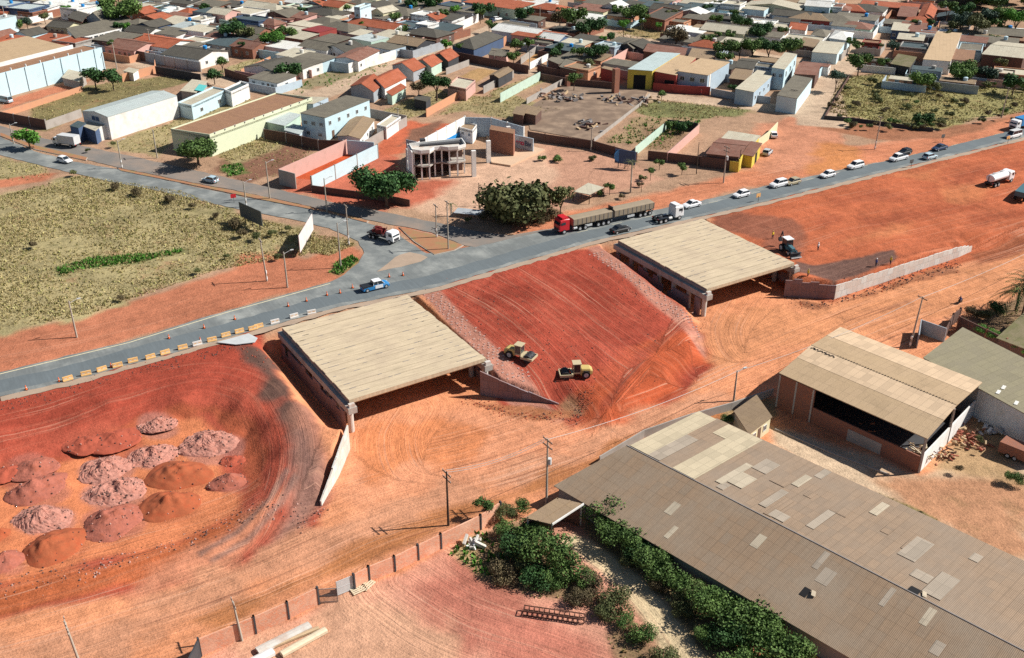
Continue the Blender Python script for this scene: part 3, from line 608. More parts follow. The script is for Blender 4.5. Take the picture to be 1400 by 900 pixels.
def bridge(Q, n, label, seed):
    fl, bl, fr = Q[3], Q[0], Q[2]; o = Vector((fl.x, fl.y, 0)); L = (fr-fl).length; D = (bl-fl).length
    rz = math.atan2(fr.y-fl.y, fr.x-fl.x); rnd = random.Random(seed)
    t = empty('bridge', o, rz, label, 'bridge')
    w = D/n
    for i in range(n):      # precast deck beams side by side
        mb = MB(); a, b = rnd.uniform(-.12, .06), L+rnd.uniform(-.05, .15); y0 = i*w+.02; y1 = (i+1)*w-.05; z = 5.5+rnd.uniform(-.025, .025)
        rings = []
        for x in (a, b): rings.append([(x, y0+.12, 4.72), (x, y0, 4.9), (x, y0, z), (x, y1, z), (x, y1, 4.9), (x, y1-.12, 4.72)])
        mb.loft(rings); 
        for k in range(rnd.randint(4, 7)):      # lifting loops and spilt mortar near the joints
            x = rnd.choice([rnd.uniform(.6, 3), rnd.uniform(L-3.2, L-.6), rnd.uniform(3, L-3)]); mb.mi = 1
            mb.box((x, y1-.06, z+.02), (rnd.uniform(.3, 1.3), .1, .05))
        mb.mi = 0
        mb.build('deck_beam', ['deck', 'concrete_dark'], t, uvax=R(90))
    for s in (0, 1):
        x0 = -.75 if s == 0 else L-.65; x1 = x0+1.4; xm = (x0+x1)/2
        mb = MB(); mb.box((xm, D/2-.25, 4.15), (1.4, D+1.5, 1.0)); mb.build('cap_beam', 'concrete', t)
        mb = MB(); xo = .02 if s == 0 else L-.02; mb.box((xo, D/2, 4.95), (.3, D-.3, .62)); mb.build('end_wall', 'concrete_dark', t)
        mb = MB(); mb.box((xm, -.6, 4.85), (.9, .5, .75)); mb.build('shear_key', 'concrete_light', t)  # paler concrete, sunlight on the block put into its colour
        nc = 7
        for k in range(nc):
            y = .2+(D-.6)*k/(nc-1); mb = MB(); mb.cyl((xm, y, -1.), (xm, y, 3.7), .47, .47, 14); mb.build('column', 'concrete_light' if k == 0 else 'concrete', t, smooth=False)  # front column paler, the sunlight on it put into its colour
        # infill of precast panels between the columns, its top left ragged
        xw = x0-.02 if s == 0 else x1+.02
        mb = MB(); y = .5
        while y < D-.6:
            h = rnd.choice([1.5, 2.1, 2.8, 2.8, 3.55, 3.1]); wd = min(1.5, D-.5-y)
            if s == 1 or rnd.random() < .93: mb.box((xw, y+wd/2, (h-.6)/2), (.2, wd-.03, h+.6))
            y += 1.5
        mb.box((xw, D/2, -.25), (.24, D-1., .5)); mb.build('infill_panels', 'panel_shaded', t)
    return t
bridge(B1, 18, 'tan concrete bridge deck nearest the camera, left of the steep red bank', 1)
bridge(B2, 18, 'tan concrete bridge deck farther along, beside the flat orange bank with the backhoe', 2)
def panel_wall(name, line, hs, m, label, step=1.5, th=.22, jag=.0, seed=3, slope=False):
    rnd = random.Random(seed); t = empty(name, line[0], 0, label, 'retaining wall'); t['kind'] = 'thing'; mb = MB()
    tot = [0]
    for a, b in zip(line, line[1:]): tot.append(tot[-1]+(Vector(b)-Vector(a)).length)
    def hh(s):
        for i in range(len(hs)-1):
            if s <= tot[i+1]+1e-6: u = (s-tot[i])/(tot[i+1]-tot[i]); return hs[i]*(1-u)+hs[i+1]*u
        return hs[-1]
    for i, (a, b) in enumerate(zip(line, line[1:])):
        a = Vector(a); b = Vector(b); d = (b-a).normalized(); L = (b-a).length; n = max(1, round(L/step)); w = L/n; nn = Vector((-d.y, d.x, 0))
        for k in range(n):
            p, q = a+d*(w*k+.006), a+d*(w*(k+1)-.006); h0, h1 = hh(tot[i]+w*k), hh(tot[i]+w*(k+1))
            j = rnd.uniform(-jag, jag)
            if not slope: h0 = h1 = (h0+h1)/2
            h0 += j; h1 += j; zb = -.7
            P = [p-nn*th/2, q-nn*th/2, q+nn*th/2, p+nn*th/2]
            mb.add([(v.x, v.y, zb) for v in P]+[(P[0].x, P[0].y, h0), (P[1].x, P[1].y, h1), (P[2].x, P[2].y, h1), (P[3].x, P[3].y, h0)], [(3, 2, 1, 0), (4, 5, 6, 7), (0, 1, 5, 4), (1, 2, 6, 5), (2, 3, 7, 6), (3, 0, 4, 7)])
    o = mb.build('facing_panels', m); world_child(o, t); return t
panel_wall('retaining_wall', [(q.x, q.y, 0) for q in wl], [4.1, 3.2, .7], 'panel', 'white panel wall running from the nearest bridge corner down to the service road', jag=.1, seed=5, slope=True)
panel_wall('retaining_wall', [(q.x, q.y, 0) for q in wm], [4.3, 3.3, .1], 'panel_shaded', 'grey stepped panel wall below the two rollers, tapering to the ground', jag=.1, seed=6, slope=True)
panel_wall('retaining_wall', [(q.x, q.y, 0) for q in wr[:2]], [3.7, 2.9], 'panel_shaded', 'short dark shaded panel wall joined to the farther bridge', jag=.3, seed=8)
panel_wall('retaining_wall', [(q.x, q.y, 0) for q in wr[1:]], [2.85, 2.35, 1.0], 'panel', 'long whitish panel wall holding the orange bank beside the service road', jag=.1, seed=9)
# rows of anchor blocks lying in the strips beside the abutments
mat('block_pale', (.44, .30, .26), rough=.9, var=.3, scale=2)
def block_strip(poly, name, sp=.95, seed=1):
    P = [e2(q) for q in poly]; mb = MB(); rnd = random.Random(seed); ex = Vector((math.cos(HWY), math.sin(HWY))); ey = Vector((-ex.y, ex.x)); c = Vector(P[0])
    pts = []
    for i in range(-80, 80):
        for j in range(-80, 80):
            q = c+ex*(i*sp+(j % 2)*sp*.5)+ey*(j*sp*.8); pts.append((q.x, q.y))
    A = np.array(pts); s = inside(A[:, 0], A[:, 1], P); A = A[s]; H = height(A[:, 0], A[:, 1])
    for (x, y), z in zip(A, H):
        if rnd.random() < .72: mb.box((x+rnd.uniform(-.12, .12), y+rnd.uniform(-.1, .1), z+.03), (rnd.uniform(.2, .42), .2, .16), HWY+rnd.uniform(-.2, .2))
    o = mb.build(name, 'block_pale'); tag(o, 'rows of pale anchor blocks in the strip of stony fill beside the abutment', 'blocks', kind='stuff')
block_strip([G((580, 404), 4.4), G((600, 400), 4.4), G((640, 440), 4.), G((700, 492), 3.6), G((745, 522), 2.2), G((700, 521), 2.6), G((668, 500), 3.9), G((655, 485), 4)], 'anchor_blocks')
block_strip([G((806, 352), 3.9), G((824, 347), 3.9), G((860, 374), 3.2), G((950, 432), 1.8), G((962, 460), .8), G((935, 446), 1.6), G((870, 395), 3.)], 'anchor_blocks', seed=2)
# heaps of fill in the pit
mat('heap_grey', (.46, .215, .165), rough=.97, var=.4, scale=1.0, fine=.45, fscale=4, bump=.8, c2=(.35, .145, .105))
mat('heap_pink', (.38, .125, .085), rough=.97, var=.35, scale=1.0, fine=.35, fscale=4, bump=.7, c2=(.29, .085, .05))
mat('heap_orange', (.35, .095, .04), rough=.97, var=.3, scale=1.2, fine=.2, fscale=5, bump=.35, c2=(.34, .075, .03))
mat('heap_red', (.36, .08, .045), rough=.97, var=.22, scale=1.2, fine=.2, fscale=5, bump=.35)
mat('stone_dark', (.12, .07, .06), rough=.95, var=.4, scale=3)
mat('stone_pale', (.46, .28, .23), rough=.95, var=.3, scale=3)
def heap(px, rx, hgt, m, stones, noun, seed, ry=.8, zone='in the pit', group='heaps dumped in the pit'):
    q = onground(px); s = scale_at(px, q.z); a = rx/s*1.08; b = a*ry; rnd = random.Random(seed); mb = MB(); nr, na = 20, 52; nsx = seed*13.7; rough_ = 1.5 if 'grey' in m else 1.0
    rot = rnd.uniform(0, .7); pk = rnd.uniform(-.15, .2), rnd.uniform(-.1, .1); ph = [rnd.uniform(0, 6) for _ in range(6)]
    def pt(r, t):
        rr = r*(1+.07*math.sin(2*t+ph[0])+.05*math.sin(3*t+ph[1])+.04*math.sin(5*t+ph[2])); x = a*rr*math.cos(t)+pk[0]*a*(1-r); y = b*rr*math.sin(t)+pk[1]*b*(1-r)
        x, y = x*math.cos(rot)-y*math.sin(rot), x*math.sin(rot)+y*math.cos(rot)
        z = hgt*.82*(1-r**1.12)*(1+.10*math.sin(3*x+ph[3])*math.cos(2.3*y+ph[4]))+float(vnoise(np.float64(x+nsx), np.float64(y), 1.6, 2))*.5*rough_*(1.05-r)+float(vnoise(np.float64(x+nsx), np.float64(y), .6, 4))*.26*rough_*min(1, 1.4-r)+rnd.uniform(-.05, .05)*rough_
        return (x, y, z-.12*(r >= 1))
    vs = [pt(0, 0)]; vs[0] = (vs[0][0], vs[0][1], vs[0][2]*.93)
    for i in range(1, nr+1):
        for j in range(na): vs.append(pt(i/nr, 2*math.pi*j/na))
    fs = [(0, 1+j, 1+(j+1) % na) for j in range(na)]
    for i in range(nr-1):
        for j in range(na): k = 1+i*na; fs.append((k+j, k+na+j, k+na+(j+1) % na, k+(j+1) % na))
    mb.add(vs, fs)
    for k in range(stones):
        r = rnd.uniform(.1, 1.12)**.6; t = rnd.uniform(0, 6.283); x, y, z = pt(min(r, 1.), t); f = r if r > 1 else 1; g = rnd.uniform(.06, .17); mb.mi = rnd.choice([1, 1, 1, 2])
        mb.cyl((x*f, y*f, z-g*.4), (x*f+rnd.uniform(-g, g)*.5, y*f, z+g), g, g*.4, 5)
    mb.mi = 0
    o = mb.build('soil_heap', [m, 'stone_dark', 'stone_pale'], smooth='grey' not in m); o.location = (q.x, q.y, q.z-.03)
    auto(o, 'heap', noun, zone, group)
HG, HP, HO, HR = 'pinkish grey heap of broken rubble', 'dull pink heap of earth', 'smooth dark orange heap of earth', 'low reddish heap of earth'
NN = {'heap_grey': HG, 'heap_pink': HP, 'heap_orange': HO, 'heap_red': HR}
for i, (px, rx, h, m, st) in enumerate(HEAPS): heap(px, rx, h, m, st, NN[m], i+10)
# rubble ridges along the underpass edges: loose stones nobody could count
def rubble(line, n, spread, smin, smax, m, label, seed, z0=None):
    rnd = random.Random(seed); mb = MB(); P = line; seg = list(zip(P, P[1:])); Ls = [(b-a).length for a, b in seg]
    pts = []
    for k in range(n):
        i = rnd.choices(range(len(seg)), Ls)[0]; q = seg[i][0].lerp(seg[i][1], rnd.random()); pts.append((q.x+rnd.gauss(0, spread), q.y+rnd.gauss(0, spread)))
    A = np.array(pts); H = height(A[:, 0], A[:, 1])
    for (x, y), z in zip(pts, H):
        g = rnd.uniform(smin, smax)*rnd.uniform(.5, 1); mb.mi = rnd.choice([0, 0, 1]); mb.cyl((x, y, z-g*.4), (x+rnd.uniform(-g, g)*.5, y+rnd.uniform(-g, g)*.5, z+g*.9), g, g*.45, 5)
    tag(mb.build('rubble', m), label, 'rubble', kind='stuff')
rubble(W([(640, 548), (700, 568), (785, 574), (800, 550), (805, 535)]), 420, .7, .06, .2, ['heap_red', 'stone_dark'], 'line of loose clods and stones below the grey stepped wall', 1)
rubble(W([(1078, 410), (1110, 420), (1180, 402), (1310, 360)]), 420, .9, .08, .28, ['stone_dark', 'heap_orange'], 'clods and stones strewn along the foot of the long whitish wall', 2)
rubble([onground(p) for p in [(0, 805), (100, 785), (240, 748), (330, 705), (440, 700), (400, 722)]], 350, .9, .06, .2, ['stone_dark', 'stone_pale'], 'pebbles scattered on the low bank in front of the pit', 3)
rubble([onground(p) for p in [(0, 560), (90, 532), (200, 505), (320, 475), (372, 500)]], 350, 1.0, .06, .2, ['stone_dark', 'heap_red'], 'clods along the crest of the red bank beside the barriers', 4)
rubble([onground(p) for p in [(620, 400), (700, 440), (770, 500), (800, 540)]], 420, 5, .06, .18, ['stone_dark', 'heap_pink'], 'clods scattered over the red bank between the bridges', 5)
rubble([onground(p) for p in [(830, 360), (880, 410), (930, 450)]], 300, 5, .06, .18, ['stone_dark', 'heap_pink'], 'clods lying over the lower red bank by the farther bridge', 6)
# ================================================================ VEHICLES, PEOPLE, SITE FURNITURE
def paintm(name, c, rough=.35, metal=0.0): return mat(name, c, rough=rough, var=.06, scale=1.5, fine=.05, fscale=6, bump=0, spec=.5, metal=metal)
paintm('car_white', (.78, .79, .80)); paintm('car_silver', (.45, .48, .50)); paintm('car_black', (.02, .022, .025)); paintm('car_blue', (.03, .22, .50)); paintm('car_lightblue', (.42, .55, .62)); paintm('car_red', (.55, .02, .03)); paintm('car_green', (.05, .35, .25)); paintm('car_beige', (.40, .34, .22))
paintm('car_navy', (.03, .05, .10)); paintm('yellow_paint', (.50, .38, .13), .6); paintm('orange_paint', (.80, .38, .08), .5); paintm('white_paint', (.78, .78, .76), .5); paintm('teal_paint', (.06, .14, .17), .5)
mat('glass', (.02, .03, .04), rough=.08, var=.05, bump=0, spec=.8); mat('tyre', (.018, .018, .019), rough=.85, var=.2, bump=0); mat('rim', (.45, .45, .46), rough=.4, var=.1, bump=0)
mat('dark_metal', (.04, .04, .045), rough=.6, var=.2, bump=0); mat('lamp_clear', (.8, .8, .75), rough=.15, var=.05, bump=0); mat('lamp_red', (.5, .02, .02), rough=.2, var=.05, bump=0)
mat('tarp', (.30, .24, .17), rough=.85, var=.2, scale=.8, bump=.1); mat('galv', (.55, .56, .56), rough=.5, var=.15, scale=1, bump=.05); mat('cream_paint', (.50, .42, .27), rough=.55, var=.12, bump=0)
def ring(x, hw, zb, zt, bev=.12, top=.88): return [(x, -hw*.9, zb), (x, hw*.9, zb), (x, hw, zb+bev), (x, hw, zt-bev*1.3), (x, hw*top, zt), (x, -hw*top, zt), (x, -hw, zt-bev*1.3), (x, -hw, zb+bev)]
def wheels(t, xs, hw, r, w=.22, double=(), m=('tyre', 'rim')):
    for i, x in enumerate(xs):
        for s in (-1, 1):
            mb = MB(); ww = w*(1.9 if i in double else 1); y = s*(hw-ww/2)
            mb.cyl((x, y-ww/2, r), (x, y+ww/2, r), r, r, 14); mb.mi = 1; mb.cyl((x, y+s*ww/2, r), (x, y+s*(ww/2+.012), r), r*.58, r*.5, 10); mb.build('wheel', list(m), t)
def lamps(t, xf, xb, hw, z):
    for s in (-1, 1):
        mb = MB(); mb.box((xf, s*hw*.74, z), (.06, .34, .16)); mb.build('headlight', 'lamp_clear', t)
        mb = MB(); mb.box((xb, s*hw*.8, z+.08), (.06, .26, .2)); mb.build('taillight', 'lamp_red', t)
def car(loc, hd, paint, kind='hatch', label='', group=None, cat='car', name='parked_car', bed='car_black', hood=None):
    t = empty(name, loc, hd, label, cat, group); mb = MB(); hw = .88
    Ln = {'hatch': 4.0, 'sedan': 4.5, 'suv': 4.5, 'pickup': 5.3, 'van': 5.0}[kind]; f = Ln/2
    hb = .92 if kind not in ('suv', 'pickup', 'van') else 1.05
    mb.loft([ring(-f, hw*.82, .38, hb*.8), ring(-f+.12, hw*.96, .26, hb), ring(-f+.9, hw, .22, hb+.02), ring(0, hw*1.01, .22, hb), ring(f-1.25, hw, .22, hb-.02), ring(f-.5, hw*.97, .24, hb-.12), ring(f-.08, hw*.88, .3, hb-.28), ring(f, hw*.7, .38, hb-.4)])
    mb.build('body', paint, t, smooth=False)
    cb = {'hatch': (-f+.15, -f+.55, f-1.9, f-1.15, 1.46), 'sedan': (-f+.75, -f+1.35, f-2.1, f-1.3, 1.42), 'suv': (-f+.12, -f+.45, f-1.9, f-1.2, 1.68), 'pickup': (-.62, -.45, 1.0, 1.6, 1.72), 'van': (-f+.1, -f+.25, f-1.5, f-.8, 1.95)}[kind]
    x0, x1, x2, x3, zt = cb; g = MB(); g.loft([ring(x0, hw*.86, hb-.1, hb+.02, .03), ring(x1, hw*.84, hb-.1, zt-.05, .05, .9), ring(x2, hw*.84, hb-.1, zt-.05, .05, .9), ring(x3, hw*.88, hb-.1, hb+.02, .03)]); g.build('window', 'glass', t)
    r = MB(); r.loft([ring(x1-.02, hw*.78, zt-.07, zt, .02), ring((x1+x2)/2, hw*.80, zt-.06, zt+.03, .02), ring(x2+.02, hw*.78, zt-.07, zt, .02)])
    for s in (-1, 1):
        for (a, b) in ((x0+.02, x1), (x3-.02, x2), ((x1+x2)/2, (x1+x2)/2)):
            r.cyl((a, s*hw*.87, hb), (b, s*hw*.77, zt-.03), .045, .04, 5)
    r.build('roof', paint, t)
    if kind == 'pickup':
        b = MB(); b.box((-1.62, 0, hb+.03), (1.9, 1.5, .08)); b.build('cargo_bed', bed, t)
        if hood: b = MB(); b.loft([ring(1.45, hw*.92, hb-.1, hb+.06, .04), ring(2.1, hw*.9, hb-.2, hb-.02, .04), ring(2.52, hw*.86, hb-.4, hb-.24, .04)]); b.build('bonnet', hood, t)
    if kind == 'van': b = MB(); b.box((-.3, 0, 1.98), (3.2, 1.35, .04)); b.build('roof_rack', 'galv', t)
    wheels(t, (-f+.8, f-.82), hw+.02, .33 if kind != 'pickup' else .38); lamps(t, f-.07, -f+.02, hw, hb-.3); return t
def cab(t, x0, L, hw, zb, zt, paint, slope=.25):
    mb = MB(); mb.loft([ring(x0, hw, zb, zt-.05), ring(x0+L*.55, hw, zb, zt, .15, .9), ring(x0+L-slope, hw*.98, zb, zt-.1, .15, .9), ring(x0+L, hw*.95, zb, zb+(zt-zb)*.5, .1)]); c = mb.build('cab', paint, t)
    zs = zb+(zt-zb)*.52; g = MB(); g.quad((x0+L+.01, -hw*.86, zs), (x0+L+.01, hw*.86, zs), (x0+L-slope+.03, hw*.84, zt-.28), (x0+L-slope+.03, -hw*.84, zt-.28))
    g.build('windscreen', 'glass', c)
    g = MB()
    for s in (-1, 1): g.box((x0+L*.6, s*(hw+.01), zs+.3), (L*.42, .03, .55))
    g.build('side_window', 'glass', c); g = MB(); g.box((x0+L+.03, 0, zb+.35), (.06, hw*1.3, .5)); g.build('grille', 'dark_metal', c)
    for s in (-1, 1): g = MB(); g.box((x0+L-.1, s*(hw+.17), zs+.35), (.08, .16, .45)); g.build('mirror', 'dark_metal', c)
    return c
def chassis(t, x0, x1, z, hw=.42):
    mb = MB(); [mb.box(((x0+x1)/2, s*hw, z), (x1-x0, .12, .28)) for s in (-1, 1)]; n = int((x1-x0)/1.1)
    for k in range(n+1): mb.box((x0+(x1-x0)*k/n, 0, z), (.12, hw*2, .16))
    mb.build('chassis', 'dark_metal', t)
# --- long red lorry with two tan trailers
t = empty('articulated_lorry', (0, 0, 0), 0, 'red lorry pulling two long tan tipper trailers along the highway', 'lorry')
cab(t, 8.9, 2.3, 1.22, .7, 3.2, 'car_red'); mb = MB(); mb.box((9.8, 0, 3.35), (1.4, 2.1, .35)); mb.build('wind_deflector', 'car_red', t); chassis(t, 4.2, 9.2, .85); wheels(t, (10.1, 6.3, 5.0), 1.25, .5, .26, (1, 2))
mb = MB(); mb.cyl((7.8, .95, .8), (7.0, .95, .8), .3, .3, 10); mb.cyl((7.8, -.95, .8), (7.0, -.95, .8), .3, .3, 10); mb.build('fuel_tank', 'galv', t)
for (a, b) in ((-1.6, 7.9), (-12.2, -2.2)):
    mb = MB(); zt = 2.75
    for k in range(6): pass
    mb.loft([[(x, -1.05, 1.25), (x, 1.05, 1.25), (x, 1.27, 1.5), (x, 1.27, zt), (x, .7, zt+.12), (x, -.7, zt+.12), (x, -1.27, zt), (x, -1.27, 1.5)] for x in (a, b)]); tr = mb.build('trailer_body', 'tarp', t)
    mb = MB(); n = 9
    for k in range(n+1):
        for s in (-1, 1): mb.box((a+(b-a)*k/n, s*1.29, 2.1), (.09, .06, 1.3))
    mb.build('side_rib', 'concrete_dark', tr); chassis(t, a, b-.6, 1.05)
    wheels(t, (a+.9, a+2.15, a+3.4), 1.25, .5, .26, (0, 1, 2))
    mb = MB(); [mb.box((a+5.8, s*1.1, .85), (1.8, .08, .5)) for s in (-1, 1)]; mb.box((a+.05, 0, .8), (.08, 2.3, .3)); mb.build('side_guard', 'galv', t)
mb = MB(); mb.box((-1.9, 0, 2.2), (.18, 1.6, 2.6)); mb.build('headboard', 'car_black', t)
lamps(t, 11.22, -12.2, 1.2, 1.0)
q0, q1 = G((757, 323), ZT), G((888, 294), ZT); h = math.atan2(q0.y-q1.y, q0.x-q1.x); c = (q0+q1)/2; t.location = (c.x+.3*0, c.y+1.0, ZT+.02); t.rotation_euler.z = h
def at_hwy(px, z=None): q = onground(px); q.z = (ZT+.02 if z is None else z); return q
HB = HWY+math.pi
# --- white tractor unit
t = empty('tractor_unit', at_hwy((913, 301)), HWY-.02, 'white tractor unit without a trailer, driving beside the farther bridge', 'lorry')
cab(t, 1.0, 2.2, 1.22, .7, 3.1, 'car_white'); mb = MB(); mb.box((1.7, 0, 3.25), (1.2, 2.0, .3)); mb.build('wind_deflector', 'car_white', t); chassis(t, -3.4, 1.2, .85); wheels(t, (2.1, -1.5, -2.75), 1.25, .5, .26, (1, 2)); lamps(t, 3.22, -3.4, 1.2, 1.0)
mb = MB(); mb.cyl((-2.1, 0, 1.05), (-2.1, 0, 1.2), .55, .5, 12); mb.build('fifth_wheel', 'dark_metal', t); mb = MB(); [mb.box((-2.1, s*1.0, 1.12), (2.6, .5, .06)) for s in (-1, 1)]; mb.build('mudguard', 'car_black', t)
mb = MB(); [mb.cyl((.2, s*.95, .8), (-.6, s*.95, .8), .3, .3, 10) for s in (-1, 1)]; mb.build('fuel_tank', 'galv', t)
# --- flatbed truck with red machine parts at the junction
q = at_hwy((525, 328)); t = empty('flatbed_truck', q, R(-36), 'white cabbed flatbed truck carrying dark red machinery through the junction', 'truck')
cab(t, 1.6, 1.8, 1.1, .6, 2.5, 'car_white'); chassis(t, -3.6, 1.7, .8); wheels(t, (2.5, -1.9, -2.9), 1.15, .46, .24, (1, 2)); lamps(t, 3.42, -3.6, 1.05, .85)
mb = MB(); mb.box((-1.1, 0, 1.15), (5.0, 2.3, .14)); mb.box((1.45, 0, 1.6), (.1, 2.3, .9)); mb.build('load_bed', 'dark_metal', t)
def load():
    mb = MB(); rnd = random.Random(4)
    for k in range(9): mb.box((rnd.uniform(-3, .9), rnd.uniform(-.8, .8), 1.5+rnd.uniform(0, .5)), (rnd.uniform(.5, 1.3), rnd.uniform(.3, .7), rnd.uniform(.4, .9)), rnd.uniform(0, 1))
    for k in range(5): a = (rnd.uniform(-3, .8), rnd.uniform(-1, 1), 1.4); mb.cyl(a, (a[0]+rnd.uniform(-1, 1), rnd.uniform(-1, 1), 2.6), .07, .07, 6)
    return mb
mat('machine_red', (.14, .018, .018), rough=.6, var=.3, scale=2, bump=0); o = load().build('machinery', ['machine_red']); o.location = q; o.rotation_euler.z = R(-36); tag(o, 'dark red machine parts piled on the flatbed truck', 'machinery')
# --- box truck at the avenue
t = empty('box_truck', at_hwy((92, 200)), R(160), 'white box truck parked by the white warehouse at the avenue', 'truck')
cab(t, 1.9, 1.6, 1.05, .6, 2.3, 'car_white'); chassis(t, -3.4, 2.0, .75); wheels(t, (2.7, -2.0), 1.1, .44, .24, (1,)); mb = MB(); mb.loft([ring(-3.5, 1.15, .95, 3.05, .05, .97), ring(1.75, 1.15, .95, 3.05, .05, .97)]); mb.build('cargo_box', 'galv', t); lamps(t, 3.5, -3.5, 1.05, .85)
# --- water tanker on the right bank
q = onground((1366, 251)); t = empty('tanker_truck', q, HWY+.05, 'white water tanker truck standing on the orange bank', 'truck')
cab(t, 1.9, 1.9, 1.15, .7, 2.8, 'car_white'); chassis(t, -4.2, 2.0, .9); wheels(t, (2.9, -2.1, -3.3), 1.2, .5, .26, (1, 2)); mb = MB()
mb.loft([[(x, 1.12*r*math.cos(a), 2.05+.85*r*math.sin(a)) for a in [2*math.pi*k/16 for k in range(16)]] for x, r in ((-4.3, .86), (-4.15, 1), (1.5, 1), (1.65, .86))]); mb.build('tank', 'car_white', t)
mb = MB(); mb.box((-1.3, 0, 2.95), (4.6, .5, .08)); [mb.cyl((x, 0, 2.9), (x, 0, 3.1), .3, .3, 10) for x in (-3, -.2)]; mb.build('manhole', 'galv', t); mb = MB(); mb.box((-4.5, 0, 1.0), (.25, 2.0, .15)); mb.cyl((-4.4, .3, 1.2), (-4.4, .3, 2.6), .05, .05, 6); mb.build('spray_bar', 'dark_metal', t); lamps(t, 3.82, -4.3, 1.1, 1.0)
q = onground((1400, 269)); t = empty('dump_truck', q, HWY+.3, 'dark dump truck at the frame edge behind the tanker', 'truck')
cab(t, 1.6, 1.9, 1.15, .7, 2.7, 'car_beige'); chassis(t, -3.8, 1.7, .9); wheels(t, (2.5, -1.9, -3.1), 1.2, .5, .26, (1, 2)); mb = MB(); mb.loft([ring(-4, 1.15, 1.1, 2.2, .05, 1), ring(1.4, 1.2, 1.2, 2.5, .05, 1)]); mb.build('dump_body', 'teal_paint', t)
# --- backhoe loader seen from the front
q = onground((1077, 345)); t = empty('backhoe_loader', q, R(-72), 'dark backhoe loader with a white cab roof on the orange bank', 'backhoe')
mb = MB(); mb.loft([ring(-1.6, .5, .6, 1.3), ring(-.4, .6, .6, 1.5), ring(.5, .45, .7, 1.7), ring(1.9, .4, .7, 1.5)]); mb.build('body', 'teal_paint', t)
mb = MB(); [mb.cyl((x, y, 1.4), (x*.9-.05, y*.92, 2.75), .06, .06, 6) for x in (-1.2, .35) for y in (-.72, .72)]; mb.build('cab_frame', 'dark_metal', t)
mb = MB(); mb.loft([ring(-1.25, .66, 1.4, 2.7, .05, .95), ring(.35, .62, 1.4, 2.7, .05, .95)]); mb.build('cab_window', 'glass', t); mb = MB(); mb.box((-.45, 0, 2.83), (1.9, 1.6, .14)); mb.build('cab_roof', 'white_paint', t)
wheels(t, (-1.0,), 1.05, .75, .42); wheels(t, (1.5,), .95, .5, .32)
mb = MB(); [mb.cyl((.6, s*.55, 1.2), (2.6, s*.6, .7), .09, .09, 6) for s in (-1, 1)]; mb.build('loader_arm', 'teal_paint', t)
mb = MB(); mb.loft([[(2.5, y, .15), (3.2, y, .08), (2.75, y, .3), (2.6, y, .75), (3.0, y, 1.0), (2.5, y, .95)] for y in (-1.15, 1.15)]); mb.build('front_bucket', 'dark_metal', t); mb = MB(); mb.box((3.2, 0, .12), (.16, 2.3, .16)); mb.build('bucket_edge', 'galv', t)
mb = MB(); mb.cyl((-1.7, 0, 1.0), (-2.6, 0, 3.4), .15, .12, 8); mb.cyl((-2.6, 0, 3.4), (-3.2, 0, 1.9), .12, .1, 8); mb.build('boom', 'dark_metal', t); mb = MB(); mb.loft([[(-3.4, y, 1.9), (-3.0, y, 1.9), (-2.8, y, 1.2), (-3.3, y, 1.3)] for y in (-.35, .35)]); mb.build('rear_bucket', 'dark_metal', t)
# --- soil compactors on the red bank
def roller(px, hd, label):
    q = onground(px); t = empty('road_roller', q, hd, label, 'road roller', 'rollers on the red bank')
    mb = MB(); mb.loft([ring(-2.9, .75, .7, 1.5, .15), ring(-2.4, .85, .6, 1.85, .2), ring(-.9, .85, .6, 1.95, .2), ring(-.75, .8, .6, 1.7)]); mb.build('engine_hood', 'yellow_paint', t)
    mb = MB(); mb.box((-1.7, .86, 1.2), (.9, .03, .6)); mb.box((-1.7, -.86, 1.2), (.9, .03, .6)); mb.build('grille', 'dark_metal', t)
    mb = MB(); mb.loft([ring(-.7, .7, 1.2, 2.75, .05, .96), ring(.45, .66, 1.2, 2.75, .05, .96)]); mb.build('cab_window', 'glass', t)
    mb = MB(); [mb.cyl((x, y, 1.0), (x, y*.97, 2.8), .055, .055, 6) for x in (-.72, .47) for y in (-.7, .7)]; mb.box((-.12, 0, 1.1), (1.3, 1.5, .3)); mb.build('cab_frame', 'cream_paint', t)
    mb = MB(); mb.box((-.12, 0, 2.86), (1.55, 1.65, .13)); mb.build('cab_roof', 'cream_paint', t)
    wheels(t, (-1.7,), 1.08, .75, .5); mb = MB(); mb.cyl((1.9, -1.0, .75), (1.9, 1.0, .75), .74, .74, 20)
    for a in range(14):
        for y in (-.8, -.4, 0, .4, .8): th = a*2*math.pi/14+(.2 if y in (-.4, .4) else 0); mb.box((1.9+.78*math.cos(th), y, .75+.78*math.sin(th)), (.12, .16, .12), 0, Matrix.Rotation(-th, 3, 'Y'))
    mb.build('drum', 'dark_metal', t)
    mb = MB(); [mb.box((1.8, s*1.15, .85), (2.3, .16, .45)) for s in (-1, 1)]; mb.box((.75, 0, .9), (.3, 2.3, .5)); mb.box((2.9, 0, .85), (.16, 2.4, .4)); mb.box((.3, 0, .85), (.9, .5, .4)); mb.build('drum_frame', 'cream_paint', t)
    t.scale = (.9, .9, .9); return t
roller((711, 490), R(-28), 'cream cabbed road roller beside the block strip, drum towards the other roller')
roller((787, 515), R(186), 'yellow hooded road roller standing on the foot of the red bank')
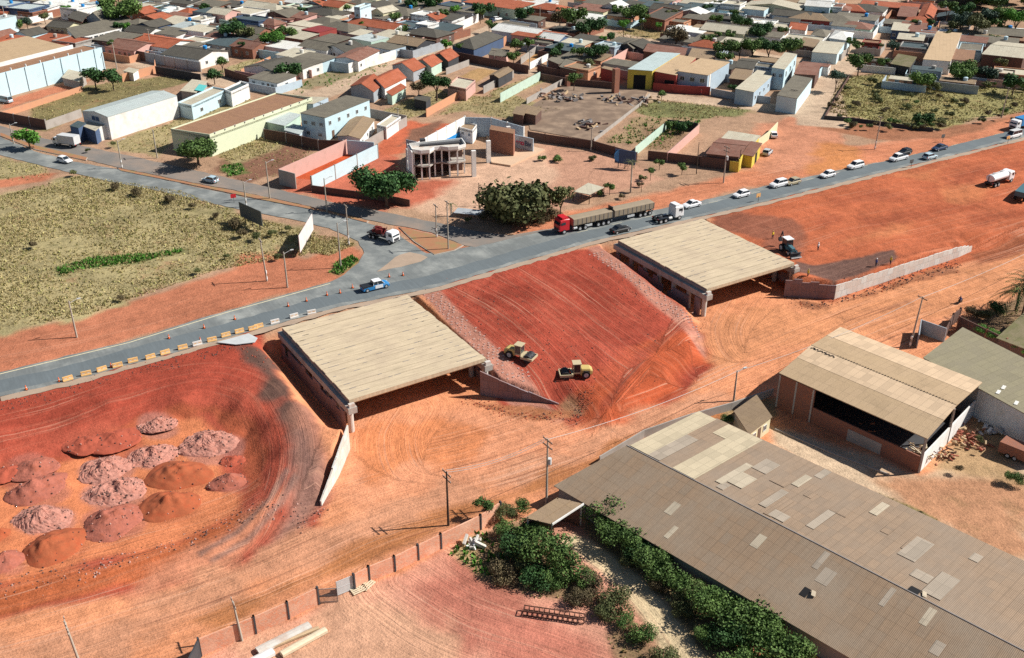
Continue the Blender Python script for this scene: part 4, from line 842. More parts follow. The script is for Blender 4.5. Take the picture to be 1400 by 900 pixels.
# --- cars on the highway and beside it
CG = 'cars on the highway'
t = car(at_hwy((513, 395)), HWY-.02, 'car_blue', 'pickup', 'pickup with black bed, white cab and bright blue front, in the near lane', name='pickup_truck', cat='pickup', hood='car_blue')
for ch in t.children:
    if ch.name.startswith('roof'): ch.data.materials[0] = M('car_white')
for s_ in (-1, 1): mb = MB(); mb.box((.45, s_*.9, .72), (1.5, .05, .62)); mb.build('door', 'car_white', t)
mb = MB(); mb.box((-1.62, 0, .99), (2.0, 1.74, .2)); mb.build('bed_cover', 'car_black', t)
for px, hd, m, k, lb in (((848, 317), HWY, 'car_black', 'sedan', 'black saloon in the near lane between the red lorry and the tractor unit'),
        ((945, 283), HB, 'car_white', 'sedan', 'white saloon directly in front of the white tractor unit'), ((1013, 269), HB, 'car_white', 'hatch', 'small white hatchback between the white saloon and the white suv with a trailer behind'),
        ((1064, 255), HB, 'car_white', 'suv', 'white suv followed closely by a small beige buggy'), ((1131, 242), HB, 'car_white', 'hatch', 'white hatchback beyond the beige buggy, ahead of the white van'),
        ((1169, 230), HB, 'car_white', 'suv', 'tall white estate between a white hatchback and a white pickup'), ((1271, 217), HWY, 'car_lightblue', 'hatch', 'pale blue hatchback alone in the near lane'),
        ((1284, 205), HB, 'car_navy', 'sedan', 'dark navy car passing above the pale blue hatchback'), ((1385, 188), HB, 'car_white', 'van', 'white van behind the blue and white truck')):
    car(at_hwy(px), hd, m, k, lb, CG, name='car')
car(at_hwy((1228, 219)), HB, 'car_white', 'pickup', 'white pickup driving past a dark car on the verge', name='pickup_truck', cat='pickup', group=CG)
car(onground((1236, 211)), HB, 'car_black', 'hatch', 'dark car on the verge close beside the white pickup', name='car')
t = car(at_hwy((1083, 252)), HB, 'car_beige', 'hatch', 'small beige buggy right behind the white suv', CG, name='car')
t = empty('cargo_truck', at_hwy((1394, 176)), HB, 'white and blue truck at the end of the queue on the highway', 'truck'); cab(t, 1.6, 1.8, 1.15, .7, 2.8, 'car_white'); chassis(t, -3.8, 1.7, .9); wheels(t, (2.5, -2.1, -3.2), 1.2, .5, .26, (1, 2)); mb = MB(); mb.loft([ring(-4, 1.2, 1.1, 3.1, .05, 1), ring(1.4, 1.2, 1.1, 3.1, .05, 1)]); mb.build('cargo_box', 'car_blue', t)
car(at_hwy((1057, 187)), R(85), 'car_white', 'hatch', 'white car parked beside the yellow wall end of the ruined shops'); car(at_hwy((1049, 211)), R(60), 'car_silver', 'hatch', 'silver car with its boot raised, parked by the ruined shops')
car(at_hwy((89, 222)), R(-30), 'car_white', 'hatch', 'white hatchback driving on the lower carriageway near the small round tree', name='car'); car(at_hwy((288, 249)), R(152), 'car_lightblue', 'hatch', 'pale blue hatchback on the upper carriageway below the pale yellow warehouse', name='car')
for px, hd, m, k, lb in (((680, 28), R(40), 'car_white', 'hatch', 'white car parked at the wide street end near the big terracotta roof'), ((673, 30), R(70), 'car_navy', 'hatch', 'dark car parked next to the white one near the big terracotta roof'),
        ((393, 120), R(150), 'car_silver', 'hatch', 'silver car parked below the dark tree beside the dry lot'), ((1225, 97), R(160), 'car_green', 'hatch', 'green car parked before the mossy flat roof'), ((1203, 21), R(60), 'car_black', 'suv', 'black car parked near the top of the wide dirt street'), ((1092, 127), R(60), 'car_silver', 'hatch', 'silver car parked between the two pale blue walled sheds'),
        ((868, 119), R(60), 'car_white', 'hatch', 'white car parked by the yellow front of the blue metal shed'), ((8, 140), R(150), 'car_lightblue', 'van', 'pale blue van parked by the long grey blue wall'), ((1190, 38), R(150), 'car_white', 'hatch', 'white car parked across the wide dirt street')):
    car(at_hwy(px), hd, m, k, lb)
# --- people: one continuous body each
def skin_body(joints, edges, radii, name, mats, zcut):
    me = bpy.data.meshes.new(name); me.from_pydata(joints, edges, []); o = bpy.data.objects.new(name, me); COL.objects.link(o)
    md = o.modifiers.new('skin', 'SKIN'); sv = me.skin_vertices[0] if len(me.skin_vertices) else None
    if sv is None:
        bpy.context.view_layer.objects.active = o; bpy.context.view_layer.update(); sv = me.skin_vertices[0] if len(me.skin_vertices) else None
    if sv:
        for i, r in enumerate(radii): sv.data[i].radius = (r, r)
        sv.data[0].use_root = True
    o.modifiers.new('sub', 'SUBSURF').levels = 1
    dg = bpy.context.evaluated_depsgraph_get(); dg.update(); nm = bpy.data.meshes.new_from_object(o.evaluated_get(dg)); bpy.data.objects.remove(o)
    nm.name = name; nm.materials.clear()
    for m in mats: nm.materials.append(M(m))
    for p in nm.polygons:
        c = p.center; p.use_smooth = True; p.material_index = zcut(c)
    return nm
mat('skin_tone', (.25, .13, .08), rough=.6, var=.1, bump=0); mat('shirt_yellow', (.75, .55, .05), rough=.9, bump=0); mat('shirt_blue', (.08, .11, .3), rough=.9, bump=0); mat('shirt_white', (.7, .7, .7), rough=.9, bump=0); mat('trousers', (.03, .035, .06), rough=.9, bump=0); mat('boot', (.02, .015, .012), rough=.8, bump=0); mat('shirt_red', (.4, .04, .04), rough=.9, bump=0)
J_st = [(0, 0, .95), (0, 0, 1.2), (0, 0, 1.42), (0, 0, 1.52), (.02, 0, 1.60), (.02, 0, 1.72), (0, .18, 1.42), (.02, .24, 1.15), (.12, .22, .9), (.16, .21, .80), (0, -.18, 1.42), (.0, -.24, 1.15), (.1, -.22, .9), (.14, -.21, .80), (0, .10, .9), (.03, .11, .5), (0, .12, .1), (.13, .13, .04), (0, -.10, .9), (-.02, -.11, .5), (-.06, -.12, .1), (.07, -.13, .04)]
E_st = [(0, 1), (1, 2), (2, 3), (3, 4), (4, 5), (2, 6), (6, 7), (7, 8), (8, 9), (2, 10), (10, 11), (11, 12), (12, 13), (0, 14), (14, 15), (15, 16), (16, 17), (0, 18), (18, 19), (19, 20), (20, 21)]
R_st = [.14, .14, .15, .065, .10, .09, .07, .05, .038, .04, .07, .05, .038, .04, .10, .07, .045, .05, .10, .07, .045, .05]
J_si = [(0, 0, .82), (.05, 0, 1.05), (.12, 0, 1.28), (.15, 0, 1.38), (.18, 0, 1.46), (.18, 0, 1.57), (.12, .19, 1.27), (.28, .26, 1.08), (.5, .28, 1.05), (.58, .27, 1.05), (.12, -.19, 1.27), (.28, -.26, 1.08), (.5, -.28, 1.05), (.58, -.27, 1.05), (.05, .12, .8), (.42, .18, .72), (.25, .18, .36), (.38, .18, .3), (.05, -.12, .8), (.42, -.18, .72), (.25, -.18, .36), (.38, -.18, .3)]
def person(px, hd, shirt, label, sit=False, loc=None, helmet='yellow_paint'):
    J = J_si if sit else J_st
    def zc(c):
        if sit: return 0 if c.z > 1.36 else (1 if c.z > .88 else (3 if c.z < .42 else 2))
        if c.z > 1.5: return 0
        if abs(c.y) > .19 and c.z < .98: return 0
        return 1 if c.z > .97 else (3 if c.z < .14 else 2)
    me = skin_body(J, E_st, R_st, 'person', ['skin_tone', shirt, 'trousers', 'boot'], zc)
    o = bpy.data.objects.new('person', me); COL.objects.link(o); o.location = loc or onground(px); o.rotation_euler.z = hd; tag(o, label, 'person', 'people on the site')
    h = J[5]; mb = MB(); mb.loft([[(h[0]+r*math.cos(a), r*math.sin(a)*.9, h[2]+z) for a in [2*math.pi*k/12 for k in range(12)]] for z, r in ((-.02, .145), (.0, .13), (.07, .11), (.11, .06))]); mb.build('helmet', helmet, o); return o
person((1118, 343), R(120), 'shirt_white', 'person in a white shirt standing alone on the orange bank', helmet='white_paint')
person((1056, 327), R(-60), 'shirt_yellow', 'person in yellow standing beside the backhoe loader')
person((1197, 365), R(30), 'shirt_blue', 'person in dark blue standing on the dark soil behind the wall', helmet='white_paint')
person((1217, 362), R(200), 'shirt_yellow', 'person in yellow leaning over the dark soil behind the wall')
person((1103, 386), R(20), 'shirt_yellow', 'person in yellow at the edge of the dark soil by the farther bridge')
person((1092, 130), R(20), 'shirt_red', 'person in red by the sheds at the dirt street', helmet='car_black', loc=at_hwy((958, 131)))
# motorcycle and rider
q = onground((1312, 415)); t = empty('motorcycle', q, HB+.2, 'dark motorcycle with a rider on the dirt service road', 'motorcycle')
for x in (-.62, .62):
    mb = MB(); mb.cyl((x, -.06, .32), (x, .06, .32), .32, .32, 16); mb.build('wheel', 'tyre', t)
mb = MB(); mb.loft([ring(-.75, .1, .62, .8, .03), ring(-.1, .14, .5, .85, .04), ring(.25, .15, .55, .98, .05), ring(.5, .08, .7, .95, .03)]); mb.box((0, 0, .42), (.5, .25, .35)); mb.build('body', 'car_black', t)
mb = MB(); mb.cyl((.45, 0, .9), (.62, 0, .32), .04, .04, 6); mb.cyl((.5, -.33, 1.05), (.5, .33, 1.05), .025, .025, 6); mb.cyl((.45, 0, .9), (.5, 0, 1.05), .03, .03, 6); mb.build('handlebar', 'dark_metal', t)
person(None, HB+.2, 'shirt_blue', 'person in dark clothes riding the motorcycle on the service road', sit=True, loc=q, helmet='car_black')
# --- barriers and cones
mat('barrier_orange', (.72, .43, .17), rough=.6, var=.2, scale=1.2, bump=.05); mat('barrier_white', (.66, .62, .58), rough=.6, var=.2, scale=1.2, bump=.05); mat('cone_orange', (.75, .16, .05), rough=.6, bump=0)
def barrier_mesh():
    mb = MB()
    prof = [(-.3, 0), (.3, 0), (.3, .22), (.2, .38), (.17, .95), (-.17, .95), (-.2, .38), (-.3, .22)]
    mb.loft([[(x, y*s, z*(1 if s > .97 else .98)) for y, z in prof] for x, s in ((-.95, .9), (-.9, 1), (.9, 1), (.95, .9))]); return mb
def barrier(px, m, noun, i):
    q = onground(px); q.z = max(q.z, ZT); mb = barrier_mesh(); t = empty('road_barrier', q, HWY+random.Random(i).uniform(-.12, .12)); mb.build('body', m, t)
    s = MB(); [s.box((x, 0, .55), (.5, .39, .22)) for x in (-.45, .45)]; s.build('reflective_band', 'barrier_white' if m == 'barrier_orange' else 'barrier_orange', t)
    t.scale = (.8, .75, .75); auto(t, 'barrier', noun, 'in the row along the highway edge', 'plastic barriers along the highway edge')
for i, px in enumerate([(93, 520), (118, 513), (139.5, 507), (161, 501.5), (182, 495), (206, 490), (226, 484), (250, 477), (290, 466.5), (309, 460), (327.5, 455), (346, 451), (354, 448)]): barrier(px, 'barrier_orange', 'orange plastic barrier', i)
for i, px in enumerate([(270, 472), (376, 442), (402, 434), (426, 429)]): barrier(px, 'barrier_white', 'white plastic barrier', i+40)
cone0 = None
for px in [(36, 533), (81, 522), (152, 502), (231, 463), (279, 449), (321, 437), (394, 419), (419, 412), (447, 404), (465, 401), (482, 394), (532, 379), (551, 377), (274, 467)]:
    q = G(px, ZT+.02)
    if cone0 is None:
        cone0 = t = empty('traffic_cone', q); mb = MB(); mb.cyl((0, 0, .04), (0, 0, .8), .2, .04, 12); mb.build('cone', 'cone_orange', t); mb = MB(); mb.box((0, 0, .025), (.5, .5, .05)); mb.build('base', 'car_black', t); mb = MB(); mb.cyl((0, 0, .4), (0, 0, .58), .125, .085, 12); mb.build('white_band', 'white_paint', t)
    else: t = copy_tree(cone0); t.location = q
    auto(t, 'traffic cone', 'orange traffic cone with a white band', 'on the highway', 'traffic cones on the highway')
# grey sheet over the hole beside the nearest bridge
mat('grey_sheet', (.48, .50, .50), rough=.8, var=.2, scale=.8, bump=.1)
mb = MB(); P = [G(p, 4.75) for p in ((296, 468), (340, 456), (352, 462), (348, 468), (322, 471))]; mb.slab(P, .12); o = mb.build('cover_slab', 'grey_sheet'); tag(o, 'pale grey slab lying over a hole at the end of the barrier row', 'slab')
# --- poles
mat('pole_concrete', (.40, .36, .30), rough=.9, var=.2, scale=2, bump=.05); mat('wood_dark', (.06, .045, .035), rough=.9, var=.3, scale=3)
def solve_h(base, toppy):
    for k in range(1, 400):
        z = k*.05
        if PR((base.x, base.y, base.z+z))[1] <= toppy: return z
    return 9
TOPS = {}
def pole(px, topy, label, arms=1, lamp=False, dark=False, bands=False, rz=.5, transformer=False, r=.15, name='utility_pole', lean=0, key=None, palm=False):
    q = onground(px); h = solve_h(q, topy); t = empty(name, q, rz, label, 'lamp post' if name == 'street_lamp' else 'utility pole'); m = 'wood_dark' if dark else 'pole_concrete'
    mb = MB(); mb.cyl((0, 0, -.3), (lean*h, 0, h), r*1.15, r*.7, 8); mb.build('shaft', m, t)
    for k in range(arms):
        z = h-.3-k*.9; mb = MB(); mb.box((lean*z, 0, z), (.1, 2.0, .12)); a = mb.build('crossarm', 'wood_dark', t); mb = MB()
        for y in (-.9, -.3, .35, .9): mb.cyl((lean*z, y, z+.05), (lean*z, y, z+.28), .06, .04, 6)
        mb.build('insulator', 'concrete_light', a)
    if transformer: mb = MB(); mb.cyl((.35, 0, h*.62), (.35, 0, h*.62+.9), .3, .3, 10); mb.build('transformer', 'galv', t)
    if lamp: mb = MB(); mb.cyl((lean*h, 0, h-.4), (lean*h+1.3, 0, h+.1), .04, .04, 6); a = mb.build('lamp_arm', 'galv', t); mb = MB(); mb.box((lean*h+1.55, 0, h+.1), (.6, .25, .12)); mb.build('lamp_head', 'galv', a)
    if bands: mb = MB(); [mb.cyl((0, 0, z), (0, 0, z+.55), r*1.22, r*1.2, 8) for z in (.3, 1.5)]; mb.build('painted_band', 'white_paint' if not dark else 'car_black', t)
    if key: TOPS[key] = (q, h)
    return t
pole((613, 718), 645, 'dark utility pole with two crossarms standing at the brick yard wall', 2, dark=True, key='a', rz=.6)
pole((747, 692), 600, 'tall utility pole with a transformer behind the small brown roofed shed', 2, transformer=True, key='b', rz=.6)
pole((1003, 548), 507, 'short street lamp pole beside the small brown roofed house', 0, lamp=True, name='street_lamp', key='c')
pole((1244, 474), 407, 'leaning grey utility pole behind the tan warehouse', 1, bands=True, key='d', lean=.07)
pole((331, 876), 822, 'grey utility pole by the brick wall at the near yard corner', 1, key='e', lean=-.05)
pole((112, 915), 848, 'mottled utility pole on the service road at the bottom', 2, key='f', lean=-.06)
pole((105, 461), 412, 'lone pole on the pink verge beside the dry field', 0, lamp=True, name='street_lamp')
pole((365, 384), 327, 'leaning concrete pole on the bare patch, left of the shorter one', 1, bands=True, lean=-.04); pole((393, 393), 345, 'shorter concrete pole beside the road bend', 0, lamp=True, name='street_lamp')
pole((466, 366), 305, 'concrete pole on the grassy corner nearest the junction', 0, lamp=True, name='street_lamp'); pole((477, 335), 281, 'banded concrete pole at the edge of the junction curve', 1, bands=True)
pole((447, 290), 244, 'pole at the end of the median strip above the junction', 0, lamp=True, name='street_lamp'); pole((369, 272), 221, 'pole on the median strip right of the pale blue car', 0, lamp=True, name='street_lamp')
pole((297, 251), 241, 'very short marker pole next to the pale blue hatchback', 0, name='utility_pole', r=.08); pole((167, 230), 192, 'banded pole on the median tip below the white warehouse', 0, lamp=True, name='street_lamp', bands=True); pole((215, 216), 178, 'utility pole beside the shadow of the pale yellow warehouse', 1)
pole((19, 197), 170, 'thin pole left of the small round tree', 0, lamp=True, name='street_lamp'); pole((337, 283), 248, 'pole standing behind the dark billboard', 0, lamp=True, name='street_lamp', bands=True)
pole((597, 325), 280, 'banded pole on the traffic island, the left one of the pair', 1, bands=True); pole((613, 341), 275, 'tall pole on the traffic island, the right one of the pair', 1, dark=False); pole((655, 281), 250, 'thin dark post on the paved forecourt', 0, dark=True, r=.1)
pole((989, 250), 200, 'tall utility pole in front of the ruined shops', 2, transformer=True); pole((952, 238), 195, 'thin pole at the left end of the yellow brick wall', 0, r=.1, dark=True); pole((1010, 234), 205, 'thin pole right of the yellow brick wall', 0, r=.1, dark=True)
pole((1196, 204), 160, 'banded utility pole on the dirt verge below the dry field', 1, bands=True, lean=.04); pole((1369, 161), 120, 'utility pole at the far end of the dry field', 1, lean=.04); pole((808, 206), 175, 'thin pale pole by the long dark brick wall', 0, lamp=True, name='street_lamp')
for px, ty, lb in (((160, 95), 58, 'dark pole by the dirt street beside the long grey warehouse'), ((207, 72), 40, 'black pole before the terracotta roofed house on the left'), ((676, 88), 68, 'pole by the long brown wall below the grey hip roof'), ((724, 95), 70, 'thin pole by the tilled plot'), ((738, 34), 10, 'pole on the far street by the terracotta roof'), ((9, 35), 8, 'far pole above the red lot'), ((57, 52), 38, 'pole in the scrub beside the asphalt street'), ((62, 18), 2, 'far pole by the dark blue wall'), ((925, 120), 95, 'pole before the grey blue walled block'), ((1083, 146), 122, 'thin pole at the pale blue walled shed'), ((1130, 100), 84, 'short pole at the street corner by the red tiled shed'), ((558, 73), 48, 'thin pole by the pink wall'), ((545, 172), 148, 'thin post on the red lot below the grey wall'), ((440, 165), 140, 'thin post behind the white two storey house'), ((943, 25), 4, 'far pole in front of the long grey houses')):
    pole(px, ty, lb, 1, rz=1.0)
# cables strung between the pole tops
mat('cable', (.5, .46, .43), rough=.7, var=.1, bump=0)
def cable(a, b, label, sag=.9, dy=0):
    mb = MB(); (qa, ha), (qb, hb_) = a, b; p0 = Vector((qa.x, qa.y+dy, qa.z+ha-.1)); p1 = Vector((qb.x, qb.y+dy, qb.z+hb_-.1)); prev = p0
    for k in range(1, 17):
        t = k/16; p = p0.lerp(p1, t); p.z -= sag*4*t*(1-t); mb.cyl(prev, p, .035, .035, 5, cap=False); prev = p
    tag(mb.build('overhead_cable', 'cable'), label, 'cable', 'overhead cables along the service road')
q = G((1470, 360)); TOPS['g'] = (q, 9.)
cable(TOPS['b'], TOPS['c'], 'overhead cable from the transformer pole to the short street lamp'); cable(TOPS['c'], TOPS['d'], 'overhead cable from the short street lamp to the pole behind the tan warehouse'); cable(TOPS['d'], TOPS['g'], 'overhead cable leaving the pole behind the tan warehouse towards the palms')
for d in (0, .5): cable(TOPS['a'], TOPS['b'], 'pair of overhead cables between the dark pole and the transformer pole', dy=d)
# ================================================================ BUILDINGS
for k, c, c2 in (('fib', (.185, .165, .125), (.13, .115, .09)), ('fibd', (.10, .092, .075), (.075, .068, .055)), ('tan', (.49, .35, .215), (.42, .30, .18)), ('tanb', (.29, .205, .125), (.24, .17, .11)), ('cream', (.52, .48, .37), (.42, .37, .28)), ('white', (.74, .74, .70), (.60, .58, .53)), ('galv', (.44, .50, .49), (.38, .42, .41)), ('brown', (.30, .165, .095), (.24, .13, .08)), ('slate', (.075, .11, .12), (.06, .08, .085)), ('cyan', (.47, .56, .55), (.42, .5, .5)), ('moss', (.15, .14, .06), (.2, .16, .1)), ('turq', (.10, .50, .48), (.1, .4, .4)), ('red', (.28, .04, .04), (.2, .04, .04)), ('brick', (.34, .125, .065), (.25, .1, .06))):
    mat('roof_'+k, c, rough=.85, var=.25, scale=.35, fine=.16, fscale=4, bump=.35, kind='sheet', c2=c2, obj_var=.1)
mat('roof_terr', (.46, .125, .055), rough=.9, var=.25, scale=.4, fine=.18, fscale=4, bump=.4, kind='tile', c2=(.36, .11, .06), obj_var=.12)
mat('roof_terrd', (.29, .125, .085), rough=.9, var=.3, scale=.5, fine=.2, fscale=4, bump=.4, kind='tile', c2=(.22, .12, .09), obj_var=.1)
for k, c, c2 in (('white', (.76, .76, .74), (.62, .59, .54)), ('blue', (.42, .52, .60), (.36, .43, .49)), ('grey', (.34, .37, .40), (.28, .29, .30)), ('lblue', (.52, .68, .74), (.46, .58, .62)), ('pink', (.60, .36, .31), (.5, .3, .25)), ('cement', (.36, .33, .30), (.28, .25, .22)), ('green', (.48, .62, .52), (.4, .5, .42)), ('cream', (.62, .58, .38), (.52, .47, .32)), ('yellow', (.62, .50, .08), (.5, .38, .08)), ('orange', (.56, .28, .16), (.48, .24, .15)), ('dark', (.06, .06, .065), (.04, .04, .045)), ('red', (.32, .06, .05), (.24, .05, .04)), ('navy', (.07, .11, .2), (.06, .09, .15)), ('pale', (.62, .66, .47), (.55, .58, .42))):
    mat('wall_'+k, c, rough=.9, var=.14, scale=.5, fine=.08, fscale=4, bump=.08, c2=c2, obj_var=.06)
mat('wall_brick', (.34, .125, .065), rough=.95, var=.2, scale=.6, fine=.15, fscale=5, bump=.3, kind='brick', c2=(.25, .11, .075), obj_var=.1)
mat('wall_brickd', (.16, .07, .045), rough=.95, var=.25, scale=.6, fine=.15, fscale=5, bump=.3, kind='brick', c2=(.10, .06, .05), obj_var=.1)
mat('wall_brickp', (.72, .29, .16), rough=.95, var=.25, scale=.45, fine=.18, fscale=5, bump=.35, kind='brick', c2=(.66, .38, .26), obj_var=.06)
mat('frame', (.6, .6, .58), rough=.6, var=.1, bump=0); mat('door', (.16, .10, .07), rough=.7, var=.2, bump=0); mat('opening', (.012, .012, .014), rough=.9, bump=0)
def RM(k): return 'roof_'+k
def WM(k): return 'wall_'+k
def lift(p, z): return Vector((p[0], p[1], z))
def facepts(P, i, inset=0): a, b = P[i % 4], P[(i+1) % 4]; return Vector((a.x, a.y, 0)), Vector((b.x, b.y, 0))
def opening(t, P, face, pos, w, h, sill, z0, name='window', m='glass'):
    a, b = facepts(P, face); d = (b-a); L = d.length; d.normalize(); n = Vector((d.y, -d.x, 0)); c = a+d*(L*pos); rz = math.atan2(d.y, d.x)
    mb = MB(); mb.box(c+n*.01+Vector((0, 0, z0+sill+h/2)), (w, .09, h), rz); mb.mi = 1
    if name == 'window':
        for dz in (-h/2, h/2): mb.box(c+n*.05+Vector((0, 0, z0+sill+h/2+dz)), (w+.12, .1, .09), rz)
        for dx in (-w/2, 0, w/2): mb.box(c+d*dx+n*.05+Vector((0, 0, z0+sill+h/2)), (.07, .08, h-.1), rz)
    world_child(mb.build(name, [m, 'frame']), t)
def bldg(name, cat, label, A, B, C, h, z0=ZT, roof='shed', ridge='ab', rise=.8, rm='fib', wm='white', over=.3, par=0, wins=(), doors=(), wface=None, world=False, gables=True, parm=None, walls=True, th=.12, zone=None, group=None, open_faces=()):
    if world: P = [Vector(q) for q in (A, B, C)]
    else: P = [G(q, z0+h) for q in (A, B, C)]
    for p in P: p.z = z0
    P.append(P[0]+P[2]-P[1])
    ar = sum(P[i].x*P[(i+1) % 4].y-P[(i+1) % 4].x*P[i].y for i in range(4))
    if ar < 0: P = [P[1], P[0], P[3], P[2]]
    c = sum(P, Vector())/4; t = empty(name, c, 0)
    if zone: auto(t, cat, label, zone, group)
    else: tag(t, label, cat, group)
    ab = (P[1]-P[0]).normalized(); bc = (P[2]-P[1]).normalized(); o = over if not par else 0
    I = [P[0]+ab*o+bc*o, P[1]-ab*o+bc*o, P[2]-ab*o-bc*o, P[3]+ab*o-bc*o]     # wall line
    zt = z0+h
    if ridge == 'bc': Q = [P[1], P[2], P[3], P[0]]; J = [I[1], I[2], I[3], I[0]]
    else: Q = list(P); J = list(I)
    up = lambda v, z: Vector((v.x, v.y, z))
    r1, r2 = (Q[0]+Q[3])/2, (Q[1]+Q[2])/2
    if walls:
        mb = MB(); zw = zt-.06
        if roof == 'gable':
            k = rise*(1-2*o/max((Q[3]-Q[0]).length, 1)) if not par else rise
            s1, s2 = (J[0]+J[3])/2, (J[1]+J[2])/2
            vs = [up(v, z0-.4) for v in J]+[up(v, zw+rise*(2*o/max((Q[3]-Q[0]).length, 1))) for v in J]+[up(s1, zw+rise), up(s2, zw+rise)]
            mb.add(vs, [(0, 1, 5, 4), (2, 3, 7, 6), (1, 2, 6, 9, 5), (3, 0, 4, 8, 7), (4, 5, 9, 8), (6, 7, 8, 9)])
        elif roof == 'shed':
            vs = [up(v, z0-.4) for v in J]+[up(J[0], zw), up(J[1], zw), up(J[2], zw+rise*.98), up(J[3], zw+rise*.98)]
            mb.add(vs, [(0, 1, 5, 4), (1, 2, 6, 5), (2, 3, 7, 6), (3, 0, 4, 7), (4, 5, 6, 7)])
        else: mb.prism([(v.x, v.y) for v in J], z0-.4, zw)
        world_child(mb.build('wall', WM(wm)), t)
    uvd = math.atan2(ab.y, ab.x) if ridge == 'ab' else math.atan2(bc.y, bc.x)
    mb = MB()
    if roof == 'gable':
        mb.slab([up(Q[0], zt), up(Q[1], zt), up(r2, zt+rise), up(r1, zt+rise)], th); mb.slab([up(Q[2], zt), up(Q[3], zt), up(r1, zt+rise), up(r2, zt+rise)], th)
        e = (r2-r1).normalized(); mb.box((r1+r2)/2+Vector((0, 0, zt-z0+rise+.02)), ((r2-r1).length, .35, .09), math.atan2(e.y, e.x))
    elif roof == 'hip':
        w_ = (Q[3]-Q[0]).length/2; e = (r2-r1).normalized(); L = (r2-r1).length; k = min(w_, L*.45); a, b = r1+e*k, r2-e*k
        a, b = up(a, zt+rise), up(b, zt+rise); q = [up(v, zt) for v in Q]; lo = [up(v, zt-th) for v in Q]
        mb.add(q+lo+[a, b], [(0, 1, 9, 8), (1, 2, 9), (2, 3, 8, 9), (3, 0, 8), (4, 7, 6, 5), (0, 4, 5, 1), (1, 5, 6, 2), (2, 6, 7, 3), (3, 7, 4, 0)])
    elif roof == 'shed':
        mb.slab([up(Q[0], zt), up(Q[1], zt), up(Q[2], zt+rise), up(Q[3], zt+rise)], th)
    else: mb.slab([up(v, zt) for v in Q], th)
    world_child(mb.build('roof', RM(rm), uvax=uvd), t)
    if par:
        mb = MB(); zp = zt+par+(rise if roof in ('gable', 'shed') else 0)*.5
        for i in range(4):
            a, b = P[i], P[(i+1) % 4]; d = (b-a).normalized(); n = Vector((-d.y, d.x, 0))*.18
            mb.prism([(v.x, v.y) for v in (a+d*.001, b, b+n, a+n)], zt-.5, zp+.01*i)
        world_child(mb.build('parapet', WM(parm or wm)), t)
    for w in wins:
        face, n, ww, hh, sill = w[:5]; m = w[5] if len(w) > 5 else 'glass'
        for k in range(n): opening(t, I, face, (k+.5)/n, ww, hh, sill, z0, 'window', m)
    for face, pos, ww, hh in doors: opening(t, I, face, pos, ww, hh, 0, z0, 'door', 'door' if hh < 2.4 else 'opening')
    t['_f'] = 0; del t['_f']
    return t, P, I
def wallrun(label, pts, h, m, z0=ZT, th=.18, name='boundary_wall', cat='wall', posts=0, postm='cement', zone=None, group=None, px=True, coping=None, gate=None, hs=None):
    P = W(pts, z0) if px else [Vector((a, b, z0)) for a, b in pts]; t = empty(name, P[0]); mb = MB(); t['kind'] = 'thing'
    if zone: auto(t, cat, label, zone, group)
    else: tag(t, label, cat, group)
    for i, (a, b) in enumerate(zip(P, P[1:])):
        d = (b-a).normalized(); n = Vector((-d.y, d.x, 0))*th/2; e = d*(th/2-.003*i)
        L = (b-a).length; k = max(1, int(L/6)) if hs else 1
        mb.prism([(v.x, v.y) for v in (a-n-e, b-n+e, b+n+e, a+n-e)], z0-.5, z0+h-.004*i)
    world_child(mb.build('masonry', WM(m)), t)
    if coping:
        mb = MB()
        for i, (a, b) in enumerate(zip(P, P[1:])):
            d = (b-a).normalized(); n = Vector((-d.y, d.x, 0))*(th/2+.05); mb.prism([(v.x, v.y) for v in (a-n, b-n, b+n, a+n)], z0+h-.02*(i+1), z0+h+.06+.004*i)
        world_child(mb.build('coping', WM(coping)), t)
    if posts:
        for a, b in zip(P, P[1:]):
            L = (b-a).length; n = max(1, round(L/posts))
            for k in range(n+1):
                q = a.lerp(b, k/n); d = (b-a).normalized(); mb = MB(); mb.box((q.x, q.y, z0+h/2), (.2, th+.16, h+.36), math.atan2(d.y, d.x)); world_child(mb.build('post', WM(postm)), t)
    return t
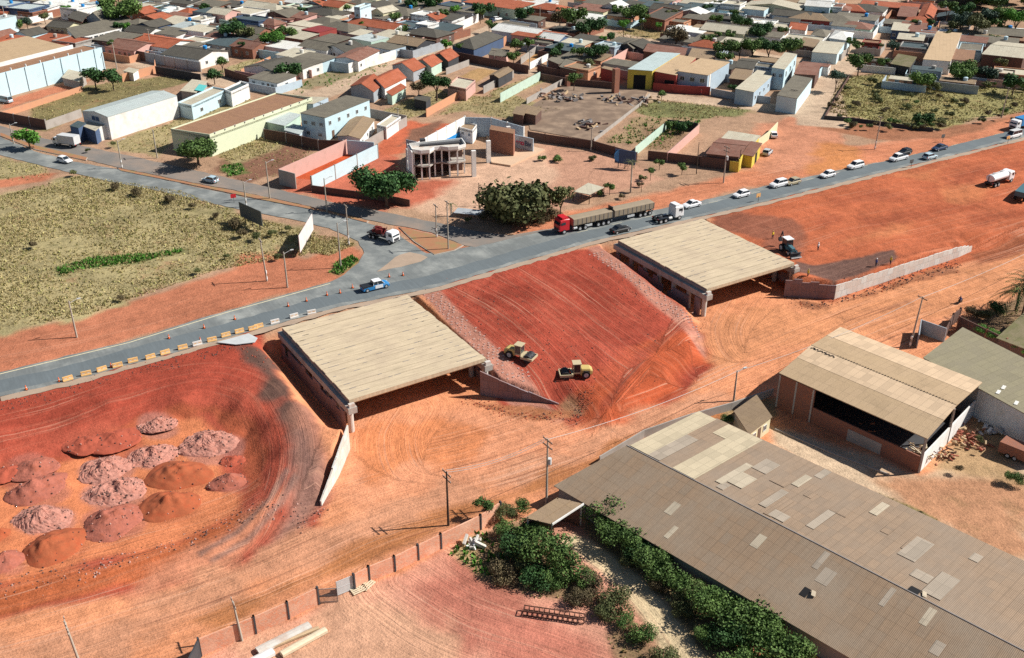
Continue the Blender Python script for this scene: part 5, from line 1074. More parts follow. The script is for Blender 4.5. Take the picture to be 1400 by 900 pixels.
# ---------------------------------------------------------------- near side of the service road (level 0)
mat('roof_big', (.29, .20, .13), rough=.9, streak=.17, var=.22, scale=.12, fine=.10, fscale=3, bump=.35, kind='sheet', c2=(.26, .20, .145), uvs=(1.1, 1.83))
mat('roof_bigr', (.31, .22, .15), rough=.9, streak=.17, var=.25, scale=.12, fine=.10, fscale=3, bump=.35, kind='sheet', c2=(.25, .19, .14), uvs=(1.1, 1.83))  # paler copy for the sunward slope, sunlight put into its colour
mat('sheet_pale', (.46, .39, .29), rough=.85, var=.15, scale=.5, bump=.2, kind='sheet'); mat('sheet_mid', (.36, .30, .235), rough=.85, var=.15, scale=.5, bump=.2, kind='sheet'); mat('sheet_tan', (.50, .42, .29), rough=.85, var=.15, scale=.4, bump=.25, kind='sheet')
EZ = 2.8; RZ = 5.2; FZ = 3.4
def big_warehouse():
    ra, rb = G((857, 609), RZ), G((1400, 890), RZ); d = (rb-ra).normalized(); rb = ra+d*88; n = Vector((d.y, -d.x, 0))      # n: towards the camera side (left slope)
    if n.x > 0: n = -n
    la = G((757, 664), EZ); ra2 = G((980, 572), FZ); wL = (la-ra).dot(n); wR = -(ra2-ra).dot(n)
    t = empty('warehouse', ra, 0, 'huge warehouse with patched brown sheet roof filling the near corner', 'warehouse')
    def q(s, w, z): v = ra+d*s+n*w; return Vector((v.x, v.y, z))
    sA = (la-ra).dot(d); sB = (ra2-ra).dot(d)
    def zr(w): return RZ-(RZ-EZ)*(w/wL) if w > 0 else RZ+(RZ-FZ)*(w/wR)
    mb = MB(); mb.slab([q(0, 0, RZ), q(sA, wL, EZ), q(88, wL, EZ), q(88, 0, RZ)], .1); mb2 = MB(); mb2.slab([q(0, 0, RZ-.05), q(88, 0, RZ-.05), q(88, -wR, FZ), q(sB, -wR, FZ)], .1)
    world_child(mb.build('roof_slope', 'roof_big'), t); world_child(mb2.build('roof_slope', 'roof_bigr'), t)
    mb = MB(); mb.box((ra+rb)/2+Vector((0, 0, .02)), ((rb-ra).length, .12, .08), math.atan2(d.y, d.x)); world_child(mb.build('ridge_flashing', 'concrete_dark'), t)
    mb = MB(); I = [q(sA+.5, wL-.5, 0), q(87.5, wL-.5, 0), q(87.5, -wR+.5, 0), q(sB+.5, -wR+.5, 0)]; R0 = q(.5, 0, RZ-.2)
    vs = I+[Vector((v.x, v.y, (EZ if k_ < 2 else FZ)-.12)) for k_, v in enumerate(I)]+[R0, q(87.5, 0, RZ-.2)]
    mb.add(vs, [(0, 1, 5, 4), (2, 3, 7, 6), (1, 2, 6, 9, 5), (3, 0, 4, 8, 7)]); world_child(mb.build('wall', WM('cement')), t)
    # replaced sheets: (along the ridge, down the slope, length, width, material); negative = far slope
    rnd = random.Random(11); k = 0
    patches = [(9.0, -4, 5.5, 9, 'sheet_tan'), (3.0, -1.8, 3.5, 3, 'sheet_tan'), (1.2, -9, 2.6, 9, 'sheet_tan'), (14.5, -7, 3, 6, 'sheet_tan')]
    out = []
    def pat(s0, s1, w0, w1, m, lift_=.03):
        z = lambda w: zr(w)+lift_; mb = MB(); s = -1 if w0 < 0 or w1 < 0 else 1
        mb.slab([q(s0, w0, z(w0)), q(s0, w1, z(w1)), q(s1, w1, z(w1)), q(s1, w0, z(w0))], .02); world_child(mb.build('roof_patch', m), t)
    # far slope: broad pale bands near its back end, then small pale sheets
    pat(.3, 3.4, -.3, -wR*.98, 'sheet_tan'); pat(3.4, 5.4, -.3, -wR*.55, 'sheet_mid', .035); pat(7.6, 11.2, -.2, -wR*.99, 'sheet_tan'); pat(5.4, 7.6, -wR*.75, -wR*.99, 'sheet_tan', .035)
    cell = [1.1, 1.83]
    for k in range(16):
        s0 = rnd.uniform(12, 44); w0 = -rnd.uniform(.5, wR-3); n1 = rnd.choice([1, 1, 2, 2]); n2 = rnd.choice([1, 1, 2, 3]); pat(s0, s0+n1*1.1, w0, max(w0-n2*1.83, -wR+.2), rnd.choice(['sheet_mid', 'sheet_mid', 'roof_bigr']), .025+.002*k)
    for (s0, w0, n1, n2, m) in ((13.2, -2.0, 1, 4, 'sheet_pale'), (14.3, -3.2, 2, 2, 'sheet_pale'), (20, -9.5, 1, 2, 'sheet_pale'), (30, -11.5, 1, 2, 'sheet_pale')): pat(s0, s0+n1*1.1, w0, max(w0-n2*1.83, -wR+.2), m, .06)
    for (s0, w0, n1, n2, m) in ((11.5, 4.4, 1, 1.2, 'sheet_pale'), (14, 7.6, .6, 1.2, 'sheet_pale'), (23, 2.6, 1, 1.2, 'sheet_pale'), (30.5, .4, .7, 1.6, 'sheet_mid'), (31.8, 2.4, 1.4, 1.3, 'sheet_mid'), (39, .6, .6, 1.6, 'sheet_mid'), (46, 4, 1, 1, 'sheet_mid'), (43.5, .6, .8, 1.4, 'sheet_pale')): pat(s0, s0+n1*1.1, w0, min(w0+n2*1.83, wL-.2), m, .03)
    for s0, w0, a, b in ((31.5, 6.2, .8, 1.3), (40.5, -1.2, 1.2, 1.2)):
        w = w0; mb = MB(); z = zr(w)+.1; mb.slab([q(s0, w, zr(w)+.05), q(s0, w+b, zr(w+b)+.05), q(s0+a, w+b, zr(w+b)+.05), q(s0+a, w, zr(w)+.05)], .03); world_child(mb.build('roof_hole', 'opening'), t)
        mb = MB(); mb.box(q(s0+a+.5, w+.4, z), (.9, .5, .06), 1.2, Matrix.Rotation(.3, 3, 'X')); world_child(mb.build('broken_sheet', 'sheet_pale'), t)
    return t
big_warehouse()
# tan warehouse with the brick wall
A, B_, C = (1065, 510), (1268, 600), (1343, 523)
t, P, I = bldg('warehouse', 'warehouse', 'tan roofed warehouse with open brick side, facing the sandy yard', A, B_, C, 6, 0, 'gable', 'ab', .75, 'tan', 'brick', .25, walls=False)
def seg_wall(t, a, b, z0, z1, m, th=.22, name='wall'):
    d = (b-a).normalized(); n = Vector((-d.y, d.x, 0))*th/2; mb = MB(); mb.prism([(v.x, v.y) for v in (a-n, b-n, b+n, a+n)], z0, z1); world_child(mb.build(name, WM(m)), t)
a, b, c_, d_ = I
seg_wall(t, a, a.lerp(b, .26), -.3, 5.7, 'brick'); seg_wall(t, a.lerp(b, .262), b, -.3, 2.7, 'brick'); seg_wall(t, a.lerp(b, .52), a.lerp(b, .75), -.25, 1.9, 'cement', .28, 'plaster_band')
seg_wall(t, b+(c_-b)*.004, c_, -.3, 2.9, 'white'); seg_wall(t, c_, d_+(c_-d_)*.01, -.3, 5.7, 'cement'); seg_wall(t, d_, a+(d_-a)*.012, -.3, 6.0, 'white', .3)
for k in (0, 1, 2): q = a.lerp(b, k/8); mb = MB(); n = (b-a).normalized(); mb.box((q.x+n.y*.04, q.y-n.x*.04, 2.84), (.28, .22, 5.7), math.atan2(n.y, n.x)); world_child(mb.build('pillar', 'concrete'), t)
for k in (0, 2): q = b.lerp(c_, k/4); mb = MB(); mb.box((q.x, q.y, 3.0), (.28, .35, 6.0)); world_child(mb.build('pillar', 'concrete'), t)
# pale and darker strips of sheeting, and the broken tiles near the ridge
ab = (P[1]-P[0]); bc = (P[2]-P[1]); 
def rp(u, v, dz=.03): z = 6+.75*(1-abs(v-.5)*2); q = P[0]+ab*u+bc*v; return Vector((q.x, q.y, z+dz))
for u0, u1, v0, v1, m in ((.0, 1, .27, .50, 'roof_tan2'), (.0, 1., .76, 1., 'roof_tan2')):
    mat('roof_tan2', (.60, .44, .29), rough=.85, var=.12, scale=.3, fine=.1, bump=.2, kind='sheet')
    mb = MB(); mb.slab([rp(u0, v0), rp(u1, v0), rp(u1, v1), rp(u0, v1)], .02); world_child(mb.build('roof_strip', m, uvax=math.atan2(ab.y, ab.x)), t)
mb = MB(); rnd = random.Random(2)
for k in range(13):
    mb.box(rp(.02+k*.014, .455+.012*(k % 2), .09), (.2, .45 if k % 3 else .2, .05), 1.1+rnd.uniform(-.2, .2))
for k in range(40): mb.box(rp(.2+k*.0198, .492, .12), (.14, .1, .05), .3)
world_child(mb.build('ridge_marks', 'opening'), t)
mb = MB(); mb.prism([e2(v) for v in (a.lerp(c_, .02), b.lerp(d_, .02), c_.lerp(a, .02), d_.lerp(b, .02))], -.3, .1); world_child(mb.build('floor', WM('dark')), t)  # floor coloured near black to stand in for the shade inside
# right neighbour
t, P, I = bldg('warehouse', 'warehouse', 'greenish grey roofed warehouse with a white end wall at the frame edge', (1262, 489), (1440, 587), (1490, 542), 5, 0, 'shed', 'ab', .8, 'fib', 'white', .15)
MATS['roof_grn'] = mat('roof_grnx', (.30, .265, .17), rough=.88, var=.2, scale=.3, fine=.14, fscale=4, bump=.35, kind='sheet', c2=(.25, .22, .15))
for ch in t.children:
    if ch.name.startswith('roof'): ch.data.materials[0] = M('roof_grn')
mb = MB(); 
for s in ((.12, .12), (.12, .25), (.26, .1)):
    pp = P[0].lerp(P[1], .45+s[0]) .lerp(P[3].lerp(P[2], .45+s[0]), s[1]); mb.box((pp.x, pp.y, 5+.8*s[1]+.03), (1.2, .5, .03), .9)
world_child(mb.build('skylight', 'roof_white'), t)
wallrun('grey block wall of the roofless shed behind the tan warehouse', [(1253, 476), (1256, 455), (1290, 467)], 2.6, 'grey', 0); wallrun('short brick wall topped by a dark post, beside the roofless shed', [(1290, 466), (1300, 446), (1310, 438)], 2.4, 'brickd', 0, posts=3, postm='brickd')
wallrun('long dark brick wall below the leafy creeper at the frame edge', [(1308, 452), (1345, 470), (1400, 497), (1450, 520)], 2.8, 'brickd', 0, posts=4, postm='brick')
bldg('shed', 'shed', 'mossy roofed shed behind the leafy creeper at the frame edge', (1362, 462), (1430, 488), (1470, 450), 2.8, 0, 'shed', 'ab', .5, 'moss', 'brickd')
bldg('house', 'house', 'small brown roofed house with cream wall between the two warehouses', (1003, 562), (1024, 594), (1056, 570), 2.7, 0, 'flat', 'bc', 0, 'tanb', 'cream', .25, wins=((1, 2, .8, .9, 1.0),), doors=((1, .5, .8, 2.1),))
wallrun('low pale wall running along the service road beside the huge warehouse', [(820, 634), (880, 598), (940, 577), (1000, 560), (1056, 541)], 1.3, 'cement', 0)
wallrun('low concrete kerb wall at the side of the sandy yard', [(1060, 588), (1140, 622), (1215, 650)], .25, 'cement', 0)
# red container-like cabin at the frame edge
q = G((1392, 627)); t = empty('trailer_box', q, R(-45), 'rust red box trailer parked on the sandy yard', 'trailer'); mb = MB(); mb.loft([ring(-2.6, 1.15, .5, 2.2, .04, 1), ring(2.6, 1.15, .5, 2.2, .04, 1)]); mb.build('body', WM('brick'), t); wheels(t, (-1.2, -.2), 1.15, .42)
# wood pile and scrap by the tan warehouse
mat('timber', (.50, .36, .22), rough=.9, var=.3, scale=2); mat('timber_pale', (.66, .56, .40), rough=.9, var=.25, scale=2)
def pile(pts_px, n, mats, label, seed, L=(.8, 2.2), spread=1.2, z=0, name='scrap_pile', th=(.06, .2)):
    q = G(pts_px, z); rnd = random.Random(seed); mb = MB()
    for k in range(n):
        mb.mi = rnd.randrange(len(mats)); mb.box((rnd.gauss(0, spread), rnd.gauss(0, spread), rnd.uniform(.1, .9)*(1 if k > n/3 else .3)), (rnd.uniform(*L), rnd.uniform(*th), rnd.uniform(*th)), rnd.uniform(0, 3.1), Matrix.Rotation(rnd.uniform(-.5, .5), 3, 'Y'))
    o = mb.build(name, mats); o.location = q; tag(o, label, 'pile'); return o
pile((1258, 622), 40, ['timber', 'timber_pale', 'rust'], 'pile of pale firewood inside the corner of the tan warehouse', 1, spread=.9, z=1.2)
pile((1322, 600), 70, ['heap_pink', 'wall_brick', 'timber'], 'heap of broken bricks and planks behind the white wall', 2, L=(.3, 1.2), spread=1.7, th=(.1, .35))
pile((1290, 625), 40, ['heap_pink', 'timber', 'rust'], 'small heap of rusty scrap at the foot of the white wall', 3, L=(.3, 1.3), spread=.9)
pile((1352, 586), 24, ['wall_white', 'concrete_light'], 'scatter of white rubble under the greenish warehouse', 4, L=(.5, 1.6), spread=1.3, th=(.2, .6))
# ---------------------------------------------------------------- brick yard in front
wallrun('brick yard wall with dark posts, right stretch from the gate to the trees', [(485, 806), (505, 795), (540, 781), (603, 750), (657, 724), (684, 706)], 2.3, 'brickp', 0, posts=4.4, postm='dark')
wallrun('brick yard wall with dark posts, left stretch from the gate to the corner', [(275, 897), (350, 866), (395, 846), (436, 826)], 2.5, 'brickp', 0, posts=4.4, postm='dark')
wallrun('dark end wall at the corner of the brick yard', [(275, 897), (262, 925)], 2.5, 'dark', 0)  # coloured near black, the shade on this end put into its colour
def gate():
    a, b = G((437, 825)), G((484, 806)); t = empty('yard_gate', a, 0, 'two leaf grey metal gate in the brick yard wall, one leaf open', 'gate')
    d = (b-a); L = d.length/2; d.normalize()
    for s, (o, dd) in enumerate(((a, Vector((math.cos(R(5)), math.sin(R(5)), 0))), (b, -d))):
        mb = MB(); n = Vector((-dd.y, dd.x, 0))*.03; e = o+dd*(L-.05)
        for x in [k*.12 for k in range(int(L/.12))]: p = o+dd*x; mb.box((p.x, p.y, 1.15), (.05 if s == 0 else .125, .03, 2.0), math.atan2(dd.y, dd.x))
        for z in (.15, 1.15, 2.15): m_ = (o+e)/2; mb.box((m_.x, m_.y, z), (L, .07, .07), math.atan2(dd.y, dd.x))
        for p in (o, e): mb.box((p.x, p.y, 1.15), (.07, .07, 2.1))
        world_child(mb.build('leaf', 'galv' if s else 'concrete_dark'), t)
gate()
for i, (p0, p1, w, z, lb) in enumerate((((352, 893), (424, 857), 1.1, .25, 'longest pale precast beam lying in the brick yard'), ((385, 897), (446, 863), .8, .25, 'shorter pale precast beam beside the longest one'), ((372, 886), (436, 860), .45, .18, 'thin tan plank between the two precast beams'), ((345, 908), (374, 893), 1.0, .3, 'stubby white precast block nearest the camera'))):
    a, b = G(p0), G(p1); c = (a+b)/2; mb = MB(); L = (b-a).length; mb.loft([[(x, -w/2, .05), (x, w/2, .05), (x, w/2, z*1.6), (x, w*.2, z*2), (x, -w*.2, z*2), (x, -w/2, z*1.6)] for x in (-L/2, L/2)]); o = mb.build('precast_beam', ['concrete_light', 'timber_pale', 'timber', 'wall_white'][i]); o.location = c; o.rotation_euler.z = math.atan2(b.y-a.y, b.x-a.x); tag(o, lb, 'beam', 'beams lying in the brick yard')
def pallet(px, rz, label, tilt=0):
    q = G(px); t = empty('pallet', q, rz, label, 'pallet')
    for k in range(6): mb = MB(); mb.box((0, -.55+k*.22, .16), (1.3, .14, .03)); mb.build('board', 'timber_pale', t)
    for k in range(3): mb = MB(); mb.box((-.55+k*.55, 0, .08), (.1, 1.2, .12)); mb.build('bearer', 'timber', t)
    t.scale = (1.4, 1.4, 1.4); return t
pallet((489, 806), .6, 'wooden pallet leaning by the gate of the brick yard'); pallet((500, 800), 1.0, 'wooden pallet lying right of the gate, near the brick wall')
t = pile((646, 746), 10, ['wall_white', 'concrete_light'], 'white broken basin of rubble lying on the dry grass patch', 6, L=(.8, 2.0), spread=.5, th=(.15, .5), name='rubble_block')
# rusty frame
q0, q1 = G((716, 838)), G((799, 850)); t = empty('steel_frame', (q0+q1)/2, math.atan2(q1.y-q0.y, q1.x-q0.x), 'long rusty steel frame lying at the edge of the brick yard', 'steel frame'); L = (q1-q0).length
mb = MB(); [mb.box((0, y, z), (L, .1, .1)) for y in (-.45, .45) for z in (.12, .75)]; mb.build('rail', 'rust', t); mb = MB()
for k in range(13):
    x = -L/2+L*k/12; [mb.box((x, y, .43), (.08, .08, .7)) for y in (-.45, .45)]; mb.box((x, 0, .75), (.08, .9, .08))
mb.build('strut', 'rust', t)
# gate shelter
t, P, I = bldg('shelter', 'shelter', 'open brown roofed shelter with white edge at the head of the sandy track', (718, 708), (755, 717), (798, 689), 3.4, 0, 'gable', 'bc', .0, 'tanb', 'cement', .2, walls=False)
mb = MB()
for i in range(4): mb = MB(); mb.box((I[i].x, I[i].y, 1.7), (.18, .18, 3.4)); world_child(mb.build('post', 'concrete_light'), t)
mb = MB(); a, b = P[1], P[2]; m_ = (a+b)/2; dd = b-a; mb.box((m_.x, m_.y, 3.38), (dd.length, .14, .26), math.atan2(dd.y, dd.x)); world_child(mb.build('fascia', WM('white')), t)
seg_wall(t, I[0], I[3], -.2, 2.6, 'brickd'); seg_wall(t, I[3]+(I[2]-I[3])*.02, I[2], -.2, 2.8, 'brickd')
# ---------------------------------------------------------------- buildings beyond the avenue, one by one
W2 = ((0, 3, 1.2, 1.0, 1.2),)
bldg('warehouse', 'warehouse', 'white walled warehouse with grey roof and dark blue front at the avenue', (112, 152), (147, 160), (242, 131), 6, rm='galv', wm='white', roof='gable', ridge='bc', rise=.7, over=.05, wins=((0, 1, 3, 1.2, 4.2, 'wall_navy'),), doors=((0, .5, 4.5, 3.4),))
bldg('porch', 'porch', 'flat white canopy over dark blue walls before the white warehouse', (112, 172), (130, 179), (146, 166), 3.6, rm='cream', wm='navy', roof='flat', over=.2, doors=((1, .5, 2.2, 2.6),)); bldg('annexe', 'annexe', 'small dark blue annexe left of the flat white canopy', (95, 172), (107, 175), (118, 168), 4, rm='slate', wm='navy', roof='flat', over=.1)
wallrun('plain white yard wall extending from the white warehouse to the avenue', [(131, 195), (150, 189)], 3.6, 'white')
bldg('shop_block', 'building', 'flat roofed white annexes joined behind the white warehouse', (243, 142), (262, 146), (310, 124), 3.6, rm='cream', wm='lblue', roof='flat', over=.05, par=.4, wins=((1, 2, 1.2, 1, 1.2),)); bldg('house', 'house', 'white box house with dark flat roof at the end of the annexes', (306, 124), (316, 128), (340, 117), 3.8, rm='slate', wm='white', roof='flat', over=.05, par=.5)
bldg('shed', 'shed', 'low tan roof with turquoise sheets behind the white annexes', (246, 124), (268, 127), (284, 113), 3.0, rm='cream', wm='cement', roof='shed', rise=.4); bldg('shed', 'shed', 'turquoise roofed lean-to among the white annexes', (266, 123), (277, 125), (283, 117), 3.3, rm='turq', wm='cement', roof='flat')
wallrun('long grey wall running from the annexes along the dry strip', [(247, 160), (312, 140), (342, 132)], 2.6, 'cement')
t, P, I = bldg('warehouse', 'warehouse', 'pale yellow warehouse with long brown roof and curved front corner', (234, 180), (287, 188), (427, 137), 4.8, rm='brown', wm='pale', roof='shed', ridge='bc', rise=.5, over=0, par=.5, wins=())
mb = MB(); 
for k in range(11): q = P[1].lerp(P[2], (k+.5)/11); mb.box((q.x, q.y, ZT+5.5), (.4, .4, .3))
world_child(mb.build('parapet_cap', 'concrete_light'), t)
bldg('annexe', 'annexe', 'whitish tin lean-to against the pale yellow warehouse', (360, 166), (389, 172), (412, 158), 3.6, rm='galv', wm='green', roof='shed', rise=.3); bldg('annexe', 'annexe', 'pale blue box at the back end of the pale yellow warehouse', (404, 141), (428, 142), (449, 133), 4.4, rm='cream', wm='blue', roof='flat', over=.05)
bldg('house', 'house', 'two storey white and pale blue house with long grey brown roof', (410, 156), (444, 161), (506, 136), 6.2, rm='fib', wm='lblue', roof='shed', ridge='bc', rise=.3, over=.15, wins=((0, 3, 1.1, .9, 3.7), (1, 5, .9, 1.0, 3.8), (0, 2, 1.1, .9, 1.0)), doors=((1, .15, 1, 2.1),))
bldg('annexe', 'annexe', 'white single storey block before the two storey white house', (388, 178), (410, 184), (418, 174), 2.8, rm='galv', wm='blue', roof='flat'); bldg('house', 'house', 'low house with tan roof half grey, beside the two storey white house', (460, 186), (493, 190), (513, 163), 3.0, rm='tanb', wm='white', roof='gable', ridge='bc', rise=.5, wins=((1, 3, .9, .9, 1),)); bldg('annexe', 'annexe', 'small white boxes behind the low tan roofed house', (515, 172), (528, 175), (548, 161), 3.0, rm='cream', wm='white', roof='flat', par=.3)
wallrun('dark brown wall below the two storey white house', [(362, 190), (392, 195), (436, 205), (470, 206)], 2.6, 'brickd', posts=5, postm='cement'); wallrun('grey wall bounding the red lot behind the low tan roofed house', [(500, 205), (556, 172)], 2.4, 'cement'); wallrun('grey wall along the far side of the red lot', [(505, 160), (556, 170)], 2.4, 'cement')
wallrun('pale pink wall on the left side of the narrow red lot', [(383, 252), (475, 210)], 3.6, 'pink'); wallrun('shaded pinkish end wall of the narrow red lot', [(383, 252), (405, 258)], 3.6, 'cement'); wallrun('grey blue wall on the right side of the narrow red lot', [(427, 261), (517, 216)], 3.4, 'lblue', posts=8, postm='cement'); wallrun('turquoise end wall at the back of the narrow red lot', [(476, 211), (512, 214)], 3.6, 'turq' if 'wall_turq' in MATS else 'lblue')
wallrun('low brown fence wall below the big round tree', [(427, 262), (470, 268), (520, 274), (560, 282)], 1.5, 'brickd')
# abandoned filling station
mat('blue_paint', (.02, .25, .62), rough=.6, var=.1, bump=0)
t = wallrun('tall white wall with blue band on the left of the abandoned forecourt', [(557, 233), (585, 215), (636, 186)], 5.2, 'white', posts=5, postm='white')
a, b = G((597, 208), ZT), G((636, 187), ZT); d = (b-a).normalized(); m_ = (a+b)/2+Vector((d.y, -d.x, 0))*.2; mb = MB(); mb.box((m_.x, m_.y, ZT+1.2), ((b-a).length, .12, 1.7), math.atan2(d.y, d.x)); world_child(mb.build('painted_band', 'blue_paint'), t)
wallrun('long grey wall at the back of the abandoned forecourt', [(636, 186), (672, 187), (716, 200)], 5.0, 'blue', posts=7, postm='white'); wallrun('grey wall stub behind the round office of the forecourt', [(557, 218), (575, 222)], 5, 'grey')
bldg('kiosk', 'kiosk', 'white kiosk with blue painted base in the forecourt corner', (628, 175), (646, 180), (652, 172), 3.2, rm='tanb', wm='white', roof='flat', over=.0, par=.3, wins=((0, 2, .7, .6, 1.8),))
bldg('brick_block', 'building', 'windowless red brick block standing on the forecourt', (669, 177), (702, 183), (704, 177), 6.0, rm='brown', wm='brick', roof='flat', over=0)
for i, (px, h, lb) in enumerate((((668, 222), 5.4, 'white square pillar left of the brick block'), ((695, 205), 6.0, 'white square pillar before the brick block'), ((648, 241), 6.2, 'white square pillar beside the unfinished office'))):
    q = G(px, ZT); mb = MB(); mb.prism([(-.5, -.4), (.5, -.4), (.5, .4), (-.5, .4)], -.2, h); o = mb.build('pillar', WM('white')); o.location = q; o.rotation_euler.z = .3; tag(o, lb, 'pillar')
q = W([(608, 222), (665, 187), (745, 206), (698, 228), (672, 224), (650, 236)], ZT); mb = MB(); mb.prism([e2(v) for v in q[1:5]], ZT-.2, ZT+.35); o = mb.build('forecourt_slab', 'concrete_light'); tag(o, kind='structure'); MATS['x'] = None
mat('slab_tan', (.58, .40, .27), rough=.9, var=.15, scale=.3, bump=.05); o.data.materials[0] = M('slab_tan')
# sign with two words
def sign():
    a, b = G((704, 203), ZT), G((729, 209), ZT); t = empty('forecourt_sign', a, 0, 'white sign wall with a magenta and a navy word, on the forecourt', 'sign'); d = (b-a).normalized(); n = Vector((d.y, -d.x, 0)); L = (b-a).length; m_ = (a+b)/2; rz = math.atan2(d.y, d.x)
    mb = MB(); mb.box((m_.x, m_.y, ZT+1.8), (L, .25, 3.6), rz); world_child(mb.build('board', WM('blue')), t)
    mat('magenta', (.45, .02, .10), rough=.6, bump=0)
    for txt, x, m in (('eeo', .06, 'magenta'), ('Big', .54, 'wall_navy')):
        cu = bpy.data.curves.new('lettering', 'FONT'); cu.body = txt; cu.size = 1.75; cu.extrude = .03; cu.offset = .05; o = bpy.data.objects.new('lettering', cu); COL.objects.link(o); bpy.context.view_layer.update(); me_ = bpy.data.meshes.new_from_object(o.evaluated_get(bpy.context.evaluated_depsgraph_get())); bpy.data.objects.remove(o); me_.materials.clear(); me_.materials.append(M(m)); o = bpy.data.objects.new('lettering', me_); COL.objects.link(o)
        p = a+d*(L*x)+n*.16; o.matrix_world = Matrix.Translation((p.x, p.y, ZT+1.4)) @ Matrix.Rotation(rz, 4, 'Z') @ Matrix.Rotation(math.pi/2, 4, 'X')
        mw = o.matrix_world.copy(); o.parent = t; o.matrix_parent_inverse = Matrix.Translation(t.location).inverted(); o.location = mw.to_translation(); o.rotation_euler = mw.to_euler()
sign()
# unfinished two-storey office with curved front
def office():
    c = G((603, 243), ZT); t = empty('unfinished_office', c, 0, 'unfinished concrete office of two open storeys behind the big round tree', 'building'); ex = (G((648, 240), ZT)-G((565, 247), ZT)).normalized(); ey = Vector((-ex.y, ex.x, 0)); rz = math.atan2(ex.y, ex.x)
    def q(x, y, z): v = c+ex*x+ey*y; return (v.x, v.y, ZT+z)
    Lx = 6.3
    outline = [(-Lx, 5), (-Lx, 1), (-4.5, -.6), (-2.6, -.6), (-1.2, 1.2), (.3, 1.4), (2.0, .2), (4.2, .2), (Lx, 1.6), (Lx, 6)]
    for z, nm in ((3.0, 'floor_slab'), (6.1, 'roof_slab')):
        mb = MB(); mb.prism([q(x, y, 0)[:2] for x, y in outline], ZT+z, ZT+z+.28); world_child(mb.build(nm, 'concrete_light' if z > 4 else 'concrete'), t)
    for x, y in ((-6, 1.2), (-4.5, -.3), (-2.7, -.3), (-1.1, 1.4), (.6, 1.6), (2.2, .5), (4.1, .5), (6, 1.9), (6, 5.6), (-6, 4.7)):
        for z in (0, 3.28):
            mb = MB(); mb.box(q(x, y, z+1.4), (.32, .32, 2.85), rz); world_child(mb.build('column', WM('white')), t)
    for z, h in ((0, 3.0), (3.28, 2.82)):
        mb = MB(); mb.box(q(0, 4.2, z+h/2), (12, .2, h-.02), rz); mb.box(q(-3.1, 2.4, z+h/2), (.2, 3.2, h-.05), rz); mb.box(q(2.4, 2.7, z+h/2), (.2, 2.8, h-.05), rz); world_child(mb.build('partition', WM('brickd')), t)
    mb = MB()
    for i in range(len(outline)): a, b = outline[i], outline[(i+1) % len(outline)]; m_ = ((a[0]+b[0])/2, (a[1]+b[1])/2); mb.box(q(m_[0], m_[1], 6.75+.01*i), (math.hypot(b[0]-a[0], b[1]-a[1])+.1, .2, .75), rz+math.atan2(b[1]-a[1], b[0]-a[0]))
    world_child(mb.build('parapet', WM('white')), t)
    mb = MB(); mb.box(q(-6.6, 2.6, 3.4), (.25, 6.5, 6.9), rz); world_child(mb.build('side_wall', WM('white')), t)
    mb = MB(); mb.box(q(1, 5.3, 6.5), (9.5, 2.0, .5), rz); mb.box(q(-3, 6.1, 7), (1.2, 1.2, 1.4), rz); world_child(mb.build('roof_clutter', WM('dark')), t)
office()
# ruined shops with the yellow wall
bldg('house', 'house', 'ruined shop with dull red tiled roof behind the yellow brick wall', (965, 210), (1011, 215), (1028, 193), 3.4, rm='terrd', wm='brickd', roof='gable', ridge='ab', rise=.8, wins=((0, 3, 1.4, 1.2, 1.1),), doors=((0, .7, 2.2, 2.6),)); bldg('house', 'house', 'low shop with pale flat roof behind the dull red tiled ruin', (985, 190), (1030, 197), (1040, 187), 3.4, rm='cream', wm='yellow', roof='shed', rise=.3, doors=((0, .5, 3, 2.5),)); bldg('porch', 'porch', 'broken tiled porch at the yellow end of the ruined shops', (1014, 211), (1030, 214), (1042, 199), 3.0, rm='terrd', wm='yellow', roof='shed', rise=.6, doors=((1, .5, 2.0, 2.5),))
t = wallrun('dark brick wall with yellow panels in front of the ruined shops', [(957, 228), (1008, 234)], 2.6, 'brickd'); a, b = G((997, 234), ZT), G((1009, 235.5), ZT); d = (b-a).normalized(); m_ = (a+b)/2+Vector((d.y, -d.x, 0))*.12; mb = MB(); mb.box((m_.x, m_.y, ZT+1.25), ((b-a).length, .12, 2.5), math.atan2(d.y, d.x)); world_child(mb.build('yellow_panel', WM('yellow')), t)
wallrun('yellow and white wall beside the parked white car', [(1030, 206), (1049, 192), (1062, 178)], 2.2, 'cream'); wallrun('yellow corner wall by the parked silver car', [(1009, 235), (1022, 216)], 3.0, 'yellow')
# walled lots around the burnt slab
wallrun('long dark brick wall along the front of the burnt lot', [(722, 191), (745, 195), (810, 204), (870, 221)], 2.2, 'brickd', posts=6, postm='brickd'); wallrun('pale green wall between the two dirt lots', [(868, 213), (910, 178)], 2.2, 'green'); wallrun('brick wall below the yard with the dark bush', [(886, 218), (915, 221), (957, 226)], 2.2, 'brickd'); wallrun('pale pink wall on the right of the yard with the dark bush', [(912, 221), (955, 182)], 2.3, 'pink'); wallrun('dark wall behind the yard with the dark bush', [(912, 175), (953, 180)], 2.3, 'dark')
wallrun('broken wall at the right edge of the burnt slab', [(812, 194), (875, 145), (888, 132)], .9, 'cement'); wallrun('low pale wall at the left edge of the burnt slab', [(720, 142), (775, 112)], 1.6, 'cement'); wallrun('pale blue green wall left of the burnt slab', [(684, 140), (738, 110)], 2.6, 'green'); wallrun('brown wall along the dirt street behind the burnt slab', [(738, 109), (780, 117), (838, 122)], 2.0, 'brickd')
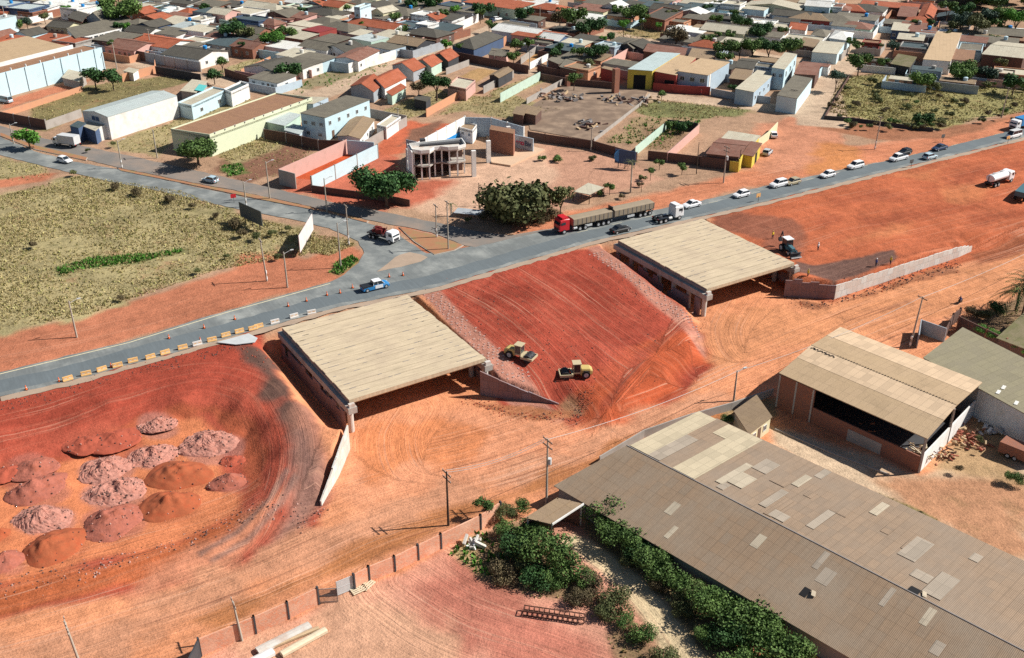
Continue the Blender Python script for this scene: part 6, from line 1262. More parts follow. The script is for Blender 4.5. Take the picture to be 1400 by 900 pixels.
mat('burnt_slab', (.20, .14, .10), rough=.95, var=.35, scale=.25, fine=.2, fscale=3, bump=.2, c2=(.28, .20, .14)); q = W([(725, 178), (812, 193), (875, 146), (886, 124), (845, 119), (778, 113), (718, 150)], ZT); mb = MB(); mb.prism([e2(v) for v in q], ZT-.3, ZT+.08); tag(mb.build('paved_lot', 'burnt_slab'), kind='structure')
q = G((841, 127), ZT); mb = MB(); mb.prism([(-.9, -.7), (.9, -.7), (.9, .7), (-.9, .7)], -.2, 7.2); o = mb.build('brick_tower', WM('brick')); o.location = q; o.rotation_euler.z = .6; tag(o, 'tall square brick tower on the edge of the burnt slab', 'tower')
q = G((776, 118), ZT); mb = MB(); mb.prism([(-.6, -.6), (.6, -.6), (.6, .6), (-.6, .6)], -.2, 3.2); o = mb.build('brick_pillar', WM('brick')); o.location = q; o.rotation_euler.z = .5; tag(o, 'short square brick pillar at the back left of the burnt slab', 'pillar')
for i, (px, lb) in enumerate((((757, 132), 'heap of broken walls at the left of the burnt slab'), ((778, 136), 'heap of rubble beside the dark pit on the burnt slab'), ((840, 138), 'strewn masonry near the brick tower'), ((878, 140), 'stub of broken wall at the corner of the burnt slab'), ((806, 172), 'pale strip of debris near the front of the burnt slab'))): pile(px, 24, ['concrete_dark', 'concrete_dark', 'wall_brickd', 'timber'], lb, 20+i, L=(.6, 2.6), spread=2.2, z=ZT, th=(.2, .7))
bldg('shed', 'shed', 'low brown shed behind the sign wall of the forecourt', (704, 152), (733, 158), (742, 150), 2.8, rm='tanb', wm='brickd', roof='shed', rise=.4); bldg('house', 'house', 'tiny brown roofed shed at the left corner of the burnt slab', (700, 155), (716, 158), (722, 152), 2.6, rm='tanb', wm='brickd', roof='shed')
# sheds across the dirt street
t, P, I = bldg('shed', 'shed', 'pale blue metal shed with yellow front beside the dirt street', (858, 96), (892, 97), (930, 73), 5.6, rm='cyan', wm='yellow', roof='shed', ridge='bc', rise=.3, over=.1, doors=((0, .5, 3.6, 4.2),))
bldg('warehouse', 'warehouse', 'tan roofed warehouse right of the pale blue metal shed', (895, 99), (925, 103), (952, 79), 5.0, rm='tan', wm='red', roof='shed', ridge='bc', rise=.3, over=.05, doors=((0, .7, 3, 3.2),)); bldg('warehouse', 'warehouse', 'wide tan roofed warehouse with grey blue front and white corner', (926, 98), (968, 103), (998, 85), 5.6, rm='tan', wm='blue', roof='shed', ridge='bc', rise=.2, over=.1, wins=((0, 3, 1.3, 1.2, 3.2),), doors=())
wallrun('dark red wall at the foot of the grey blue fronted warehouse', [(893, 124), (930, 128), (970, 130)], 2.4, 'red'); wallrun('white corner wall of the grey blue fronted warehouse', [(968, 127), (974, 122)], 5.6, 'white'); wallrun('grey street wall between the tan warehouses and the pale blue sheds', [(972, 130), (1003, 136), (1052, 142)], 2.0, 'grey')
wallrun('pinkish wall leading back from the dark red gatehouse', [(822, 100), (866, 74)], 3.0, 'pink'); bldg('gatehouse', 'gatehouse', 'dark reddish gatehouse wall beside the brick tower', (822, 93), (844, 98), (848, 95), 3.6, rm='tanb', wm='red', roof='flat', over=0)
bldg('shed', 'shed', 'long pale blue walled shed with tan roof at the dirt junction', (1005, 122), (1031, 126), (1060, 100), 4.2, rm='cream', wm='blue', roof='shed', ridge='bc', rise=.2, over=.1, wins=((1, 5, 1, 1, 1.6),)); bldg('house', 'house', 'two storey blue and white box behind the long pale blue shed', (1055, 93), (1073, 95), (1090, 74), 6.2, rm='cream', wm='lblue', roof='shed', ridge='bc', rise=.2, over=.05, wins=((0, 2, 1.0, 1, 3.7), (1, 3, 1.4, 1.6, 3.3))); bldg('shed', 'shed', 'red tiled shed between the blue box and the dirt street', (1085, 101), (1116, 103), (1123, 90), 4.0, rm='terrd', wm='brickd', roof='shed', ridge='ab', rise=.6)
bldg('shed', 'shed', 'pale blue walled shed with greenish grey roof at the dirt junction', (1062, 131), (1090, 135), (1111, 107), 4.4, rm='fib', wm='lblue', roof='shed', ridge='bc', rise=.2, over=.05); bldg('house', 'house', 'low house with dark grey brown roof behind the long pale blue shed', (1003, 92), (1030, 95), (1040, 82), 3.2, rm='fibd', wm='white', roof='gable', rise=.8); bldg('shed', 'shed', 'brown roofed shed left of the long pale blue shed', (996, 107), (1022, 110), (1030, 98), 3.0, rm='tanb', wm='brickd', roof='shed', rise=.4); wallrun('pale blue wall along the dirt street beside the red tiled shed', [(1103, 122), (1126, 100)], 2.6, 'lblue')
# big left warehouses
bldg('warehouse', 'warehouse', 'large tan roofed warehouse at the left frame edge', (-60, 106), (-20, 89), (100, 57), 6.5, rm='tan', wm='white', roof='shed', ridge='ab', rise=.0, over=.0) if False else None
def left_ware():
    z = ZT+7.; P0 = G((-60, 116), z); P1 = G((139, 65), z); d = (P1-P0).normalized(); n = Vector((-d.y, d.x, 0)); L = (P1-P0).length
    if n.x > 0: n = -n
    t = empty('warehouse', P0, 0, 'long warehouse with grey blue wall, brown strip roof and tan main roof', 'warehouse')
    def q(s, w, z): v = P0+d*s+n*w; return Vector((v.x, v.y, z))
    mb = MB(); mb.slab([q(0, .3, z-.6), q(L, .3, z-.6), q(L, 7.5, z-.2), q(0, 7.5, z-.2)], .12); world_child(mb.build('strip_roof', RM('brown')), t)
    mb = MB(); mb.slab([q(0, 8, z+.2), q(L-5, 8, z+.2), q(L-5, 28, z+1.8), q(0, 28, z+1.8)], .12); world_child(mb.build('main_roof', RM('tan')), t)
    mb = MB(); mb.prism([e2(v) for v in (q(0, 0, 0), q(L, 0, 0), q(L, .3, 0), q(0, .3, 0))], ZT-.4, z); mb.prism([e2(v) for v in (q(L-.3, .31, 0), q(L, .31, 0), q(L, 7.8, 0), q(L-.3, 7.8, 0))], ZT-.4, z-.1); mb.prism([e2(v) for v in (q(0, .32, 0), q(L-.31, .32, 0), q(L-.31, 7.8, 0), q(0, 7.8, 0))], ZT-.4, z-.8); world_child(mb.build('wall', WM('lblue')), t)
    mb = MB(); mb.prism([e2(v) for v in (q(0, 7.7, 0), q(L-4.5, 7.7, 0), q(L-4.5, 8.1, 0), q(0, 8.1, 0))], ZT, z+.9); world_child(mb.build('parapet', WM('white')), t)
    mb = MB(); mb.prism([e2(v) for v in (q(0, 8.2, 0), q(L-5.3, 8.2, 0), q(L-5.3, 27.7, 0), q(0, 27.7, 0))], ZT, z+.05); world_child(mb.build('wall', WM('cement')), t)
    for k in range(10): mb = MB(); mb.box(q(L*(k+.5)/10, .3, z+.3), (.35, .35, .9)); world_child(mb.build('vent_pipe', WM('white')), t)
    for k in range(8): mb = MB(); mb.box(q(L*(k+.5)/8, -.1, z-3.5), (.3, .3, 7.), math.atan2(d.y, d.x)); world_child(mb.build('pilaster', WM('lblue')), t)
left_ware()
t, P, I = bldg('row_building', 'building', 'long low white building with a row of small dark windows', (103, 52), (186, 33), (172, 23), 3.4, rm='fib', wm='white', roof='shed', ridge='ab', rise=.6, over=.2, wins=((0, 11, 1.6, 1.2, 1.4),))
bldg('house', 'house', 'large brown gabled house with grey gable end behind the low white building', (117, 24), (140, 30), (165, 20), 3.6, rm='fib', wm='grey', roof='gable', ridge='bc', rise=2.6); bldg('house', 'house', 'brown roofed lean-to beside the large brown gabled house', (92, 24), (112, 30), (122, 22), 3.0, rm='fibd', wm='brickd', roof='shed'); 
wallrun('dark brick wall along the avenue at the left edge', [(-40, 160), (0, 165), (64, 177)], 2.6, 'brickd', posts=7, postm='cement'); wallrun('weathered wall along the overgrown lot behind the avenue', [(64, 177), (112, 160)], 2.2, 'cement'); wallrun('orange brick wall of the overgrown lot', [(0, 162), (42, 148), (113, 125)], 1.6, 'orange')
wallrun('orange wall stub below the long grey blue wall', [(72, 112), (98, 104)], 2.8, 'orange'); bldg('shed', 'shed', 'small pale roofed shed beneath the tree cluster', (84, 106), (108, 112), (118, 104), 2.4, rm='cream', wm='cement', roof='shed'); bldg('shed', 'shed', 'small white shed right of the tree cluster', (168, 97), (182, 100), (190, 95), 2.6, rm='cream', wm='white', roof='flat')
wallrun('orange wall around the small white shed', [(168, 112), (213, 100), (213, 92)], 2.4, 'orange'); wallrun('long dark wall along the dirt street above the overgrown lot', [(214, 101), (275, 112)], 2.4, 'dark'); wallrun('long brown wall across the dirt street from the overgrown lot', [(142, 70), (170, 78), (200, 84)], 3.0, 'brickd'); wallrun('grey and lilac wall before the dark roofed compound', [(200, 84), (240, 92), (275, 98)], 3.0, 'grey', posts=5, postm='cement'); wallrun('tall white side wall of the dark roofed compound', [(262, 92), (322, 72)], 2.6, 'cement'); wallrun('dark wall along the street below the dry lot', [(308, 104), (345, 116), (390, 120)], 2.4, 'brickd')
wallrun('brick wall behind the dry lot', [(330, 71), (358, 70)], 2.6, 'brick'); wallrun('orange edge wall on the right of the dry lot', [(330, 102), (370, 84)], 1.6, 'orange')
# ---------------------------------------------------------------- houses of the middle distance
def rq(A, B, C, h, roof, ridge, rise, rm, wm, label, **k): return bldg('house', 'house', label, A, B, C, h, roof=roof, ridge=ridge, rise=rise, rm=rm, wm=wm, **k)
rq((478, 118), (511, 126), (528, 112), 3.2, 'gable', 'bc', 1.6, 'terr', 'grey', 'terracotta roofed house with grey gable, nearest the dry weed lot'); rq((503, 110), (526, 121), (556, 106), 3.2, 'gable', 'bc', 1.6, 'terr', 'white', 'broad terracotta roofed house next to the one nearest the weed lot'); rq((528, 128), (536, 131), (556, 119), 2.8, 'shed', 'bc', .5, 'terr', 'green', 'narrow terracotta lean-to beside the weed lot')
rq((535, 89), (565, 98), (582, 91), 3.2, 'gable', 'bc', 1.7, 'terr', 'grey', 'terracotta roofed house with grey gable above the dark round tree'); rq((566, 85), (590, 92), (605, 84), 3.2, 'gable', 'bc', 1.6, 'terr', 'green', 'middle terracotta house in the row of three above the round tree'); rq((590, 76), (613, 84), (628, 76), 3.2, 'gable', 'bc', 1.6, 'terr', 'dark', 'last terracotta house in the row of three above the round tree')
rq((455, 80), (490, 84), (520, 69), 3.4, 'gable', 'bc', .9, 'terrd', 'white', 'dull terracotta roofed house inside the white walled compound', wins=((1, 4, 1, 1, 1.2),)); wallrun('white front wall of the dull terracotta roofed compound', [(477, 100), (541, 81)], 3.0, 'white'); wallrun('grey blue side wall of the dull terracotta roofed compound', [(447, 96), (477, 100)], 3.0, 'blue')
rq((617, 62), (648, 68), (690, 50), 3.6, 'hip', 'bc', 2.2, 'fibd', 'navy', 'large house with dark grey hip roof in the middle of town'); rq((667, 75), (692, 78), (697, 70), 2.8, 'shed', 'ab', .4, 'fib', 'pink', 'low grey roof beside the large dark hip roof'); wallrun('orange pink wall beside the large dark hip roof', [(657, 76), (692, 62)], 3.2, 'orange'); wallrun('long dark wall below the large dark hip roof', [(615, 80), (660, 89), (722, 101)], 2.6, 'brickd')
rq((668, 103), (682, 107), (702, 96), 3.0, 'gable', 'bc', .6, 'tanb', 'dark', 'brown roofed house with dark open front on the grassy lot'); rq((612, 118), (637, 123), (650, 111), 3.2, 'flat', 'ab', 0, 'cream', 'pink', 'flat roofed pink walled house by the dark round tree', par=.3); wallrun('grey wall on the right of the brown roofed house with open front', [(661, 128), (702, 106)], 2.2, 'cement'); wallrun('short orange wall by the red lot', [(583, 160), (640, 128)], 2.2, 'orange'); wallrun('grey lot wall right of the row of three terracotta houses', [(610, 102), (641, 90)], 2.0, 'cement')
rq((565, 135), (583, 139), (590, 133), 2.6, 'flat', 'ab', 0, 'fibd', 'dark', 'tiny dark shed at the foot of the dark round tree')
rq((748, 83), (764, 88), (776, 81), 2.8, 'shed', 'bc', .4, 'fib', 'brickd', 'low grey brown roof behind the burnt slab, the left one'); rq((764, 93), (788, 97), (797, 86), 2.8, 'shed', 'bc', .4, 'fib', 'brickd', 'low grey brown roof behind the burnt slab, the right one'); wallrun('brown street wall behind the burnt slab', [(735, 98), (755, 103), (800, 108)], 2.2, 'brickd'); wallrun('orange wall before the dark green trees behind the burnt slab', [(800, 98), (828, 84)], 2.4, 'orange')
wallrun('pale left wall of the tilled plot', [(712, 88), (736, 70)], 2.2, 'cement'); wallrun('pale right wall of the tilled plot', [(724, 95), (750, 82)], 2.2, 'white')
rq((848, 62), (866, 67), (880, 60), 3.2, 'gable', 'bc', 1.2, 'fib', 'dark', 'grey brown gable at the head of the pinkish wall'); rq((879, 70), (935, 77), (940, 68), 3.4, 'shed', 'ab', .5, 'terrd', 'brickd', 'long dull terracotta roof behind the pale blue metal shed'); rq((940, 78), (975, 82), (980, 71), 3.4, 'shed', 'ab', .4, 'tanb', 'brickd', 'brown flat roof at the dirt street behind the tan warehouses')
t, P, I = bldg('house', 'house', 'unfinished brick house with dark open front on the scrub lot', (881, 23), (909, 29), (934, 16), 4.0, rm='fibd', wm='brick', roof='flat', over=0, par=.3)
# right side of town
rq((1110, 71), (1145, 74), (1155, 60), 3.4, 'shed', 'ab', .4, 'cream', 'lblue', 'tan grey roof with pale blue side wall at the street corner', over=.1); rq((1133, 52), (1160, 56), (1168, 45), 3.2, 'hip', 'ab', 1.4, 'white', 'lblue', 'white hip roofed house beside the wide dirt street'); rq((1108, 48), (1130, 51), (1137, 42), 3.2, 'hip', 'ab', 1.3, 'fib', 'white', 'grey hip roofed house left of the white hip roof'); rq((1090, 61), (1112, 65), (1120, 56), 3., 'shed', 'ab', .4, 'tanb', 'brickd', 'brown roof left of the street corner house'); rq((1078, 39), (1102, 42), (1106, 33), 3.2, 'gable', 'ab', 1.2, 'terr', 'white', 'bright terracotta roof above the big dark trees')
rq((1262, 81), (1300, 84), (1315, 46), 4.2, 'shed', 'ab', .2, 'tan', 'white', 'big tan roofed hall above the dry field, right part of town', over=.05); rq((1300, 81), (1331, 84), (1334, 69), 3.8, 'flat', 'ab', 0, 'brown', 'cement', 'brown flat roof joined to the big tan roofed hall'); rq((1310, 68), (1342, 70), (1345, 61), 3.6, 'flat', 'ab', 0, 'fib', 'lblue', 'pale blue walled house behind the brown flat roof', par=.2)
rq((1342, 74), (1400, 80), (1420, 62), 4.2, 'gable', 'ab', 1., 'cream', 'brickd', 'wide cream roof at the right frame edge'); rq((1217, 87), (1244, 92), (1254, 78), 3.0, 'flat', 'ab', 0, 'moss', 'dark', 'mossy flat roof before the green car'); rq((1218, 41), (1243, 43), (1246, 33), 3.2, 'shed', 'ab', .3, 'cream', 'navy', 'cream roofed house with dark front by the wide dirt street', wins=((0, 3, 1, 1, 1),)); rq((1254, 23), (1274, 30), (1282, 12), 3.4, 'gable', 'bc', 1.4, 'terr', 'brickd', 'bright stepped terracotta roof at the top right'); rq((1226, 22), (1252, 24), (1256, 12), 3.2, 'shed', 'ab', .6, 'terrd', 'brickd', 'faded terracotta roof left of the bright stepped one')
wallrun('long white and grey wall between the town blocks and the big tan hall', [(1222, 78), (1236, 62), (1272, 24)], 2.2, 'cement'); wallrun('dark low wall at the near edge of the dry field', [(1127, 163), (1165, 166), (1240, 176), (1275, 180)], 1.0, 'dark'); wallrun('low dark edge wall at the street side of the dry field', [(1127, 163), (1140, 140), (1160, 108)], .9, 'brickd')
wallrun('pinkish wall along the street behind the dry field', [(1300, 115), (1345, 118), (1372, 120)], 1.6, 'pink'); wallrun('dark red wall below the wide cream roof', [(1338, 112), (1400, 116)], 2.4, 'red')
wallrun('pink wall along the town street, near end', [(565, 68), (593, 57)], 2.8, 'pink'); wallrun('salmon wall along the town street, between pink and white stretches', [(593, 57), (612, 49)], 2.8, 'orange'); wallrun('long white notched wall along the town street', [(612, 49), (654, 30)], 3.0, 'white'); 
bldg('tower_house', 'house', 'tall narrow white tower house with small windows', (484, 11), (492, 12), (507, 7), 8.5, rm='cream', wm='lblue', roof='flat', over=0, par=.5, wins=((0, 1, 1, 1, 5.5), (1, 1, .8, .8, 5), (1, 1, .8, .8, 2.5)))
# ---------------------------------------------------------------- the smaller and farther houses
ZN = [(0, 200, 'in the far left blocks'), (200, 345, 'behind the dark roofed compound'), (345, 480, 'short of the tall tower house'), (480, 620, 'around the tall tower house'), (620, 790, 'beyond the large dark hip roof'), (790, 900, 'around the far scrub lot'), (900, 1010, 'behind the tan warehouses'), (1010, 1190, 'short of the wide dirt street'), (1190, 1500, 'right of the wide dirt street')]
def zone_of(x):
    for a, b, z in ZN:
        if x < b: return z
    return ZN[-1][2]
RN = {'fib': 'grey brown', 'fibd': 'dark grey', 'tan': 'tan', 'tanb': 'brown', 'cream': 'cream', 'white': 'white', 'galv': 'pale metal', 'terr': 'terracotta', 'terrd': 'dull red tiled', 'slate': 'slate blue', 'brown': 'rusty brown', 'moss': 'mossy', 'red': 'dark red'}
WN = {'white': 'white', 'blue': 'grey blue', 'lblue': 'pale blue', 'grey': 'grey', 'pink': 'pink', 'cement': 'cement', 'green': 'pale green', 'cream': 'cream', 'brick': 'brick', 'brickd': 'dark brick', 'navy': 'dark blue', 'dark': 'dark', 'red': 'dark red', 'orange': 'orange'}
HS = """3 3 16 10 4 flat galv navy|35 8 12 10 4 flat galv navy|60 6 12 9 3 shed white white|88 2 16 9 3.2 shed white white|106 8 8 9 4 flat white white|127 4 7 7 4 flat galv green|0 47 7 9 3 gable terrd white|8 52 8 8 3 shed terr white|1 22 5 8 6 flat galv lblue|186 8 10 9 3 shed cream white|195 14 9 8 3 gable terr brick|160 50 12 11 3 shed fib brickd|182 60 13 12 3 gable terrd pink|198 40 11 8 3 gable fibd white|190 30 8 8 3 hip fib white
205 7 10 8 3 shed fib cement|222 10 7 8 3.4 flat slate lblue|236 13 10 7 3 shed white lblue|258 15 7 8 3 hip terr brick|244 21 12 8 3 shed terrd brick|212 23 11 8 3 gable terr brick|248 28 15 9 3 shed cream white|274 24 7 7 3.5 flat cream white|287 13 9 8 5 flat slate grey|306 15 9 8 5 gable cream pink|290 4 12 8 3 shed fib brick|322 5 12 8 3 shed fibd dark|337 14 12 10 4.5 flat cream white|355 6 11 9 3.4 gable cream white|376 9 10 9 3.6 hip cream white|388 17 13 9 3 gable fib brickd|208 32 9 9 3 gable fibd navy|234 42 12 8 3 shed fib white|256 35 10 8 3 shed galv white|275 37 10 9 4 flat cream white|290 40 9 8 3.4 shed fib blue|224 56 15 12 3.2 gable terr white|246 61 12 10 3 shed fib cement|266 70 15 13 3 gable fibd white|312 56 11 10 3 shed slate cement|300 49 10 7 3 shed terrd pink|270 53 8 6 3 flat cream white|345 24 12 7 4 flat slate navy|362 28 8 8 3 shed fib pink|320 26 8 6 3.2 flat white green|330 5 8 5 3 shed fib white|372 30 8 6 3 hip terrd pink|395 22 8 7 3 shed terrd pink
375 88 13 12 3 gable fibd white|392 60 12 9 3.4 flat white pink|372 104 11 8 3 shed fib white|405 8 8 8 4 flat cream green|419 7 8 7 4 flat fibd dark|438 3 9 8 3.4 gable terr white|462 5 9 9 3.6 gable terr cream|448 16 14 10 3 hip fibd white|412 20 8 8 3 shed terrd pink|420 31 11 8 3 flat cream pink|447 28 12 9 3 hip fib white|436 38 8 8 4 flat red red|468 35 15 10 3.4 hip fib blue|440 61 12 9 3 gable fib white|470 63 10 9 3 gable fibd white|427 79 11 9 3.2 shed fib lblue|404 72 9 8 3 shed cream white|410 85 10 9 3.4 shed fib white|455 52 10 8 3 shed fib brickd|400 40 9 7 3 shed cream pink|458 22 7 6 3 flat cream orange
492 3 9 8 3 hip fib white|515 6 10 9 3 gable fibd white|526 13 6 8 4.5 gable cream cream|517 32 20 9 3.4 gable terr white|550 14 15 11 3.2 hip fib cement|582 18 8 7 3.4 flat white white|592 22 8 7 3 gable terr pink|505 50 9 8 3.6 flat galv green|561 33 11 8 3.4 flat slate blue|584 31 5 6 4.5 flat white white|586 43 14 10 3 hip fibd brickd|562 55 12 10 3 gable tanb dark|530 22 9 7 3 shed fib white|535 46 9 8 3 shed cream white|560 6 12 8 3 shed fib white|600 12 11 8 3 shed fib cement|613 22 9 8 3 shed fibd white|608 36 10 8 3 shed slate brick|488 43 9 6 3 shed cream grey|540 3 9 6 3 shed fib cement|580 5 9 6 3 shed cream orange
624 6 12 8 3.5 flat slate navy|640 12 9 8 3 shed fib grey|682 3 24 12 4 shed terr green|712 40 17 10 3.4 gable white white|737 46 16 9 3.4 shed terr pink|758 50 8 8 3.2 gable white navy|753 9 13 9 3 hip terr brickd|770 14 9 7 3 shed white white|722 5 9 7 3 shed white green|772 62 9 9 3 flat slate dark|785 58 9 8 3 shed cream orange|745 54 7 6 3 shed fib cement|775 38 10 6 3 flat fibd brickd|727 24 9 5 3 shed fib brickd|745 2 9 6 3 shed white white|700 34 10 7 3 shed fib cement
812 10 13 9 3.6 shed terrd cream|822 2 12 8 3 shed fib brick|841 6 7 8 4.5 gable white white|806 22 8 7 3 shed white green|852 2 9 7 3 shed slate dark|797 30 9 6 3 shed fib brickd|805 52 10 7 3 shed fibd brickd|790 76 9 8 3 shed fib orange|833 60 7 6 3 flat galv blue|812 76 9 7 3 shed tanb orange|796 90 8 7 3 flat tanb orange|870 60 10 8 3 gable fibd dark|885 4 10 8 3 shed slate grey|866 4 7 6 3 shed fibd navy|850 84 9 7 3 flat fib cement|855 55 8 6 3 shed fib cement
913 10 11 9 3.4 gable fibd white|936 9 11 8 3.6 shed slate blue|957 8 11 8 3.6 shed slate blue|975 5 8 7 3.6 flat white white|900 2 9 7 3 shed fib navy|943 38 12 9 3.4 flat white white|968 40 12 10 3 shed tanb white|995 38 15 11 3.6 gable cream cream|925 27 8 6 3 flat fib orange|955 22 9 8 3 shed fib brickd|985 20 12 9 3 flat fibd dark|990 3 8 8 4 flat white white|1003 3 7 8 5 flat cream white|975 52 11 6 3 shed fib cement|990 87 8 8 3 shed fibd brickd|930 52 12 6 2.6 shed fib cement|950 3 10 5 3 shed cream white
1018 6 10 8 3.6 flat white blue|1034 9 8 8 4 flat cream lblue|1060 6 20 10 4 gable cream cream|1085 18 13 9 3.6 gable fibd blue|1096 10 12 9 3 shed cream white|1120 5 9 8 5 gable white lblue|1136 6 9 8 4.5 flat white white|1148 10 8 8 3.6 hip terrd white|1163 10 12 9 3.2 hip terr red|1186 10 13 11 3.2 hip fibd white|1110 22 14 10 3.2 hip tanb red|1140 24 16 11 3.2 hip fib white|1172 22 14 8 3 shed fib grey|1170 34 11 9 3 hip terrd green|1042 29 9 8 3.4 flat white white|1062 34 10 8 3.4 flat cream white|1022 46 9 7 3 shed cream cream|1100 51 12 8 3 flat cream white|1124 60 12 7 3 shed tanb brickd|1010 56 10 6 3 shed cream cream|1052 46 9 6 3 shed fib white|1155 33 8 5 3 shed fib blue|1047 79 10 6 3 flat tanb brickd|1040 88 8 5 3 flat fib blue|1115 86 8 4 2.6 flat terrd white|1020 29 9 5 3 shed cream white|1075 27 9 5 3 shed fibd navy|1195 3 9 6 3 shed fib white|1110 2 9 5 3 shed cream white
1217 6 20 8 3 shed terr brickd|1303 21 10 8 3 gable slate dark|1262 40 9 7 3 shed terrd cement|1274 42 9 7 3 shed white white|1293 42 14 7 3 flat cream lblue|1326 45 22 8 3 shed tanb cement|1320 52 13 7 3 shed terrd lblue|1366 42 15 10 3.4 gable fib brickd|1362 54 13 8 3 shed fib cement|1392 40 8 8 3.4 flat white white|1397 52 10 9 3 flat brown brick|1246 50 8 7 3 shed cream brickd|1256 62 10 8 3 flat slate cement|1250 33 8 5 3 shed terrd red|1285 10 8 6 3 shed terrd brickd|1228 30 9 6 3 shed fib brickd|1310 108 9 5 2.6 flat tanb brickd|1355 96 12 6 3 flat slate brickd|1386 97 10 8 3 flat cream orange|1205 82 7 5 2.4 flat fibd brickd|1192 56 5 5 3 flat brown red|1240 106 9 4 2.4 flat cream orange|1268 92 8 5 3 flat slate grey"""
def rot_of(x): return R(68-13*min(max(x/450, 0), 1)) if x < 900 else R(55+9*min((x-900)/200, 1))
rnd = random.Random(5); HPOS = []
LIST = HS.replace('\n', '|').split('|'); CEN = [G((float(e.split()[0]), float(e.split()[1])), ZT+3.5) for e in LIST]
KEEP = [o.location.copy() for o in bpy.data.objects if o.parent is None and o.get('category') in ('house', 'warehouse', 'shed', 'building', 'annexe', 'gatehouse', 'car', 'unknown')]
STR = [W(pl, ZT) for pl in ([(440, 128), (545, 88), (650, 52), (700, 26), (745, 8)], [(140, 72), (200, 90), (275, 106), (345, 122), (440, 128)], [(650, 87), (745, 103), (870, 128)], [(700, 26), (800, 40), (880, 56), (1000, 68), (1080, 84)], [(1160, 70), (1205, 12), (1215, -10)], [(-20, 52), (40, 42), (90, 25)], [(830, 50), (860, 40), (900, 45), (980, 52)], [(330, 85), (390, 80)])]
for k in range(900):
    if len(LIST) > 285: break
    x = rnd.uniform(0, 1400); y = rnd.uniform(-4, 62 if x < 1130 or x > 1230 else 30); c = G((x, y), ZT+3.5)
    if x > 1285 and y < 34: continue
    w_ = rnd.uniform(7, 10)
    if any((c-q).length < 9.5 for q in CEN) or any((c-q).length < 15 for q in KEEP): continue
    if any(min(float(seg_d(c.x, c.y, a, b)[0]) for a, b in zip(s_, s_[1:])) < 10 for s_ in STR): continue
    rf = rnd.choice(['shed', 'gable', 'hip', 'flat', 'gable']); rm = rnd.choice(['terr', 'terr', 'terr', 'terrd', 'fib', 'fib', 'fibd', 'cream', 'tanb', 'white'])
    CEN.append(c); LIST.append('%.1f %.1f %.1f %.1f 3 %s %s %s' % (x, y, w_, rnd.uniform(6.5, 9), rf, rm, rnd.choice(['white', 'cement', 'pink', 'lblue', 'brickd', 'brick', 'cream', 'blue', 'orange'])))
for ent in LIST:
    x, y, w, d, h, rf, rm, wm = ent.split(); x, y, w, d, h = map(float, (x, y, w, d, h)); h += rnd.uniform(-.2, .3)
    c = G((x, y), ZT+h+.4); HPOS.append(c.copy()); HPOS[-1].z = ZT; c.z = 0; r = rot_of(x)+rnd.uniform(-.04, .04); ey = Vector((math.cos(r), math.sin(r), 0)); ex = Vector((ey.y, -ey.x, 0)); w *= 1.12; d *= 1.1
    A, B_, C = c-ex*w/2-ey*d/2, c+ex*w/2-ey*d/2, c+ex*w/2+ey*d/2
    rg = rnd.choice(['ab', 'bc']) if rf == 'gable' else 'ab'
    near = y > 20
    t, P, I = bldg('house', 'house', '%s roofed %s house' % (RN[rm], WN[wm]), A, B_, C, h, roof=rf, ridge=rg, rise={'gable': 1.5, 'hip': 1.6, 'shed': .6, 'flat': 0}[rf], rm=rm, wm=wm, world=True, over=.35 if rf != 'flat' else .05, par=.35 if rf == 'flat' and rnd.random() < .6 else 0,
                   wins=((0, 2 if w < 12 else 3, 1.1, 1.0, 1.1), (1, 1 if d < 9 else 2, 1.0, 1.0, 1.1)), doors=((0, .5 if w < 12 else .68, .9, 2.1),), zone=zone_of(x), group='houses of the town')
    # yard walls of the lot
    if rnd.random() < .72:
        g = 1.6+rnd.random()*2.5; k = rnd.choice([1, 1, -1]); q0 = c-ex*(w/2+1.2)-ey*(d/2+g); q1 = c+ex*(w/2+1.2)-ey*(d/2+g); q2 = c+ex*(w/2+1.2)+ey*(d/2+rnd.uniform(0, 3)); q3 = c-ex*(w/2+1.2)+ey*(d/2)
        pts = [q0, q1, q2] if k > 0 else [q1, q0, q3]; m = rnd.choice(['white', 'cement', 'brickd', 'brick', 'blue', 'pink', 'grey', 'cement', 'orange', 'lblue'])
        wallrun('%s yard wall' % WN[m], [(v.x, v.y) for v in pts], rnd.uniform(2.0, 2.7), m, px=False, zone=zone_of(x), group='yard walls of the town')
    # water tank, dish or clutter on the lot
    if rnd.random() < .3:
        q = c+ex*(w*.2)+ey*(d*.1); mb = MB(); z = ZT+h+{'gable': 1.4, 'hip': 1.5, 'shed': .6, 'flat': 0}[rf]*.9; mb.cyl((q.x, q.y, z-.3), (q.x, q.y, z+.9), .6, .7, 12); mb.cyl((q.x, q.y, z+.9), (q.x, q.y, z+1.1), .72, .3, 12); world_child(mb.build('water_tank', rnd.choice(['blue_paint', 'roof_white', 'roof_white', 'concrete', 'wall_lblue', 'concrete'])), t)
